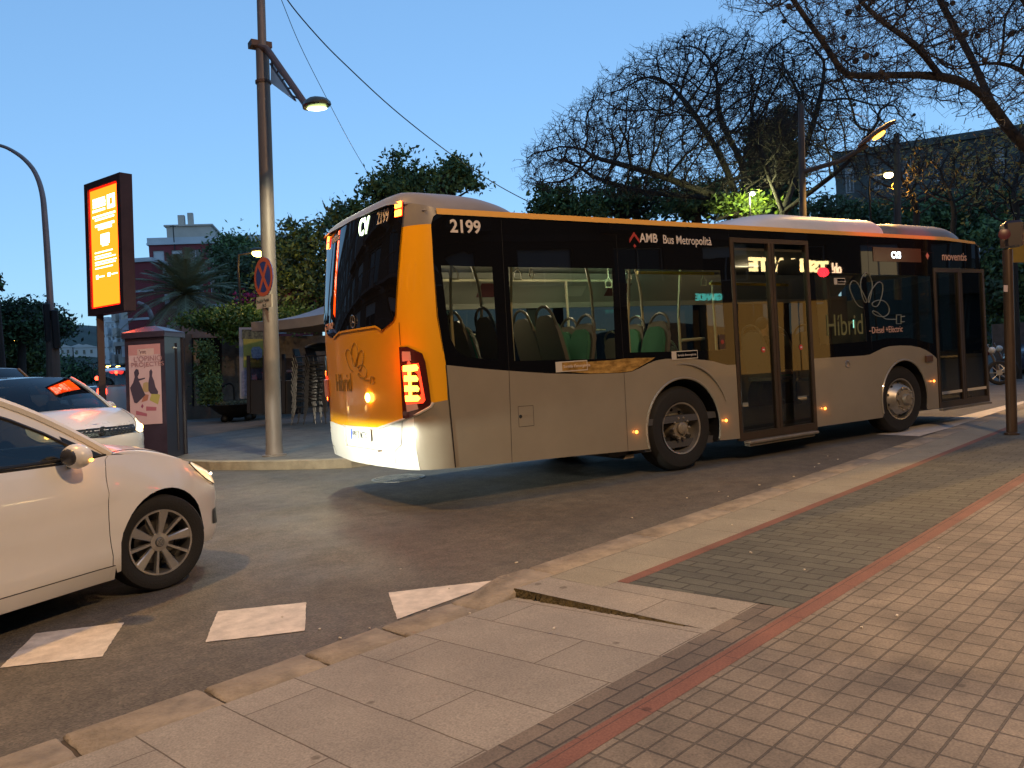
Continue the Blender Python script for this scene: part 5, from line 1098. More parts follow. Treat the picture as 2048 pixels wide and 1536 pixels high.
for q in range(4): mb = MB(); mb.obox(c_ + _d * ((q - 1.5) * 1.72) + Vector((0, 0, 1.75)), .80, .03, 1.7, _d); o = mb.build('wall_glow_panel', mat('lit_shop_glass', (.8, .5, .2), .4, emit=(1, .46, .08), es=.8), None); o.parent = rb; o.matrix_parent_inverse = (Matrix.Translation(rb.location) @ Matrix.Rotation(rb.rotation_euler.z, 4, 'Z')).inverted()  # added glowing panels, stand in for the lamp-lit wall mirrored in the door
# the lit shop sign over there, mirrored in the door glass (virtual point reflected in the plane of the bus side)
def mirror_at(px, py, dist):
    v = AY(px, py, dist); return Vector((v.x, -dist, v.z))
M_SIGN = mat('lit_yellow_letters', (1, .8, .4), .4, emit=(1, .72, .30), es=16)
sg = empty('shop_sign', (0, 0, 0), 0, 'lit yellow letters of a shop sign mirrored in the middle door of the bus', 'shop sign')
dS = 12.0
a = mirror_at(1498, 532, dS); b_ = mirror_at(1650, 531, dS); t_ = text('sign_letters', "TSEM A' TE", .62, M_SIGN, (b_.x + .2, -dS, a.z - .15), (R90, 0, math.pi), sg, ex=.02, bold=.03); wd = t_.dimensions.x; t_.scale.x = (b_.x + .2 - a.x) / wd
c_ = mirror_at(1680, 538, dS); t_ = text('small_sign_letters', 'oh!', .58, mat('lit_pink_letters', (1, .7, .5), .4, emit=(1, .62, .36), es=14), (c_.x + .1, -dS, c_.z - .1), (R90, 0, math.pi), sg, ex=.02, bold=.0)
t_.scale.x = .72
a = mirror_at(1436, 600, dS); t_ = text('teal_sign_letters', 'GRANDE', .30, mat('lit_teal_letters', (.1, .8, .7), .4, emit=(.1, .75, .65), es=4), (a.x + .2, -dS, a.z), (R90, 0, math.pi), sg, ex=.02, bold=.01)
c_ = mirror_at(1647, 543, 6.0); q = MB(); q.sphere(c_, .14, 12, 8); 
tag(q.build('pedestrian_light', mat('red_signal', (1, .05, .03), .4, emit=(1, .02, .03), es=30)), 'round red pedestrian light mirrored beside the middle door of the bus', 'signal')

# red apartment block, upper left
def DP(px, depth, z=0.0):
    q = AD(px, 770, depth); return (q.x, q.y)
building('red_apartment_block', 'dark red apartment block with white parapet behind the palm tree', DP(318, 76), DP(640, 79), 12, 0, 14.6, 5, 9, M_REDR, M_WREN, balc='half', wfrac=.6, parapet=.5, setback=(1.5, 5.6, 1, 6, 1.9), wrand=11)
r_ = building('red_stair_block', 'windowless dark red gable block between the lit sign and the palm', DP(266, 73), DP(321, 73), 12, 0, 12.6, 5, 1, M_REDR, M_WREN, first=9, wfrac=.1, parapet=.2)
q = MB()
for k in range(5): q.box(-.9, .1, .2, 3, 1.6 + k * 2.45, 2.6 + k * 2.45); 
q.box(-.9, .6, .1, 3.2, 11.7, 13.0); q.build('side_balcony', M_WREN, r_)
mb = MB(); c_ = AD(348, 480, 76); mb.tube([c_ + Vector((0, 0, -1)), c_ + Vector((0, 0, 1.4))], .05, 5); mb.tube([c_ + Vector((-.3, 0, 1.3)), c_ + Vector((.3, 0, 1.3))], .04, 4); tag(mb.build('roof_antenna', M_RAILI), 'thin aerial on the roof left of the cream roof house', 'aerial')
# white blocks down the street
for i, (pa, pb, d_, top, fl, lab) in enumerate(((204, 226, 150, 640, 7, 'pale blue-white block, farthest down the street left of the red blocks'), (222, 246, 128, 645, 6, 'white block with stacked balconies, middle one down the street'), (240, 268, 104, 612, 6, 'white block with glazed bays right beside the red gable'))):
    c_ = AD(pa, top, d_); h_ = c_.z + 0.0; building('white_apartment_block', lab, DP(pa, d_), DP(pb, d_), 10, 0, h_, fl, 3, M_WREN, M_WREN if i < 2 else M_CRM, balc='half' if i else None, group='white apartment blocks down the street', parapet=.3, wrand=20 + i)
c_ = AD(246, 690, 90); building('brown_apartment_block', 'brown apartment block with shop fronts behind the traffic signals', DP(236, 92), DP(262, 92), 8, 0, c_.z, 3, 4, M_DKB, M_CRM, balc='half', parapet=.3, wrand=31)
# grey wall building behind the right hand trees
M_GREY2 = mat('slate_render', (.085, .095, .09), .9, var=.35, vs=.5)
a = AD(1700, 320, 46); building('grey_apartment_block', 'dark grey apartment block behind the bare trees on the right', DP(1692, 46), DP(2330, 40), 10, 0, a.z + .0, 4, 10, M_GREY2, M_GREY2, balc=None, parapet=.2, wrand=41, wfrac=.3, first=3)
# far hill with houses
def hill():
    mb = MB(); nx = 60; ny = 8; rr = random.Random(4); vs = []
    for j in range(ny + 1):
        for i in range(nx + 1):
            x = -420 + i * 20; y = 480 + j * 40; u = (x + 70) / 150
            z = -3 + j / ny * (40 + 34 * math.exp(-u * u) + 10 * math.sin(x * .02)) * (1 if j < ny else .8) + rr.uniform(-1.5, 1.5) * (j > 0); vs.append((x, y, z))
    mb.add(vs, [(j * (nx + 1) + i, j * (nx + 1) + i + 1, (j + 1) * (nx + 1) + i + 1, (j + 1) * (nx + 1) + i) for j in range(ny) for i in range(nx)])
    return struct(mb.build('hill', mat('hill_scrub', (.035, .055, .045), .95, var=.6, vs=.05), smooth=True, ang=80))
hill()
rr = random.Random(12); hs = None
for k, (px, py) in enumerate(((108, 700), (118, 704), (126, 698), (134, 702), (142, 706), (150, 700), (158, 697), (166, 702), (172, 698), (113, 712), (205, 700), (146, 692))):
    c_ = AD(px, py, 560 + rr.uniform(-30, 60)); w_ = rr.uniform(4, 8)
    h_ = MB(); h_.box(c_.x - w_, c_.x + w_, c_.y, c_.y + 8, c_.z - 9, c_.z + 1); h_.prism([(-w_ - .5, 0), (w_ + .5, 0), (0, 2.2)], lambda p: (c_.x + p[0], c_.y - .5, c_.z + 1 + p[1]), lambda p: (c_.x + p[0], c_.y + 8.5, c_.z + 1 + p[1]))
    for q in range(3): h_.box(c_.x - w_ + 1 + q * w_ * .6, c_.x - w_ + 2.4 + q * w_ * .6, c_.y - .1, c_.y, c_.z - 3, c_.z - .6, 1)
    tag(h_.build('hillside_house', [mat('pale_house', (.42, .42, .42), .9), M_PANE]), 'small pale house among the dark trees of the far hill', 'house', 'houses on the far hill')

# ================================================================== street furniture
M_POLE = mat('weathered_pole', (.24, .19, .16), .55, metal=.3, var=.3, vs=6, stretch=(1, 1, .2)); M_RUST = mat('brown_bracket', (.13, .07, .045), .6, var=.3, vs=8)
LB = G(549, 911, .12); DL = (LB - CP).dot(FW)
def along(base, z): return base + UP * ((z - base.z) / UP.z)
lp = empty('street_lamp', (0, 0, 0), 0, 'tall weathered street lamp with sloping arm beside the bus', 'street lamp')
zt = AD(520, 95, DL).z
mb = MB(); mb.tube([along(LB, z) for z in (.12, .16, .3, 2, zt * .6, zt)], [.15, .135, .125, .118, .108, .10], 20); mb.tube([along(LB, zt), along(LB, zt + 2.6)], [.066, .06], 14); mb.build('pole', M_POLE, lp, smooth=True)
mb = MB(); mb.lathe([(.19, .12), (.19, .14), (.14, .15), (.13, .20)], 20, (LB.x, LB.y, 0)); mb.build('base_plate', M_POLE, lp)
ca = AD(512, 92, DL - .05); cb = AD(612, 210, DL - 1.75); hd = AD(629, 212, DL - 2.0)
mb = MB(); mb.tube([ca, AD(535, 100, DL - .15), cb], [.055, .055, .045], 10); mb.tube([AD(541, 128, DL - .2), AD(590, 200, DL - 1.42)], .016, 6)
for k in range(5): t = .08 + k * .2; mb.tube([AD(535, 100, DL - .15).lerp(cb, t + .06), AD(541, 128, DL - .2).lerp(AD(590, 200, DL - 1.42), t)], .012, 5)
mb.obox(AD(520, 91, DL), .16, .10, .045, (hd - ca).cross(Vector((0, 0, 1)))); mb.build('arm', M_RUST, lp, smooth=True)
q = [AD(543, 122, DL - .18), AD(543, 166, DL - .15), AD(592, 203, DL - 1.45)]; nn = (q[1] - q[0]).cross(q[2] - q[0]).normalized() * .012; mb = MB(); mb.add([p + nn for p in q] + [p - nn for p in q], [(0, 1, 2), (5, 4, 3), (0, 3, 4, 1), (1, 4, 5, 2), (2, 5, 3, 0)]); mb.build('gusset_plate', mat('pale_plate', (.85, .83, .8), .5), lp)
axh = (hd - cb); axh.z *= .45; axh.normalize(); mb = MB(); rings = []
for t, w_, h_ in ((-.30, .05, .05), (-.20, .09, .075), (-.05, .15, .10), (.12, .165, .105), (.26, .13, .08), (.33, .06, .04)):
    c_ = hd + axh * t; sd = axh.cross(Vector((0, 0, 1))).normalized(); u_ = sd.cross(axh)
    rings.append([c_ + sd * (w_ * math.cos(a)) + u_ * ((h_ * math.sin(a)) if math.sin(a) > 0 else h_ * .35 * math.sin(a)) for a in [2 * math.pi * k / 14 for k in range(14)]])
mb.add([p for r_ in rings for p in r_], [(i * 14 + k, i * 14 + (k + 1) % 14, (i + 1) * 14 + (k + 1) % 14, (i + 1) * 14 + k) for i in range(5) for k in range(14)] + [tuple(range(14)), tuple(70 + k for k in range(13, -1, -1))])
mb.build('lamp_head', mat('dark_green_lamp_head', (.05, .06, .05), .45, metal=.3), lp, smooth=True)
mb = MB(); c_ = hd + axh * .08 - Vector((0, 0, .045)); sd = axh.cross(Vector((0, 0, 1))).normalized(); mb.add([c_ + axh * (.20 * math.cos(a)) + sd * (.115 * math.sin(a)) - Vector((0, 0, .0)) for a in [2 * math.pi * k / 16 for k in range(16)]] + [c_ - Vector((0, 0, .035))], [(k, (k + 1) % 16, 16) for k in range(16)])
mb.build('lamp_lens', mat('lamp_lens_lit', (1, 1, .8), .4, emit=(.85, 1, .38), es=5), lp)
spot('street_lamp_light', c_ - Vector((0, 0, .08)), c_ + Vector((0, 1.2, -5)), 420, (.97, 1, .72), 145, .5, .1)
mb = MB(); z_ = AD(533, 166, DL).z; c_ = along(LB, z_); mb.lathe([(.118, -.02), (.122, -.02), (.122, .02), (.118, .02)], 20, c_); mb.build('clamp_band', M_RUST, lp)
# no stopping sign and the plate below it
ns = empty('no_stopping_sign', (0, 0, 0), 0, 'round red and blue no stopping sign on the lamp pole', 'traffic sign')
sa, sb = AD(505.5, 557, DL + .13), AD(548.5, 551, DL - .38); sx_v = (sb - sa); rad = sx_v.length / 2; c_ = (sa + sb) / 2; sx_v.z = 0; sx_v.normalize(); sz_v = UP.copy(); sn = sx_v.cross(sz_v).normalized()
sn = sn if sn.dot(c_ - CP) < 0 else -sn; rad = .305
def sp_(u, v, o=0): return c_ + sx_v * u + sz_v * v + sn * o
def disc(r0, r1, o, a0=0, a1=360, n=40):
    mb = MB(); vs = []; 
    for k in range(n + 1):
        a = math.radians(a0 + (a1 - a0) * k / n); vs += [sp_(r0 * math.cos(a), r0 * math.sin(a), o), sp_(r1 * math.cos(a), r1 * math.sin(a), o)]
    mb.add(vs, [(2 * k, 2 * k + 1, 2 * k + 3, 2 * k + 2) for k in range(n)]); return mb
mb = disc(0, rad, 0); mb.add(disc(0, rad, -.012).v, disc(0, rad, -.012).f); e = disc(rad, rad, 0); mb.add([sp_(rad * math.cos(a), rad * math.sin(a), o) for o in (0, -.012) for a in [2 * math.pi * k / 40 for k in range(40)]], [(k, (k + 1) % 40, 40 + (k + 1) % 40, 40 + k) for k in range(40)]); mb.build('sign_disc', mat('sign_blue', (.035, .045, .17), .5, var=.2, vs=6), ns)
M_SRED = mat('sign_orange_red', (.52, .09, .035), .5, var=.15, vs=6); disc(rad * .78, rad * .995, .002, n=48).build('red_ring', M_SRED, ns)
mb = MB()
for a in (55, -55):
    a = math.radians(a); d_ = (math.cos(a), math.sin(a)); w_ = .033
    mb.quad(*[sp_(d_[0] * r_ - d_[1] * s_, d_[1] * r_ + d_[0] * s_, .003 + (.0006 if a > 0 else 0)) for r_, s_ in ((-rad * .82, -w_), (rad * .82, -w_), (rad * .82, w_), (-rad * .82, w_))])
mb.build('red_cross', M_SRED, ns)
mb = MB(); mb.tube([sp_(.0, .1, -.02), along(LB, c_.z + .1)], .02, 6); mb.tube([sp_(.0, -.15, -.02), along(LB, c_.z - .15)], .02, 6); mb.build('sign_bracket', M_POLE, ns)
pl = empty('sign_plate', (0, 0, 0), 0, 'small cream plate with worn black writing below the no stopping sign', 'sign plate')
mb = MB(); z_ = AD(530, 604, DL - .12).z - c_.z; p = [(-.25, -.095), (.25, -.095), (.25, .095), (-.25, .095)]
mb.prism(p, lambda q: sp_(q[0], z_ + q[1], .002), lambda q: sp_(q[0], z_ + q[1], -.012)); mb.build('plate_board', mat('old_cream_enamel', (.5, .40, .30), .5, var=.15, vs=12), pl)
mw = Matrix((sx_v, sz_v, sn)).transposed()
text('plate_writing', 'Prohibit Parada', .075, mat('plate_ink'), sp_(-.225, z_ + .0, .004), mw.to_euler(), pl, sx=.86); text('plate_writing', 'BUS', .07, mat('plate_ink'), sp_(-.045, z_ - .075, .004), mw.to_euler(), pl)
# curved lamp post on the far left with its signal heads
B = G(108, 762, 0); B = AD(107, 770, 24); B.z = 0; D_ = 24
cl = empty('curved_lamp_post', (0, 0, 0), 0, 'slender pale lamp post curving out of the picture at the top left', 'street lamp')
pts = [AD(x, y, D_) for x, y in ((110, 800), (106, 700), (98, 560), (90, 440), (84, 385), (70, 345), (48, 318), (22, 300), (0, 291), (-40, 282), (-90, 278))]
mb = MB(); mb.tube([Vector(p) for p in catmull(pts, 4)], [max(.05, .11 - .002 * k) for k in range(len(catmull(pts, 4)))], 10); mb.build('post', mat('pinkish_galvanised', (.30, .24, .23), .5, metal=.3, var=.2, vs=3), cl, smooth=True)
mb = MB(); c_ = AD(-100, 280, D_); mb.sphere(c_, .35, 12, 8, sc_=(1.2, .6, .3)); mb.build('lamp_head', mat('dark_green_lamp_head'), cl, smooth=True)
for px, py, lab in ((95, 642, 'left one of two dark signal heads on the curved lamp post'), (111, 655, 'right one of two dark signal heads on the curved lamp post')):
    c_ = AD(px, py, 23.8); mb = MB(); mb.box(c_.x - .10, c_.x + .10, c_.y - .12, c_.y + .12, c_.z - .62, c_.z + .52, bev=.03)
    for k in range(3): mb.tube([c_ + Vector((0, .12, .3 - k * .35)), c_ + Vector((0, .3, .3 - k * .35))], .10, 10)
    tag(mb.build('traffic_light', M_TRIMB), lab, 'traffic light')
mb = MB(); c_ = AD(104, 705, 23.9); mb.tube([AD(104, 640, 23.9), AD(108, 790, 23.9)], [.17, .2], 10); tag(mb.build('wooden_pole', mat('old_wood_pole', (.16, .11, .085), .85, var=.4, vs=5, stretch=(1, 1, .2))), 'stout brown wooden pole against the curved lamp post', 'pole')
# lit advertising display
ds = empty('digital_sign', (0, 0, 0), 0, 'tall lit yellow and orange display in a dark frame on a post', 'digital sign')
a, b_ = AD(182, 497, 15.3), AD(240, 487, 14.7); hx_ = (b_ - a); hx_.z = 0; Wd = hx_.length; hx_.normalize(); nn = Vector((hx_.y, -hx_.x, 0)); uz = UP; a = a - UP * (a.z / UP.z)
zb_, zt_ = AD(211, 613, 15).z, AD(211, 371, 15).z; o0 = Vector((a.x, a.y, 0))
def D3(u, z, o=0): return o0 + hx_ * u + uz * z + nn * o
mb = MB(); f_ = .13
mb.prism([(-f_, zb_ - f_), (Wd + f_, zb_ - f_), (Wd + f_, zt_ + f_), (-f_, zt_ + f_)], lambda p: D3(p[0], p[1], -.20), lambda p: D3(p[0], p[1], -.01)); 
for (u0, u1, z0, z1) in ((-f_, 0, zb_ - f_, zt_ + f_), (Wd, Wd + f_, zb_ - f_, zt_ + f_), (0, Wd, zb_ - f_, zb_), (0, Wd, zt_, zt_ + f_)): mb.prism([(u0, z0), (u1, z0), (u1, z1), (u0, z1)], lambda p: D3(p[0], p[1], -.009), lambda p: D3(p[0], p[1], .035))
M_DFR = mat('dark_maroon_steel', (.075, .035, .035), .5, metal=.3, var=.25, vs=5); mb.build('frame', M_DFR, ds)
mb = MB(); mb.tube([D3(.06, -.1, -.1), D3(.06, zb_ - f_, -.1)], .085, 4); mb.build('post', M_DFR, ds)
def scr(name, c, es, rects, o): 
    mb = MB()
    for (u0, z0, u1, z1) in rects: mb.quad(D3(u0 * Wd, zb_ + (zt_ - zb_) * z0, o), D3(u1 * Wd, zb_ + (zt_ - zb_) * z0, o), D3(u1 * Wd, zb_ + (zt_ - zb_) * z1, o), D3(u0 * Wd, zb_ + (zt_ - zb_) * z1, o))
    return mb.build(name, mat(name + '_glow', c, .5, emit=c, es=es), ds)
scr('screen_edge', (1, .008, .002), 2.5, [(0, 0, 1, 1)], .000)
scr('screen', (1, .060, .003), 7.0, [(.03, .012, .965, .985)], .002)
rq = random.Random(5); rects = []
def words(z, h_, u0, u1, w_=.09):
    u = u0
    while u < u1 - .02: x = min(u1, u + rq.uniform(.5, 1.5) * w_); rects.append((u, z, x, z + h_)); u = x + .014
for zz in (.835, .862, .889): words(zz, .022, .12, .56, .06)
words(.80, .020, .10, .55, .05); rects += [(.62, .80, .88, .915)]
words(.752, .016, .10, .88); words(.725, .016, .18, .84); words(.672, .020, .18, .86); words(.645, .020, .28, .78, .12)
rects += [(.36, .52, .66, .605), (.40, .505, .62, .513)]
for zz in (.455, .425, .405, .375, .355, .325): words(zz, .010, .14, .14 + rq.uniform(.55, .75), .1)
rects += [(.16, .24, .24, .275), (.26, .252, .45, .262), (.56, .245, .66, .275), (.70, .255, .90, .264)]
scr('screen_writing', (1, .55, .35), 7.0, rects, .004); scr('screen_logo_gap', (1, .062, .003), 6.5, [(.70, .83, .80, .885), (.585, .253, .635, .267)], .005)
# kiosk column
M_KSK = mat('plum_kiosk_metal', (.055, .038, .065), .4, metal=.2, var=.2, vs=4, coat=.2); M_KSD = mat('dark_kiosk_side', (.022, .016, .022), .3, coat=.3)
e_ = G(334, 893, .12); k_ = G(372, 908, .12); ks = empty('advertising_kiosk', (0, 0, 0), 0, 'plum coloured advertising column with a poster of two people, on the corner', 'kiosk')
sd_ = (k_ - e_); sd_.z = 0; sl = 1.15; sd_.normalize(); e_ = AD(334, 893, (k_ - CP).dot(FW) / 1.058); e_.z = .12; sd_ = (k_ - e_); sd_.z = 0; sd_.normalize()
DE = (e_ - CP).dot(FW); l_ = AD(247, 800, DE); fx_ = (e_ - l_); fx_.z = 0; fw_ = fx_.length; fx_.normalize()
def K3(u, v, z): return Vector((l_.x, l_.y, .12)) + fx_ * (u * fw_) + sd_ * v + UP * z     # u along the poster face, v back along the dark side
kh = AD(333, 672, DE).z - .12; sl = (k_ - e_).length
mb = MB(); q = [K3(0, 0, 0), K3(1, 0, 0), K3(1, sl, 0), K3(0, sl, 0)]; t = [p + UP * kh for p in q]; mb.add(q + t, [(0, 1, 5, 4), (2, 3, 7, 6), (3, 0, 4, 7)]); mb.build('column_body', M_KSK, ks)
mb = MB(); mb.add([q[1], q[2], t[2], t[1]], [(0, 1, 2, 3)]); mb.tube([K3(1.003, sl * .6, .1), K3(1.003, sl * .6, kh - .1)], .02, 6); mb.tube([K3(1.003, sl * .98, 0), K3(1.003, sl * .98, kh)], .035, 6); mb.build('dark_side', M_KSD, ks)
mb = MB(); ov = .05; tt = [K3(-.04, -ov, kh), K3(1.04, -ov, kh), K3(1.04, sl + ov, kh), K3(-.04, sl + ov, kh)]; t2 = [p + UP * .09 for p in tt]; pk = [K3(.35, sl * .3, kh + .19), K3(.65, sl * .3, kh + .19), K3(.65, sl * .7, kh + .19), K3(.35, sl * .7, kh + .19)]
mb.add(tt + t2 + pk, [(0, 1, 5, 4), (1, 2, 6, 5), (2, 3, 7, 6), (3, 0, 4, 7), (4, 5, 9, 8), (5, 6, 10, 9), (6, 7, 11, 10), (7, 4, 8, 11), (8, 9, 10, 11), (3, 2, 1, 0)]); mb.build('kiosk_roof', M_KSK, ks)
nk = Vector((fx_.y, -fx_.x, 0)); nk = nk if nk.dot(CP - l_) > 0 else -nk
zp0, zp1 = AD(305, 848, DE).z - .12, AD(300, 688, DE).z - .12
def F3(u, v, o=0): return Vector((l_.x, l_.y, .12)) + fx_ * (fw_ * (.10 + .80 * u)) + UP * (zp0 + (zp1 - zp0) * v) + nk * o
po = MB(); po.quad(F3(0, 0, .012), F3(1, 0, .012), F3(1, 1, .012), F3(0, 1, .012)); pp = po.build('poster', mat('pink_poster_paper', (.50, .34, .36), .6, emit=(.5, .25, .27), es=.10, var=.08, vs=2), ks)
def shape(name, c, pts, o=.016):
    mb = MB(); region(mb, pts, fn=lambda p: tuple(F3(p[0], p[1], o))); return mb.build(name, mat('poster_' + name, c, .6), ks)
shape('pink_header', (.55, .25, .27), [(0, .87), (1, .87), (1, 1), (0, 1)], .0135)
shape('poster_box', (.60, .40, .40), [(.28, .865), (.80, .865), (.80, .945), (.28, .945)])
shape('seated_figure', (.06, .045, .08), [(.02, .47), (.14, .28), (.22, .27), (.36, .32), (.50, .37), (.44, .42), (.34, .52), (.30, .55), (.50, .57), (.50, .585), (.30, .575), (.27, .60), (.32, .64), (.30, .69), (.22, .70), (.16, .66), (.18, .60), (.12, .53)])
shape('seated_figure_right', (.07, .05, .09), [(.60, .42), (.66, .38), (.88, .37), (.90, .40), (.82, .46), (.78, .54), (.72, .60), (.74, .65), (.70, .69), (.64, .66), (.64, .60), (.60, .52)])
shape('table_things', (.42, .30, .16), [(.40, .42), (.52, .40), (.70, .42), (.66, .50), (.55, .53), (.44, .52)], .0145)
shape('yellow_paper', (.42, .36, .12), [(.62, .30), (.88, .24), (.96, .36), (.70, .40)], .0145)
shape('warm_paper', (.40, .16, .12), [(.36, .28), (.56, .30), (.60, .37), (.46, .38)], .0145)
shape('stamp', (.40, .12, .18), [(.50, .17), (.82, .165), (.83, .21), (.51, .225)], .0145); shape('stamp_left', (.40, .12, .18), [(.18, .13), (.52, .10), (.53, .135), (.19, .18)], .0145); shape('diamond', (.28, .06, .14), [(.34, .23), (.39, .26), (.43, .23), (.38, .20)], .0145)
def ptxt(body, u, v, h_, c, sx=1.0):
    mw = Matrix((fx_, UP, nk)).transposed(); p = F3(u, v, .018); return text('poster_writing', body, h_, mat('poster_ink_' + c[0], c[1], .6), p, mw.to_euler(), ks, sx=sx)
ptxt("'mt", .34, .885, .09, ('dark', (.16, .05, .07))); ptxt('L’OPINIÓ', .16, .79, .12, ('pink', (.36, .18, .2)), .95); ptxt('PROJECTES', .08, .725, .10, ('pink', 0), 1.1)
mb = MB(); mb.tube([K3(1.006, sl * .45, kh - .18), K3(1.006, sl * .62, kh - .18)], .018, 6); mb.build('side_label', M_STK, ks)
# planter bowl on ball feet
pc = G(478, 842, .12); pb = empty('planter_bowl', (pc.x, pc.y, .12), 0, 'wide dark iron planter bowl on ball feet behind the lamp pole', 'planter')
Dp = (pc - CP).dot(FW); R_ = 58 * Dp / FP; hh = 38 * Dp / FP
M_IRON = mat('dark_cast_iron', (.03, .024, .02), .55, metal=.5, var=.4, vs=10)
mb = MB(); mb.lathe([(.05, .10), (R_ * .35, .12), (R_ * .62, .24), (R_ * .80, .45 * hh + .12), (R_ * .87, .80 * hh), (R_ * 1.0, .86 * hh + .02), (R_, .93 * hh), (R_ * .84, .93 * hh), (R_ * .78, .80 * hh)], 40); mb.build('bowl', M_IRON, pb, smooth=True, ang=40)
for a in (20, 110, 200, 290): mb = MB(); mb.sphere((R_ * .55 * math.cos(math.radians(a)), R_ * .55 * math.sin(math.radians(a)), .11), .11, 14, 10); mb.build('ball_foot', M_IRON, pb, smooth=True)
mb = MB(); rr = random.Random(2)
mb.lathe([(R_ * .8, .84 * hh), (0, .90 * hh)], 24)
for k in range(500):
    r_, a = R_ * .78 * math.sqrt(rr.random()), rr.uniform(0, 6.28); c_ = Vector((r_ * math.cos(a), r_ * math.sin(a), .9 * hh + rr.uniform(0, .10))); d1 = Vector((rr.gauss(0, 1), rr.gauss(0, 1), rr.gauss(0, 1))).normalized() * .035; d2 = d1.orthogonal().normalized() * .02
    mb.quad(c_ - d1, c_ + d2, c_ + d1, c_ - d2)
mb.build('planting', mat('dry_ground_cover', (.14, .12, .06), .9, var=.5, vs=30), pb)
# brick and plaster entrance wall
y_ = (G(400, 838, .12) - CP).dot(FW)
M_BRK = bricks('old_brick', (.26, .13, .085), (.20, .095, .065), (.20, .15, .11), .26, .075, .012, grime=.45, rot=0); M_PLAST = mat('stained_plaster', (.20, .165, .13), .9, var=.55, vs=3.5, bump=.5, bs=12); M_CONC = mat('concrete_lintel', (.27, .20, .17), .85, var=.25, vs=3)
def wallp(name, pts, m, d0=0.0, th=.3, parent=None, dd=0.0):
    """a wall piece in the plane that faces the street, given its outline in the picture"""
    Z = [AD(px, py, y_ + dd + (px - 380) * -.004) for px, py in pts]; mb = MB(); nrm = Vector((RT.x, RT.y, 0)).cross(Vector((0, 0, 1))).normalized(); nrm = nrm if nrm.dot(FW) > 0 else -nrm
    u_ = Vector((RT.x, RT.y, 0)).normalized(); o_ = Z[0]; P = [((z - o_).dot(u_), z.z) for z in Z]
    base = Vector((o_.x, o_.y, 0)) + nrm * d0
    mb.prism([(p[0], p[1]) for p in P], lambda p: Vector((p[0], -d0 * 0, p[1])), lambda p: Vector((p[0], th, p[1])))
    o = mb.build(name, m, parent); o.matrix_world = Matrix.Translation(base) @ Matrix((u_, nrm, Vector((0, 0, 1)))).transposed().to_4x4()
    return o
bw_ = empty('entrance_wall', (0, 0, 0), 0, 'old brick and plaster wall with a tall window opening behind the planter', 'wall')
wallp('brick_pillar', [(367, 842), (367, 668), (384, 668), (384, 842)], mat('brick_upright', (.2, .1, .07), .9) if False else M_BRK, 0, .35, bw_)
wallp('lintel', [(365, 676), (365, 650), (480, 648), (480, 674)], M_CONC, -.06, .4, bw_)
wallp('plinth', [(384, 842), (384, 812), (444, 810), (444, 840)], M_BRK, 0.03, .3, bw_)
wallp('plaster_wall', [(444, 845), (444, 674), (700, 668), (700, 845)], M_PLAST, .02, .3, bw_)
wallp('window_jamb', [(384, 812), (384, 676), (393, 676), (393, 812)], mat('cream_jamb', (.42, .33, .22), .8), .15, .15, bw_)
mb = wallp('dark_glazing', [(385, 812), (385, 672), (444, 672), (444, 810)], mat('dark_garden_glass', (.012, .016, .010), .15), .5, .04, bw_)
for px in (385, 442): wallp('window_bar', [(px, 812), (px, 676), (px + 2.4, 676), (px + 2.4, 812)], M_TRIMB, -.01, .05, bw_)
for px in (412, 441): wallp('roof_post', [(px - 3, 650), (px - 3, 640), (px + 2, 640), (px + 2, 650)], M_CONC, .1, .12, bw_)
hr = MB(); hr.tube([Vector(p) for p in catmull([AD(a, b, y_ - 1.5) for a, b in ((436, 778), (448, 772), (458, 767), (466, 772), (468, 785), (469, 805))], 4)], .03, 6); tag(hr.build('stair_handrail', M_IRON, smooth=True), 'bent dark iron handrail behind the planter bowl', 'handrail')
# poster board, bar counter, parasol, chair stacks
yb_ = 21.0
def flat(name, pts, m, D, th=.05, parent=None, off=0.0):
    mb = MB(); P = [AD(px, py, D) for px, py in pts]; n_ = Vector((FW.x, FW.y, 0)).normalized(); P = [p + n_ * off for p in P]
    u_ = Vector((RT.x, RT.y, 0)).normalized(); o_ = P[0].copy(); w2 = [((p - o_).dot(u_), p.z) for p in P]; b0 = Vector((o_.x, o_.y, 0))
    mb.prism(w2, lambda p: b0 + u_ * p[0] + Vector((0, 0, p[1])), lambda p: b0 + u_ * p[0] + Vector((0, 0, p[1])) + n_ * th); return mb.build(name, m, parent)
pbd = empty('poster_board', (0, 0, 0), 0, 'yellow and white poster board leaning by the dark counter', 'board')
flat('board', [(480, 797), (479, 655), (534, 655), (534, 797)], mat('board_white', (.46, .42, .44), .6), 20.6, .05, pbd)
flat('yellow_poster', [(487, 735), (487, 678), (533, 678), (533, 735)], mat('poster_yellow', (.60, .45, .08), .6, var=.2, vs=6), 20.50, .01, pbd)
flat('collage', [(484, 678), (484, 659), (532, 659), (532, 678)], mat('poster_collage', (.35, .30, .16), .6, var=.8, vs=16, col2=(.03, .03, .03)), 20.49, .01, pbd)
flat('picture', [(504, 715), (502, 700), (506, 694), (519, 693), (525, 700), (524, 714), (515, 720)], mat('poster_picture', (.42, .45, .50), .6, var=.6, vs=14, col2=(.12, .12, .18)), 20.46, .008, pbd)
flat('lower_poster', [(484, 792), (484, 742), (494, 740), (494, 792)], mat('poster_grey', (.30, .27, .38), .6, var=.5, vs=12), 20.48, .008, pbd)
flat('lower_picture', [(501, 756), (501, 738), (528, 738), (528, 756)], mat('poster_picture'), 20.48, .008, pbd)
M_DWOOD = mat('dark_stained_wood', (.028, .018, .018), .6, var=.3, vs=8, stretch=(1, 1, .2))
ctr = empty('bar_counter', (0, 0, 0), 0, 'dark wooden terrace screen with upright posts behind the lamp pole', 'screen')
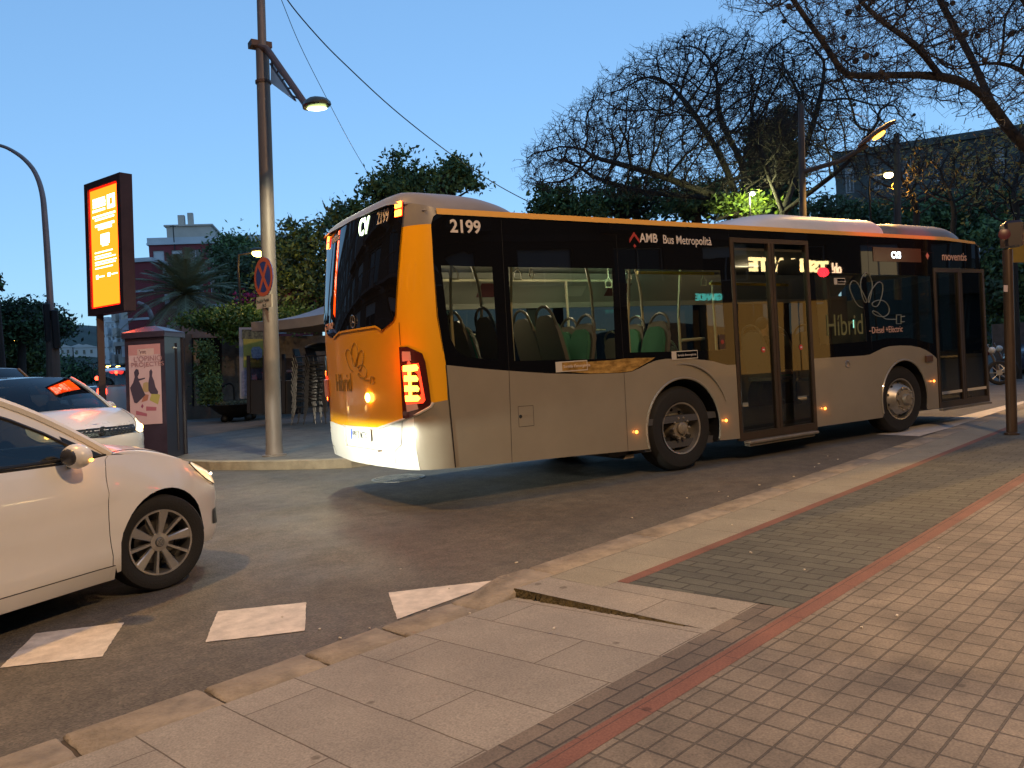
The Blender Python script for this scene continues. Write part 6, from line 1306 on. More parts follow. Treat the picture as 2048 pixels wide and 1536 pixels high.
flat('counter_panel', [(498, 828), (498, 760), (606, 762), (606, 828)], M_DWOOD, 20.2, .5, ctr)
for px, tp in ((497, 711), (529, 711), (567, 708), (600, 712)): flat('upright_post', [(px - 3, 826), (px - 3, tp), (px + 3, tp), (px + 3, 826)], M_DWOOD, 20.1, .08, ctr)
for a, b_ in ((500, 526), (571, 598)): flat('clear_screen', [(a, 760), (a, 716), (b_, 716), (b_, 760)], glass('terrace_glass', (.5, .5, .55)), 20.15, .01, ctr)
M_CANV = mat('grey_canvas', (.42, .38, .38), .8, var=.1, vs=2); M_VAL = mat('tan_valance', (.40, .27, .19), .8, var=.2, vs=2)
um = empty('parasol', (0, 0, 0), 0, 'wide grey terrace parasol with tan valance left of the bus', 'parasol')
cpx = AD(676, 600, 19.0); cz = cpx.z; ez = AD(560, 640, 18.5).z; hw = 1.50; tip = Vector((cpx.x, cpx.y, cz + .0))
cs = []
for k in range(4): a = math.radians(45 + 90 * k + 24); cs.append(Vector((cpx.x + hw * 1.35 * math.cos(a), cpx.y + hw * 1.35 * math.sin(a), ez)))
mb = MB(); 
for k in range(4):
    A_, B_ = cs[k], cs[(k + 1) % 4]; m_ = (A_ + B_) / 2
    for t0 in range(6):
        for h0 in range(6):
            def P(t, h): return A_.lerp(B_, t).lerp(tip, h) - Vector((0, 0, .12 * math.sin(math.pi * h) * 1.0 + .04 * math.sin(math.pi * t) * (1 - h)))
            mb.quad(P(t0 / 6, h0 / 6), P((t0 + 1) / 6, h0 / 6), P((t0 + 1) / 6, (h0 + 1) / 6), P(t0 / 6, (h0 + 1) / 6))
mb.build('canopy', M_CANV, um, smooth=True)
mb = MB(); dz = Vector((0, 0, .25))
for k in range(4):
    A_, B_ = cs[k], cs[(k + 1) % 4]; n_ = 10
    for t0 in range(n_):
        f = lambda t: A_.lerp(B_, t) - Vector((0, 0, .04 * math.sin(math.pi * t))); g = lambda t: Vector((tip.x, tip.y, 0)) * 0
        w0 = .02 * math.sin(t0 * 2.1); w1 = .02 * math.sin((t0 + 1) * 2.1); mb.quad(f(t0 / n_), f((t0 + 1) / n_), f((t0 + 1) / n_) - dz * .85 + Vector((w1, w1, 0)), f(t0 / n_) - dz * .85 + Vector((w0, w0, 0)))
mb.build('valance', M_VAL, um, smooth=True)
mb = MB(); mb.tube([Vector((tip.x, tip.y, .12)), tip], .04, 8); mb.build('parasol_pole', M_RAIL, um)
# stacks of chairs: every chair a thing
M_RAT = mat('dark_wicker', (.03, .024, .022), .7, var=.4, vs=40, bump=.5, bs=120); M_CHL = mat('chair_aluminium', (.18, .15, .13), .35, metal=.8)
def terrace_chair(x, y, z, rz, label):
    r = empty('terrace_chair', (x, y, z), rz, label, 'chair', 'stacked terrace chairs')
    mb = MB(); mb.box(-.22, .22, -.22, .22, .42, .455, bev=.015); mb.build('seat', M_RAT, r)
    mb = MB(); mb.prism([(-.22, 0), (.22, 0), (.23, .30), (.18, .42), (-.18, .42), (-.23, .30)], lambda p: (p[0], .21 + .18 * p[1], .45 + p[1]), lambda p: (p[0], .24 + .18 * p[1], .45 + p[1])); mb.build('backrest', M_RAT, r)
    for sx in (-1, 1):
        mb = MB(); mb.tube([(sx * .25, -.26, 0), (sx * .25, -.20, .64), (sx * .25, .1, .67), (sx * .24, .27, .66)], .014, 6); mb.build('front_leg', M_CHL, r, smooth=True)
        mb = MB(); mb.tube([(sx * .25, .36, 0), (sx * .23, .21, .45), (sx * .22, .31, .86)], .013, 6); mb.build('rear_leg', M_CHL, r, smooth=True)
    return r
for s_, (px, dd, rz) in enumerate(((615, 19.9, .95), (641, 19.7, .75))):
    c_ = AD(px, 820, dd)
    for k in range(8):
        w_ = ['in the left stack', 'in the right stack, beside the bus'][s_]; o = ['lowest', 'second', 'third', 'fourth', 'fifth', 'sixth', 'seventh', 'topmost'][k]
        terrace_chair(c_.x + .012 * k, c_.y - .012 * k, .12 + k * .145, rz, f'dark wicker terrace chair, {o} {w_}')
mb = MB(); c_ = AD(640, 694, 19.8); mb.sphere(c_, .34, 16, 8, sc_=(1.1, 1.1, .32)); tag(mb.build('chair_stack_cover', mat('dark_green_cover', (.02, .028, .02), .7), smooth=True), 'dark green cover lying over the right stack of chairs', 'cover')
# lamps further off
def far_lamp(px, py, D, label, c, es, r_=.09, pole=True, name='street_lamp', py0=None, grp=None):
    p = AD(px, py, D); e = empty(name, (0, 0, 0), 0, label, 'street lamp', grp)
    mb = MB(); mb.sphere(p, r_, 12, 8, sc_=(1.4, 1, .8)); mb.build('lamp_lens', mat(f'far_lamp_{c[0]}_{c[1]}_{c[2]}_{es}', c, .4, emit=c, es=es), e, smooth=True)
    mb = MB(); mb.sphere(p + Vector((0, 0, r_ * .8)), r_ * 1.2, 10, 6, sc_=(1.5, 1, .5)); mb.build('lamp_head', mat('dark_green_lamp_head'), e, smooth=True)
    if pole: mb = MB(); mb.tube([p + Vector((-.1, .15, .05)), p + Vector((-.5, .3, .0)), p + Vector((-.55, .3, -.4)), Vector((p.x - .55, p.y + .3, .0))], .035, 6); mb.build('post', M_TRIMB, e, smooth=True)
    return p
p = far_lamp(516, 507, 24, 'lamp glowing orange just above the no stopping sign', (1, .62, .16), 16, .13); point('far_lamp_light', p - Vector((0, 0, .3)), 60, SOD, .1)
for k, (px, py, D) in enumerate(((24, 682, 60), (201, 727, 70), (217, 733, 60), (84, 730, 110), (236, 733, 75))): far_lamp(px, py, D, ['orange street lamp under the pines at the left edge', 'small orange lamp left of the traffic signals', 'yellow lamp above the left red signal', 'tiny warm lamp by the far parked cars', 'yellow lamp above the right red signal'][k], (1, .55, .1), 14, .12 if D < 100 else .14, name='street_lamp')
for px, py, lab in ((224, 742, 'left one of two red traffic signals down the street'), (241, 743, 'right one of two red traffic signals down the street')):
    c_ = AD(px, py, 48); e = empty('traffic_signal', (0, 0, 0), 0, lab, 'traffic light'); mb = MB(); mb.box(c_.x - .15, c_.x + .15, c_.y, c_.y + .2, c_.z - .6, c_.z + .3, bev=.03); mb.build('signal_housing', M_TRIMB, e)
    mb = MB(); mb.sphere(c_ - Vector((0, .02, 0)), .17, 12, 8, sc_=(1, .4, 1)); mb.build('red_lens', mat('red_signal_far', (1, .05, .03), .4, emit=(1, .03, .02), es=14), e)
    mb = MB(); mb.tube([Vector((c_.x, c_.y + .15, 0)), Vector((c_.x, c_.y + .15, c_.z - .6))], .06, 6); mb.build('signal_post', M_TRIMB, e)
mb = MB(); q = [AD(a, b, 45) for a, b in ((312, 800), (310, 700), (306, 650), (300, 625), (290, 612), (276, 606))]; mb.tube([Vector(p) for p in catmull(q, 4)], .13, 8); tag(mb.build('pale_lamp_post', mat('pinkish_galvanised'), smooth=True), 'pale curved lamp post rising behind the kiosk against the red gable', 'lamp post')
# right hand lamps and poles
rl = empty('street_lamp', (0, 0, 0), 0, 'sodium street lamp glowing orange on a long rising arm above the front of the bus', 'street lamp')
Dr = 15.5; h0 = AD(1758, 271, Dr - .6); ba = AD(1603, 345, Dr)
mb = MB(); mb.tube([Vector(G(1612, 700, 0) * 0 + Vector((AD(1612, 600, Dr).x, AD(1612, 600, Dr).y, 0))), AD(1606, 440, Dr), AD(1602, 208, Dr)], [.085, .07, .055], 12); mb.build('post', mat('dark_post', (.06, .05, .045), .6), rl, smooth=True)
mb = MB(); mb.tube([ba, AD(1680, 322, Dr - .3), AD(1735, 290, Dr - .5)], [.05, .045, .05], 8); mb.build('arm', mat('dark_post'), rl, smooth=True)
ax = (h0 - AD(1700, 312, Dr - .4)).normalized(); mb = MB(); rings = []; sd = ax.cross(Vector((0, 0, 1))).normalized(); u_ = sd.cross(ax)
for t, w_, h_ in ((-.42, .05, .045), (-.25, .09, .07), (0, .13, .085), (.22, .12, .07), (.34, .05, .03)): rings.append([h0 + Vector((0, 0, .05)) + ax * t + sd * (w_ * math.cos(a)) + u_ * (h_ * math.sin(a) if math.sin(a) > 0 else h_ * .3 * math.sin(a)) for a in [2 * math.pi * k / 12 for k in range(12)]])
mb.add([p for r_ in rings for p in r_], [(i * 12 + k, i * 12 + (k + 1) % 12, (i + 1) * 12 + (k + 1) % 12, (i + 1) * 12 + k) for i in range(4) for k in range(12)]); mb.build('lamp_head', M_RUST, rl, smooth=True)
mb = MB(); mb.sphere(h0, .095, 16, 8, sc_=(1, 1, 1)); o = mb.build('lamp_lens', mat('sodium_lens', (1, .6, .1), .4, emit=(1, .40, .04), es=6), rl, smooth=True)
for v in o.data.vertices: d_ = v.co - h0; v.co = h0 + ax * (d_.x * 1.35) + sd * (d_.y * .8) + u_ * (d_.z * .45)
spot('sodium_light', h0 - Vector((0, 0, .10)), h0 - Vector((.3, .6, 5)), 520, SOD, 150, .5, .06)
p = far_lamp(1777, 350, 24, 'round yellow lamp below and right of the sodium lamp', (1, .8, .35), 10, .12)
point('far_lamp_light', p - Vector((0, 0, .3)), 50, SOD, .1)
mb = MB(); mb.tube([AD(1796, 600, 20), AD(1795, 430, 20), AD(1793, 268, 20)], [.10, .09, .075], 12); tag(mb.build('utility_pole', mat('dark_post')), 'tall bare pole standing right of the two orange lamps', 'pole')
fl = empty('flood_light', (0, 0, 0), 0, 'small white flood light shining on green leaves above the bus roof', 'flood light'); p = AD(1505, 388, 19)
mb = MB(); mb.sphere(p, .05, 10, 6, sc_=(1.5, 1, .6)); mb.build('lamp_lens', mat('flood_lens', (1, 1, .9), .4, emit=(.9, 1, .8), es=14), fl); mb = MB(); mb.tube([p + Vector((0, .1, .05)), Vector((p.x, p.y + .1, 0))], .025, 6); mb.box(p.x - .1, p.x + .1, p.y - .08, p.y + .1, p.z + .04, p.z + .08); mb.build('post', M_TRIMB, fl)
point('flood_light_glow', p - Vector((0, 0, .15)), 120, (.95, 1, .45), .08)
# near signal post on the pavement, right
sp0 = G(2024, 869, H); Dn = (sp0 - CP).dot(FW); nsp = empty('signal_post', (0, 0, 0), 0, 'dark signal post with a dull red lamp head on the right pavement', 'traffic light')
mb = MB(); mb.tube([along(sp0, H), along(sp0, H + .02), along(sp0, H + .03), along(sp0, AD(2012, 500, Dn).z)], [.085, .085, .06, .055], 14); mb.build('post', mat('brown_signal_post', (.07, .045, .03), .45, metal=.4, var=.3, vs=6, stretch=(1, 1, .3)), nsp, smooth=True)
c_ = AD(2024, 468, Dn); mb = MB(); mb.box(-.10, .10, -.13, .17, -.15, .15, bev=.03); o = mb.build('lamp_housing', mat('dark_signal_plastic', (.02, .012, .016), .4), nsp); o.location = c_; o.rotation_euler = (0, 0, math.radians(-52))
fc = Vector((math.cos(math.radians(-142 + 0)), math.sin(math.radians(-142)), 0)); mb = MB(); c2 = AD(2008, 469, Dn - .1)
o = mb.lathe([(.062, 0), (.066, .02), (.06, .022), (.03, .027), (0, .028)], 20, (0, 0, 0), 'Y').build('lamp_lens', mat('dull_red_lens', (.09, .022, .03), .35), nsp, smooth=True); o.location = c2; o.rotation_euler = (0, 0, math.radians(128))
mb = MB(); q = AD(2008, 578, Dn); mb.obox(q + FW * -.05, .035, .004, .04, RT); mb.build('heart_sticker', mat('pale_sticker', (.5, .42, .42), .5), nsp)
ys_ = AD(2040, 497, Dn + 3); mb = MB(); mb.obox(ys_ + RT * .25, .42, .02, .22, RT); mb.tube([ys_ + RT * .3 + Vector((0, 0, -.2)), Vector((ys_.x + RT.x * .3, ys_.y + RT.y * .3, H))], .03, 6); tag(mb.build('yellow_plate', mat('yellow_plate_paint', (.30, .20, .03), .5, var=.2, vs=6)), 'yellow plate on a thin post behind the dull red signal', 'sign')
rsl = spot('red_signal_light', (5.6, -1.6, 3.5), (4.2, .5, 2.85), 60, (1, .03, .02), 50, .6, .04)
# overhead cables
def cable(pts, r_, lab):
    mb = MB(); P = catmull([AD(a, b, d_) for a, b, d_ in pts], 6); mb.tube([Vector(p) for p in P], r_, 5); tag(mb.build('overhead_cable', M_TRIMB, smooth=True), lab, 'cable')
cable([(545, -60, 13), (575, 0, 13), (640, 78, 13.5), (700, 138, 14), (780, 212, 15), (860, 277, 16), (930, 328, 17), (1000, 373, 18), (1060, 405, 19)], .011, 'thicker cable running from the lamp pole down to the trees behind the bus')
cable([(545, -45, 13), (563, 0, 13), (600, 90, 14), (650, 190, 16), (700, 285, 18), (745, 362, 20)], .006, 'thin cable running steeply down to the leafy tree')
# vehicles down the street
def far_car(px, py, D, rz, lab, paint, tail=True, cat='car', zk=1.0, grp='cars down the street'):
    q = AD(px, py, D); return car('distant_car' if cat == 'car' else cat, (q.x, q.y, 0), rz, lab, cat, paint=paint, detail=False, tail=tail, zk=zk, group=grp)
UPST = math.atan2(1, .13)
M_RC = mat('red_car_paint', (.30, .03, .03), .3, coat=.4); M_GC = mat('grey_car_paint', (.2, .21, .23), .3, coat=.4); M_DC = mat('dark_car_paint', (.03, .03, .04), .25, coat=.5)
far_car(176, 765, 72, UPST, 'small red car driving away, left of the display post', M_RC); far_car(152, 768, 80, UPST + 2.9, 'white car parked far down the street in the row left of the display post', M_WHITE, False)
far_car(116, 774, 62, UPST + .3, 'grey car parked by the far wall at left', M_GC, False); far_car(228, 780, 44, UPST, 'dark car with red tail lights ahead of the white van', M_DC)
far_car(163, 792, 33, UPST + math.pi, 'white car facing the viewer behind the display post', M_WHITE, False)
o = far_car(240, 790, 36, UPST, 'white van with many red lights driving away beside the kiosk', M_WHITE, True, 'van', 1.5)
for k in range(6):
    c_ = AD(222 + k * 5.4, 784 - (k % 2) * 3, 37.5); mb = MB(); mb.sphere(c_, .09, 8, 6); mb.build('rear_lamp', mat('car_tail_lit'), None) if False else None
mb = MB()
for dx, dz, r_ in ((-.72, 1.75, .09), (.72, 1.75, .09), (0, 1.95, .07)): mb.sphere((-3.16, dx, dz), r_, 8, 6)
mb.build('high_rear_lamp', mat('car_tail_lit'), o)
wl = empty('garden_wall', (0, 0, 0), 0, 'low pale garden wall along the far left side of the street', 'wall'); mb = MB(); a, b_ = AD(-40, 770, 66), AD(118, 762, 95); a.z = b_.z = 0; d_ = (b_ - a); mb.obox((a + b_) / 2 + Vector((0, 0, .8)), d_.length / 2, .15, .9, d_); mb.build('wall_body', M_CRM, wl)
# right edge: motorcycle and parked car
def motorcycle(loc, rz, lab):
    r = empty('motorcycle', loc, rz, lab, 'motorcycle')
    for x in (0, 1.3):
        w_ = MB(); w_.lathe([(.22, -.05), (.28, -.05), (.31, 0), (.28, .05), (.22, .05)], 28, (x, 0, .31), 'Y', closed=True); w_.build('wheel', M_TYRE, r, smooth=True)
        w_ = MB(); 
        for k in range(8): a = k * math.pi / 4; w_.tube([(x, 0, .31), (x + .23 * math.cos(a), 0, .31 + .23 * math.sin(a))], .012, 4)
        w_.lathe([(.07, -.03), (.07, .03), (0, .03)], 12, (x, 0, .31), 'Y'); w_.build('rim', M_ALLOY, r)
    w_ = MB(); w_.tube([(0, .0, .31), (.12, 0, .7), (.25, 0, 1.0)], [.03, .035, .03], 8); w_.tube([(.25, -.33, 1.03), (.25, 0, 1.02), (.25, .33, 1.03)], .015, 6); w_.build('fork_and_handlebar', M_CHL, r, smooth=True)
    w_ = MB(); w_.sphere((.55, 0, .82), .2, 14, 10, sc_=(1.3, .7, .7)); w_.box(.45, .95, -.14, .14, .32, .62, bev=.05); w_.build('tank_and_engine', mat('dark_red_tank', (.12, .02, .02), .3, coat=.5), r, smooth=True)
    w_ = MB(); w_.prism([(.7, .78), (1.45, .86), (1.5, .92), (1.2, .93), (.75, .86)], lambda p: (p[0], -.13, p[1]), lambda p: (p[0], .13, p[1])); w_.build('saddle', M_TRIMB, r)
    w_ = MB(); w_.sphere((.14, 0, .88), .09, 10, 8); w_.build('headlight', M_LAMPC, r, smooth=True)
    w_ = MB(); w_.tube([(.7, -.16, .3), (1.5, -.18, .42)], .045, 8); w_.build('exhaust', M_ALLOY, r, smooth=True); return r
q = G(2002, 742, 0)
for k, (px, d_, rz, lab) in enumerate(((1998, 20, 2.2, 'dark red motorcycle parked just in front of the bus'), (2012, 21.5, 2.0, 'second motorcycle, half behind the signal post'))):
    q = AD(px, 730, d_); motorcycle((q.x, q.y, 0), rz, lab)
q = AD(2075, 730, 24); car('parked_car', (q.x, q.y, 0), math.radians(150), 'dark blue parked car cut by the right edge behind the signal post', paint=mat('navy_paint', (.03, .035, .07), .25, coat=.5), detail=False, tail=True)
mb = MB(); a, b_ = AD(1985, 690, 27), AD(2300, 690, 25); a.z = b_.z = 0; mb.obox((a + b_) / 2 + Vector((0, 0, .6)), (b_ - a).length / 2, .12, 1.0, b_ - a); tag(mb.build('low_wall', mat('dark_stone_wall', (.13, .10, .085), .9, var=.4, vs=4)), 'low brown stone wall behind the motorcycles', 'wall')
# ================================================================== trees
M_BARK = mat('dark_bark', (.030, .025, .021), .9, var=.5, vs=10, bump=.8, bs=30, stretch=(1, 1, .3)); M_TWIG = mat('twig_bark', (.030, .024, .021), .9)
def colonize(start, att, D=.45, di=2.2, dk=.6, iters=140, seed=1, up=.0, maxn=9000):
    """space colonisation: start = list of (point, parent index); returns points and parents"""
    rr = np.random.default_rng(seed); P = [np.array(p, float) for p, _ in start]; par = [q for _, q in start]; att = np.array(att, float); alive = np.ones(len(att), bool); nkids = {}
    for _ in range(iters):
        if not alive.any() or len(P) > maxn: break
        kd = kdtree.KDTree(len(P)); 
        for i, p in enumerate(P): kd.insert(p, i)
        kd.balance(); pull = {}
        for k in np.nonzero(alive)[0]:
            c_, i, d_ = kd.find(att[k])
            if d_ < dk: alive[k] = False; continue
            if d_ < di or _ < 25: v = att[k] - P[i]; pull.setdefault(i, []).append(v / np.linalg.norm(v))
        if not pull: 
            di *= 1.4
            if di > 12: break
            continue
        n0 = len(P)
        for i, vs in pull.items():
            if nkids.get(i, 0) > 4: continue
            v = np.mean(vs, axis=0) + rr.normal(0, .18, 3) + np.array((0, 0, up)); L = np.linalg.norm(v)
            if L < 1e-3: continue
            P.append(P[i] + v / L * D * rr.uniform(.8, 1.15)); par.append(i); nkids[i] = nkids.get(i, 0) + 1
    return P, par
def skeleton(P, par, r0, pw, rmin_of=None, rfix=None, rmax=9.0):
    n = len(P); kids = [[] for _ in range(n)]
    for i in range(n):
        if par[i] >= 0: kids[par[i]].append(i)
    A = np.zeros(n)
    for i in range(n - 1, -1, -1):
        A[i] = sum(A[k] for k in kids[i]) if kids[i] else r0 ** pw
    R = np.minimum(A ** (1 / pw), rmax)
    if rfix: 
        for i, r_ in rfix.items(): R[i] = r_
    chains = []; stack = [i for i in range(n) if par[i] < 0]
    while stack:
        i = stack.pop(); ch = [i] if par[i] < 0 else [par[i], i]; rs = [R[i] if par[i] < 0 else min(R[par[i]], R[i] * 1.15), R[i]][:len(ch)]
        while kids[i]:
            k = max(kids[i], key=lambda q: R[q]); stack += [q for q in kids[i] if q != k]; ch.append(k); rs.append(R[k]); i = k
        if len(ch) > 1: chains.append((ch, rs))
    return chains, R, kids
def bare_tree(name, label, start, att, seed, r0=.011, pw=2.25, D=.42, dk=.55, twigs=5, tw_len=.38, rfix=None, rmax=9., group='bare street trees', tr=.007, pods=0, leaves=0, leafm=None, maxn=9000, leaf_r=.03):
    P, par = colonize(start, att, D=D, dk=dk, seed=seed, maxn=maxn); print('TREE', name, len(P)); chains, R, kids = skeleton(P, par, r0, pw, rfix=rfix, rmax=rmax); rr = random.Random(seed)
    root = empty(name, (P[0][0], P[0][1], 0), 0, label, 'tree', group); off = Vector((P[0][0], P[0][1], 0))
    thick = MB(); thin = MB()
    for ch, rs in chains:
        pts = [Vector(P[i]) - off for i in ch]
        # smooth the kinks a little
        q = pts[:]
        for i in range(1, len(pts) - 1): q[i] = pts[i] * .6 + (pts[i - 1] + pts[i + 1]) * .2
        big = max(rs) > .05; (thick if big else thin).tube(q, list(rs), 8 if big else (4 if max(rs) > .02 else 3), cap=False)
    thick.build('trunk', M_BARK, root, smooth=True, ang=80); lf = MB(); pd = MB()
    for i in range(len(P)):
        if R[i] < .022 and (Vector(P[i]) - Vector(start[min(len(start) - 1, 8)][0])).length > 1.2:
            p = Vector(P[i]) - off; d0 = (Vector(P[i]) - Vector(P[par[i]])).normalized() if par[i] >= 0 else Vector((0, 0, 1))
            for t in range(rr.randint(max(1, twigs - 2), twigs)):
                d_ = (d0 * .7 + Vector((rr.gauss(0, .7), rr.gauss(0, .7), rr.gauss(.15, .6)))).normalized(); L = tw_len * rr.uniform(.5, 1.2); m_ = p + d_ * L * .5 + Vector((rr.gauss(0, .03), rr.gauss(0, .03), rr.gauss(0, .03))); e_ = p + (d_ + Vector((rr.gauss(0, .25), rr.gauss(0, .25), rr.gauss(0, .25)))) * L
                thin.tube([p, m_, e_], [tr, tr * .75, tr * .4], 3, cap=False)
                for _ in range(rr.randint(1, 3)):
                    f_ = m_.lerp(e_, rr.random()); g_ = f_ + Vector((rr.gauss(0, 1), rr.gauss(0, 1), rr.gauss(0, 1))).normalized() * L * .35; thin.tube([f_, g_], [tr * .6, tr * .35], 3, cap=False)
                    if leaves and rr.random() < leaves:
                        for _q in range(3):
                            c_ = g_ + Vector((rr.gauss(0, .06), rr.gauss(0, .06), rr.gauss(-.03, .06))); a = Vector((rr.gauss(0, 1), rr.gauss(0, 1), rr.gauss(0, 1))).normalized() * leaf_r; b_ = a.orthogonal().normalized() * leaf_r * .45; lf.quad(c_ - a, c_ + b_, c_ + a, c_ - b_)
            if pods and rr.random() < pods: c_ = p + Vector((rr.gauss(0, .15), rr.gauss(0, .15), -.12)); pd.sphere(c_, rr.uniform(.035, .055), 6, 4)
    thin.build('branches', M_TWIG, root)
    if lf.v: lf.build('leaves', leafm or M_TWIG, root)['kind'] = 'stuff'
    if pd.v: pd.build('seed_pods', M_TWIG, root)['kind'] = 'stuff'
    return root
def poly_att(poly, n, D0, T, seed, zmin=2.6, shell=.0, bottom=None):
    """attraction points through the crown's volume: outline seen from the street, depth given by how far inside it"""
    rr = np.random.default_rng(seed); P = np.array(poly, float); x0, y0 = P.min(0); x1, y1 = P.max(0); o = []
    E = []
    for i in range(len(P)):
        a, b_ = P[i], P[(i + 1) % len(P)]; m_ = max(2, int(np.hypot(*(b_ - a)) / 8)); E += [a + (b_ - a) * k / m_ for k in range(m_)]
    E = np.array(E)
    while len(o) < n:
        q = np.stack([rr.uniform(x0, x1, 400), rr.uniform(y0, y1, 400)], 1); q = q[inpoly(q, poly)]
        for p in q:
            e = min(1, np.sqrt(((E - p) ** 2).sum(1)).min() / 130.0); t = rr.uniform(-1, 1); t = np.sign(t) * abs(t) ** (1 - .5 * shell); v = AD(p[0], p[1], D0 + t * T * e ** .5)
            if v.z > zmin: o.append(tuple(v))
    return o[:n]
def stem(pts, n=3): return catmull([tuple(p) for p in pts], n)
def start_line(pts, n=3): P = stem(pts, n); return [(tuple(p), i - 1) for i, p in enumerate(P)]
# big bare tree behind the middle of the bus
D1 = 21.0
b0 = AD(1482, 600, D1); s_ = start_line([(b0.x, b0.y, 0), tuple(AD(1482, 560, D1)), tuple(AD(1480, 440, D1)), tuple(AD(1478, 412, D1))])
top = len(s_) - 1
def branch(s_, at, pts, n=3):
    P = stem([s_[at][0]] + [tuple(p) for p in pts], n)[1:]; b = len(s_)
    for i, p in enumerate(P): s_.append((tuple(p), at if i == 0 else b + i - 1))
branch(s_, top, [AD(1400, 380, D1 - 1), AD(1300, 345, D1 - 1.5), AD(1200, 318, D1 - 1)]); branch(s_, top, [AD(1450, 330, D1 - .5), AD(1390, 230, D1 - .5), AD(1350, 180, D1)]); branch(s_, top, [AD(1490, 340, D1 + 1), AD(1440, 240, D1 + 1.2), AD(1436, 170, D1 + 1)]); branch(s_, top, [AD(1540, 360, D1 + .5), AD(1590, 250, D1 + .5), AD(1600, 190, D1)])
branch(s_, top, [AD(1410, 395, D1 + 1.5), AD(1290, 385, D1 + 2), AD(1180, 352, D1 + 2)])
att = poly_att([(1040, 372), (1052, 300), (1110, 245), (1190, 180), (1240, 130), (1330, 85), (1400, 50), (1490, 60), (1570, 90), (1640, 150), (1680, 230), (1660, 320), (1560, 390), (1480, 405), (1380, 400), (1250, 398), (1120, 385)], 7500, D1, 3.6, 5, shell=.5)
bare_tree('bare_tree', 'great bare fine-branched tree spreading over the rear half of the bus roof', s_, att, 11, r0=.0095, pw=2.5, D=.26, dk=.27, twigs=4, tw_len=.34, pods=.018, rmax=.17, maxn=8000)
# second one, right of it
D2 = 19.0; b0 = AD(1566, 600, D2); s_ = start_line([(b0.x, b0.y, 0), tuple(AD(1566, 520, D2)), tuple(AD(1566, 425, D2))]); top = len(s_) - 1
branch(s_, top, [AD(1640, 370, D2 - .4), AD(1700, 320, D2 - .6), AD(1760, 240, D2 - .6)]); branch(s_, top, [AD(1530, 330, D2), AD(1500, 220, D2 + .5)]); branch(s_, top, [AD(1600, 330, D2 + 1), AD(1640, 200, D2 + 1), AD(1650, 120, D2 + 1)])
att = poly_att([(1490, 330), (1460, 230), (1480, 130), (1560, 60), (1660, 40), (1760, 110), (1820, 200), (1830, 280), (1760, 340), (1680, 380), (1600, 400)], 2600, D2, 2.6, 6, shell=.4)
bare_tree('bare_tree', 'bare tree right of the great one, its limbs rising behind the sodium lamp', s_, att, 12, r0=.0095, pw=2.5, D=.26, dk=.27, twigs=3, tw_len=.34, pods=.018, rmax=.14, maxn=6000)
# near tree reaching in from the right
D3_ = 11.5; b0 = AD(2230, 600, D3_); s_ = start_line([(b0.x, b0.y, 0), tuple(AD(2200, 480, D3_)), tuple(AD(2110, 350, D3_)), tuple(AD(2050, 292, D3_)), tuple(AD(2015, 255, D3_)), tuple(AD(1985, 212, D3_)), tuple(AD(1945, 172, D3_)), tuple(AD(1880, 152, D3_ - .2)), tuple(AD(1790, 150, D3_ - .3)), tuple(AD(1690, 154, D3_ - .4))], 2)
L_ = len(s_); 
def nearest(s_, p): return min(range(len(s_)), key=lambda i: (Vector(s_[i][0]) - p).length)
branch(s_, L_ - 1, [AD(1650, 90, D3_ - .4), AD(1600, 20, D3_ - .5), AD(1560, -40, D3_ - .5)]); branch(s_, nearest(s_, AD(1985, 212, D3_)), [AD(1940, 110, D3_ + .5), AD(1890, 20, D3_ + .6), AD(1850, -60, D3_ + .8)])
branch(s_, nearest(s_, AD(1880, 152, D3_)), [AD(1830, 90, D3_ - .6), AD(1760, 40, D3_ - .8), AD(1700, -20, D3_ - .8)]); branch(s_, nearest(s_, AD(2110, 350, D3_)), [AD(2080, 180, D3_ + 1), AD(2020, 130, D3_ + 1), AD(1960, 128, D3_ + 1)]); branch(s_, nearest(s_, AD(2110, 350, D3_)), [AD(2120, 150, D3_ - 1), AD(2060, 20, D3_ - 1), AD(2000, -60, D3_ - 1)])
n_s = len(s_); att = poly_att([(1440, -60), (1450, 10), (1520, 50), (1600, 60), (1640, 130), (1700, 190), (1780, 205), (1860, 210), (1930, 250), (1990, 290), (2120, 320), (2260, 200), (2260, -150), (1450, -150)], 6000, D3_, 2.4, 7, shell=.2)
bare_tree('bare_tree', 'near bare tree whose thick limb reaches in from the right edge', s_, att, 13, r0=.0055, pw=2.35, D=.19, dk=.20, twigs=4, tw_len=.22, tr=.0040, pods=.018, rmax=.20, leaves=.03, leafm=mat('sparse_leaf', (.10, .07, .02), .8), maxn=9000)
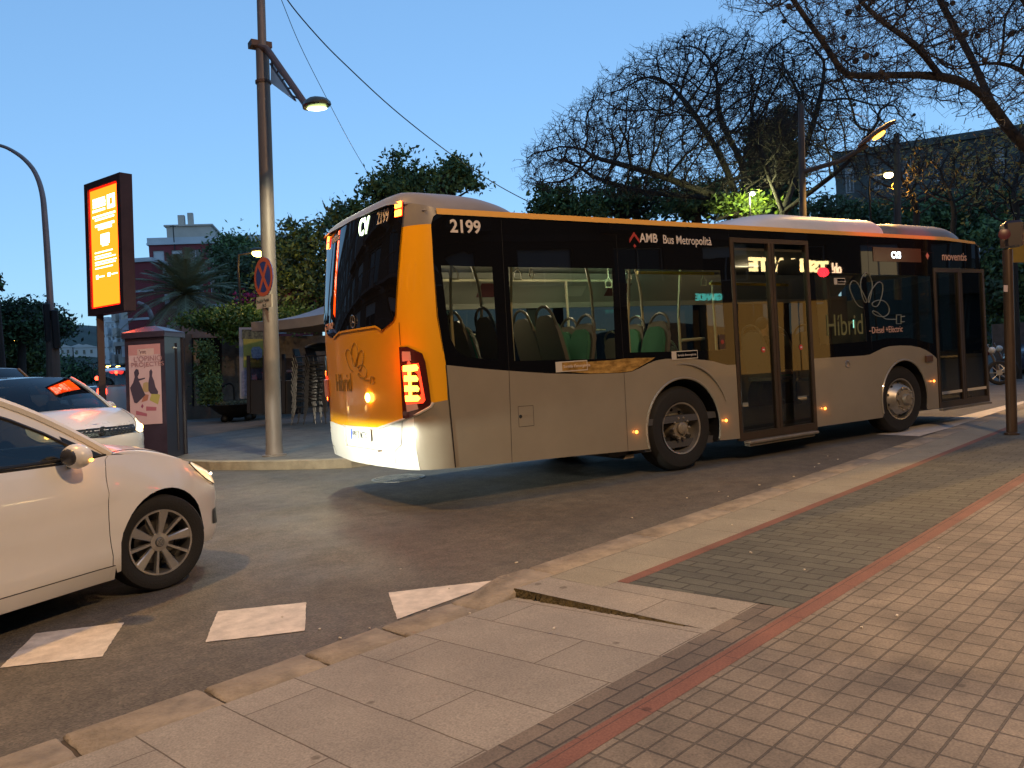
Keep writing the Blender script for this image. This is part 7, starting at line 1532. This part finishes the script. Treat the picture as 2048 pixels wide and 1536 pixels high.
# smaller bare trees at the right, lit by the lamps
M_YLF = mat('lamp_yellow_leaf', (.34, .22, .04), .8, var=.5, vs=2)  # yellow of the lamp light put into the leaf colour
for k, (px, D_, poly, lab, lv) in enumerate(((1830, 27, [(1700, 380), (1700, 300), (1760, 250), (1850, 240), (1930, 290), (1940, 370), (1880, 420), (1780, 425)], 'slim bare tree with a few orange lit leaves under the sodium lamp', .16), (1905, 24, [(1800, 400), (1830, 320), (1880, 280), (1960, 280), (2020, 330), (2010, 400), (1930, 430)], 'slim bare tree with lamp-yellow leaves above the front of the bus', .40), (2030, 22, [(1930, 420), (1930, 330), (1980, 260), (2060, 230), (2140, 260), (2140, 450), (2000, 450)], 'tree with lamp-yellow leaves by the right edge behind the signal post', .55))):
    b0 = AD(px, 600, D_); s_ = start_line([(b0.x, b0.y, 0), tuple(AD(px - 3, 520, D_)), tuple(AD(px + 4, 430, D_)), tuple(AD(px - 2, 400, D_))])
    bare_tree('slim_tree', lab, s_, poly_att(poly, 1100, D_, 2.2, 20 + k, shell=.3), 30 + k, r0=.014, D=.36, dk=.38, twigs=4, tw_len=.45, rmax=.13, leaves=lv, leafm=M_YLF, group='slim trees on the right', maxn=2500, leaf_r=.075, tr=.009)
# ---- leafy trees
def leafmat(name, c, v=.5): return mat(name, c, .75, var=v, vs=1.6)
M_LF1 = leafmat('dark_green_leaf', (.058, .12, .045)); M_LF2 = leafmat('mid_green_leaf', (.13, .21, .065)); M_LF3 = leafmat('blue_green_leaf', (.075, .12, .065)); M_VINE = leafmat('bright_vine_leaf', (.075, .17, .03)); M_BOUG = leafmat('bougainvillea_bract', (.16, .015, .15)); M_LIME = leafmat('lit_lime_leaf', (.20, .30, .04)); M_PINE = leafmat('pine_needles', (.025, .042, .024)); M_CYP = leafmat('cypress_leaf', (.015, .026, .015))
def leafy(name, label, base, blobs, nclump, nleaf, size, ms, cat='tree', group=None, seed=1, trunk=.18, clump_r=.55, shell=.6, limbs=True):
    rr = np.random.default_rng(seed); root = empty(name, (base[0], base[1], base[2] if len(base) > 2 else 0), 0, label, cat, group); off = Vector(root.location)
    V = sum(b[1][0] * b[1][1] * b[1][2] for b in blobs); C = []
    for c_, r_ in blobs:
        m_ = max(3, int(nclump * r_[0] * r_[1] * r_[2] / V))
        for _ in range(m_):
            d = rr.normal(size=3); d /= np.linalg.norm(d); q = rr.random() ** (1 / 3 * (1 - shell) + .08); C.append(np.array(c_) + d * np.array(r_) * q * rr.uniform(.85, 1.08))
    C = np.array(C); n = len(C) * nleaf; idx = rr.integers(0, len(C), n); cs = clump_r * rr.uniform(.35, 1.3, len(C))
    ctr = C[idx] + rr.normal(size=(n, 3)) * cs[idx][:, None] * np.array((.55, .55, .4)); a = rr.normal(size=(n, 3)); a /= np.linalg.norm(a, axis=1)[:, None]; b_ = np.cross(a, rr.normal(size=(n, 3))); b_ /= np.linalg.norm(b_, axis=1)[:, None]
    s = size * rr.uniform(.6, 1.4, n)[:, None]; o = np.array(off); vs = np.stack([ctr - a * s, ctr + b_ * s * .45, ctr + a * s, ctr - b_ * s * .45], 1).reshape(-1, 3) - o
    me = bpy.data.meshes.new('crown'); me.vertices.add(n * 4); me.vertices.foreach_set('co', vs.ravel()); me.loops.add(n * 4); me.loops.foreach_set('vertex_index', np.arange(n * 4)); me.polygons.add(n); me.polygons.foreach_set('loop_start', np.arange(n) * 4)
    for m_ in ms: me.materials.append(m_)
    tone = rr.integers(0, len(ms), len(C)); me.polygons.foreach_set('material_index', np.where(rr.random(n) < .8, tone[idx], rr.integers(0, len(ms), n))); me.update(calc_edges=True); me.validate()
    ob = bpy.data.objects.new('crown', me); col.objects.link(ob); ob.parent = root
    if limbs:
        mb = MB(); cc = Vector(np.mean([b[0] for b in blobs], axis=0)) - off; zt = min(b[0][2] - b[1][2] * .5 for b in blobs) - off.z; ft = Vector((cc.x * .3, cc.y * .3, max(.5, zt)))
        mb.tube([Vector((0, 0, 0)), Vector((cc.x * .15, cc.y * .15, ft.z * .5)), ft], [trunk * 1.2, trunk, trunk * .8], 8, cap=False)
        for i in rr.choice(len(C), min(len(C), 26), replace=False):
            e = Vector(C[i]) - off; m_ = ft.lerp(e, .5) + Vector(rr.normal(0, .2, 3)) - Vector((0, 0, .2)); mb.tube([ft, m_, e], [trunk * .45, trunk * .25, trunk * .06], 5, cap=False)
        mb.build('trunk', M_BARK, root, smooth=True, ang=80)
    return root
def BL(px, py, D_, rx, ry, rd=None):
    """blob centre at a picture point, radii in picture units"""
    c_ = AD(px, py, D_); k = D_ / FP; return (tuple(c_), (rx * k, (rd or rx) * k, ry * k))
def gnd(px, D_): q = AD(px, 770, D_); return (q.x, q.y, 0)
leafy('leafy_tree', 'dark leafy tree rising behind the rear of the bus, left of its roof', gnd(640, 27), [BL(600, 560, 27, 75, 100), BL(645, 480, 27, 50, 42), BL(700, 450, 27, 48, 42), BL(590, 480, 27, 34, 40)], 170, 60, .085, [M_LF1, M_LF3, M_LF2], seed=41, clump_r=.50)
leafy('leafy_tree', 'tall leafy tree whose two tops stand above the bus roof', gnd(820, 24), [BL(800, 345, 24, 28, 36), BL(795, 378, 24, 60, 28), BL(850, 362, 24, 34, 22), BL(745, 402, 24, 30, 24), BL(705, 432, 24, 40, 26)], 95, 60, .085, [M_LF1, M_LF2], seed=42, clump_r=.42)
leafy('leafy_tree', 'small leafy top right of the tall one above the bus roof', gnd(900, 25), [BL(905, 345, 25, 32, 22), BL(935, 368, 25, 22, 10), BL(890, 375, 25, 30, 12)], 55, 55, .08, [M_LF2, M_LF1], seed=43, clump_r=.36)
leafy('leafy_tree', 'dense dark tree between the palm and the lamp pole', gnd(480, 42), [BL(500, 560, 42, 70, 60), BL(450, 520, 42, 35, 35), BL(540, 520, 42, 50, 45), BL(575, 560, 42, 50, 60)], 170, 55, .13, [M_LF1, M_LF3], seed=44, clump_r=.9)
leafy('leafy_tree', 'green tree standing in front of the white roof line, right of the palm', gnd(470, 50), [BL(470, 500, 50, 34, 32), BL(505, 520, 50, 30, 30)], 80, 60, .13, [M_LF2, M_LF1], seed=45, clump_r=.8)
for k, (px, D_, bl, lab, ms) in enumerate(((1120, 27, [BL(1105, 405, 27, 42, 34), BL(1160, 420, 27, 50, 26)], 'green tree just above the bus roof behind the second window', [M_LF2, M_LF1]), (1250, 28, [BL(1230, 400, 28, 60, 30), BL(1300, 410, 28, 60, 28), BL(1290, 375, 28, 40, 22)], 'dark spreading tree above the bus lettering', [M_LF1, M_LF3, M_LF2]), (1400, 27, [BL(1390, 405, 27, 55, 30), BL(1440, 385, 27, 30, 28)], 'dark green tree left of the lit leaves', [M_LF1, M_LF2]), (1660, 33, [BL(1650, 425, 33, 60, 26), BL(1720, 440, 33, 50, 24)], 'low dark tree above the white roof pod', [M_LF1, M_LF3]))):
    leafy('leafy_tree', lab, gnd(px, D_), bl, 75, 55, .095, ms, seed=50 + k, clump_r=.48)
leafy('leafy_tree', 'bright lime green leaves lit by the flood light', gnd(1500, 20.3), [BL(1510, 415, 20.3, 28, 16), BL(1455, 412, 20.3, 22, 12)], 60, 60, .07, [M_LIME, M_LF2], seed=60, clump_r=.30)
for px, py0, w_, lab in ((1522, 238, 26, 'left one of two dark cypresses behind the bare tree'), (1566, 215, 26, 'right, taller one of two dark cypresses behind the bare tree')):
    leafy('cypress', lab, gnd(px, 34), [BL(px, 330, 34, w_ * .95, 92, w_), BL(px, py0 + 45, 34, w_ * .6, 45, w_ * .6), BL(px, 400, 34, w_, 60, w_)], 230, 55, .11, [M_CYP, M_LF1], seed=int(px), clump_r=.5, group='pair of cypresses', shell=.3)
# right edge greenery behind the bus front
leafy('leafy_tree', 'dark tree mass behind the front of the bus and the motorcycles', gnd(2040, 31), [BL(2020, 590, 31, 70, 110), BL(2100, 520, 31, 70, 120), BL(1990, 500, 31, 50, 60)], 300, 60, .11, [M_LF1, M_LF3, M_LF2], seed=71, clump_r=.6)
leafy('leafy_tree', 'olive tree crown between the two bare poles at the right', gnd(1880, 36), [BL(1850, 440, 36, 90, 40), BL(1760, 440, 36, 60, 30), BL(1960, 430, 36, 80, 50)], 260, 55, .11, [M_LF3, M_LF1, M_LF2], seed=72, clump_r=.6)
# left side: umbrella pines and street trees
leafy('umbrella_pine', 'broad dark umbrella pine at the far left edge', gnd(40, 58), [BL(15, 645, 58, 75, 30), BL(85, 652, 58, 45, 24), BL(125, 650, 58, 22, 14), BL(50, 625, 58, 45, 14)], 260, 60, .17, [M_PINE, M_LF1], seed=81, clump_r=1.0, trunk=.3)
leafy('leafy_tree', 'lower dark trees under the umbrella pine', gnd(10, 66), [BL(5, 690, 66, 60, 40), BL(55, 705, 66, 34, 32)], 200, 60, .2, [M_LF1, M_LF2, M_LF3], seed=82, clump_r=1.0)
leafy('leafy_tree', 'dark trees lining the far street left of the display post', gnd(150, 130), [BL(150, 748, 130, 45, 14), BL(105, 745, 130, 40, 18), BL(60, 740, 130, 50, 26)], 160, 60, .35, [M_LF1, M_PINE], seed=83, clump_r=2.0)
leafy('leafy_tree', 'small tree in a gap left of the curved lamp post', gnd(3, 30), [BL(-8, 560, 30, 8, 16)], 12, 30, .08, [M_LF1], seed=84, clump_r=.2)
# vine, bougainvillea, shrubs behind the glass
leafy('climbing_vine', 'bright green vine spilling over the top of the entrance wall', gnd(460, 24.4), [BL(470, 640, 24.4, 80, 20, 60), BL(500, 650, 24, 45, 28, 30), BL(400, 640, 24.6, 40, 10, 30), BL(470, 668, 23.9, 22, 20, 12), BL(590, 640, 25, 60, 16, 30)], 330, 60, .065, [M_VINE, M_LF2, M_VINE], cat='vine', seed=91, clump_r=.30, limbs=False)
leafy('bougainvillea', 'purple flowering bougainvillea behind the vine and the sign plate', gnd(560, 27), [BL(590, 605, 27, 50, 22, 40), BL(520, 610, 27, 50, 20, 40), BL(630, 610, 27, 30, 22, 30), BL(440, 640, 27, 30, 14, 20)], 230, 60, .06, [M_BOUG, M_BOUG, M_LF2], cat='shrub', seed=92, clump_r=.32, limbs=False)
leafy('garden_shrub', 'dark garden shrub seen through the tall window opening', gnd(414, 23.0), [BL(414, 780, 23.0, 26, 28, 20), BL(410, 720, 23.4, 20, 40, 20)], 70, 50, .05, [M_LF2, M_LF1], cat='shrub', seed=93, clump_r=.2, limbs=False)
# palm
def palm(px, py, D_, R_, lab):
    c_ = AD(px, py, D_); root = empty('palm_tree', (c_.x, c_.y, 0), 0, lab, 'palm'); rr = random.Random(77); mb = MB()
    for k in range(8): pass
    mb.tube([(0, 0, 0), (.1, 0, c_.z * .5), (0, 0, c_.z - .1)], [.32, .27, .30], 12); mb.build('trunk', M_BARK, root, smooth=True)
    o = Vector((0, 0, c_.z)); mbs = []
    for k in range(64):
        az = k * 2.39996; el = math.radians(80 - 105 * (k / 64) ** .9 + rr.uniform(-6, 6)); L = R_ * rr.uniform(.85, 1.1); d_ = Vector((math.cos(az) * math.cos(el), math.sin(az) * math.cos(el), math.sin(el))); mb = MB(); pts = []
        for t in range(13): s = t / 12; pts.append(o + d_ * L * s - Vector((0, 0, L * .42 * s * s * (1.0 - .35 * math.sin(el)))))
        mb.tube(pts, [.035 * (1 - .85 * t / 12) for t in range(13)], 4, cap=False)
        for t in range(1, 12):
            for q in range(4):
                s = (t + q / 4) / 12; i = min(11, int(s * 12)); f_ = s * 12 - i; p = pts[i].lerp(pts[min(12, i + 1)], f_); tn = (pts[min(12, i + 1)] - pts[i]).normalized(); sd = tn.cross(Vector((0, 0, 1))); sd = sd.normalized() if sd.length > .05 else Vector((1, 0, 0)); ln = .55 * math.sin(math.pi * min(1, s * .92 + .08)) + .12
                for sg_ in (-1, 1): e = p + (sd * sg_ * .8 + tn * .7 + Vector((0, 0, -.18 + rr.uniform(-.1, .12)))).normalized() * ln; w_ = tn * .022; mb.add([p - w_, p + w_, e], [(0, 1, 2)])
        mb.build('frond', mat('palm_leaf', (.20, .25, .16), .7, var=.3, vs=2), root)
palm(372, 590, 33, 2.7, 'tall palm tree in front of the red apartment block')
# ================================================================== people seen through glass
M_SKIN = mat('skin', (.42, .24, .16), .55); M_COAT = mat('dark_jacket', (.030, .030, .036), .85, var=.2, vs=14); M_JEAN = mat('dark_trousers', (.03, .035, .06), .9); M_HAIR = mat('dark_hair', (.018, .012, .008), .6, bump=.5, bs=120)
def seated_person(loc, rz, label, hands=((.36, .20, .22), (.36, -.20, .22)), lean=.05, turn=0.0):
    V = []; E_ = []; Rr = []
    def add(p, r_, par=None):
        V.append(Vector(p)); Rr.append(r_ if isinstance(r_, tuple) else (r_, r_)); i = len(V) - 1
        if par is not None: E_.append((par, i))
        return i
    pel = add((0, 0, .0), (.13, .16)); ab = add((-.01, 0, .16), (.11, .145), pel); ch = add((.0 + lean * .4, 0, .34), (.115, .165), ab); up = add((lean * .6, 0, .46), (.09, .13), ch); nk = add((lean * .9, 0, .56), .052, up); hb = add((lean + .015, 0, .64), (.072, .07), nk); hc = add((lean + .015, 0, .72), (.095, .078), hb); ht = add((lean + .0, 0, .80), (.075, .065), hc)
    hr_ = []
    for sgn, h in ((1, hands[0]), (-1, hands[1])):
        hp = add((.05, sgn * .10, -.01), .085, pel); kn = add((.44, sgn * .13, .03), .062, hp); an = add((.46, sgn * .13, -.36), .042, kn); ft = add((.58, sgn * .14, -.42), (.035, .042), an)
        sh = add((lean * .5, sgn * .19, .44), .062, up); H_ = Vector(h); S_ = Vector((lean * .5, sgn * .20, .42)); el = (S_ + H_) / 2 + Vector((-.06, sgn * .07, -.12)); e1 = add(el, .043, sh); wr_ = add(H_, .027, e1); d_ = (H_ - el).normalized(); pm = add(H_ + d_ * .05, (.018, .036), wr_); hr_.append(wr_)
        sd = d_.cross(Vector((0, 0, 1))).normalized()
        for k, (o, L) in enumerate(((-.028, .062), (-.010, .072), (.010, .068), (.027, .052))):
            b0 = H_ + d_ * .085 + sd * o; f0 = add(b0, .0085, pm); f1 = add(b0 + d_ * L * .5 - Vector((0, 0, .008)), .008, f0); add(b0 + d_ * L * .78 - Vector((0, 0, .008 + L * .45)), .0065, f1)
        t0 = add(H_ + d_ * .03 - sd * sgn * .035, .010, pm); add(H_ + d_ * .065 - sd * sgn * .052 - Vector((0, 0, .012)), .0085, t0)
    me = bpy.data.meshes.new('person'); me.from_pydata(V, E_, []); o = bpy.data.objects.new('person', me); col.objects.link(o)
    md = o.modifiers.new('skin', 'SKIN'); ms = o.modifiers.new('sub', 'SUBSURF'); ms.levels = ms.render_levels = 2
    for i, sv in enumerate(me.skin_vertices[0].data): sv.radius = Rr[i]; sv.use_root = (i == 0)
    bpy.context.view_layer.update(); m2 = bpy.data.meshes.new_from_object(o.evaluated_get(bpy.context.evaluated_depsgraph_get())); bpy.data.objects.remove(o)
    hc_ = Vector((lean + .015, 0, .70))
    for v in m2.vertices:   # a face: nose, brow, chin, eye hollows
        d_ = v.co - hc_
        if d_.x > .04 and abs(d_.y) < .02 and -.045 < d_.z < .015: v.co.x += .022 * (1 - abs(d_.y) / .02)
        if d_.x > .04 and .018 < abs(d_.y) < .045 and .0 < d_.z < .03: v.co.x -= .008
        if d_.x > .03 and abs(d_.y) < .03 and -.09 < d_.z < -.06: v.co.x += .008
    m2.materials.clear()
    for m_ in (M_COAT, M_SKIN, M_JEAN): m2.materials.append(m_)
    for p in m2.polygons:
        c_ = p.center; hd_ = any((c_ - V[w_]).length < .20 and (c_ - V[w_]).dot(V[w_] - Vector((0, V[w_].y, .42))) > -.002 for w_ in hr_)
        p.material_index = 1 if (c_.z > .565 or hd_) else (2 if c_.z < .06 else 0); p.use_smooth = True
    q = bpy.data.objects.new('person', m2); col.objects.link(q); q.location = loc; q.rotation_euler = (0, 0, rz); tag(q, label, 'person')
    mb = MB(); mb.sphere(hc_ + Vector((-.018, 0, .035)), .098, 18, 12, sc_=(1.0, .90, 1.02)); mb.v = [v for v in mb.v]; h_ = mb.build('hair', M_HAIR, q, smooth=True)
    for v in h_.data.vertices:
        if v.co.x > hc_.x + .045: v.co.x = hc_.x + .045 + (v.co.z - hc_.z > .05) * .012
    mb = MB()
    for sgn in (-1, 1): mb.sphere(hc_ + Vector((-.005, sgn * .082, -.005)), .028, 8, 6, sc_=(.6, .35, 1))
    mb.build('ears', M_SKIN, q, smooth=True); return q
x_ = SX(1522, 640, 1.0)[0]
seated_person((x_, 1.0, .92), 0.0, 'dark-haired seated passenger with back to the middle door glass', hands=((.22, .10, .12), (.22, -.10, .12)), lean=.02); seat(x_, 1.0, .46, 1)
seated_person((5.18, 1.75, .90), 0.0, 'driver in dark jacket holding the steering wheel behind the front door', hands=((.42, .17, .30), (.42, -.17, .30)), lean=.08); seat(5.12, 1.75, .44, 1)
MW = Matrix.Translation(Vector(suv.location)) @ Matrix.Rotation(suv.rotation_euler.z, 4, 'Z'); p = MW @ Vector((-1.12, .36, .62)); q = seated_person(p, suv.rotation_euler.z, 'driver sitting behind the windscreen of the white sport utility car', hands=((.33, .15, .28), (.33, -.15, .28)), lean=-.02)
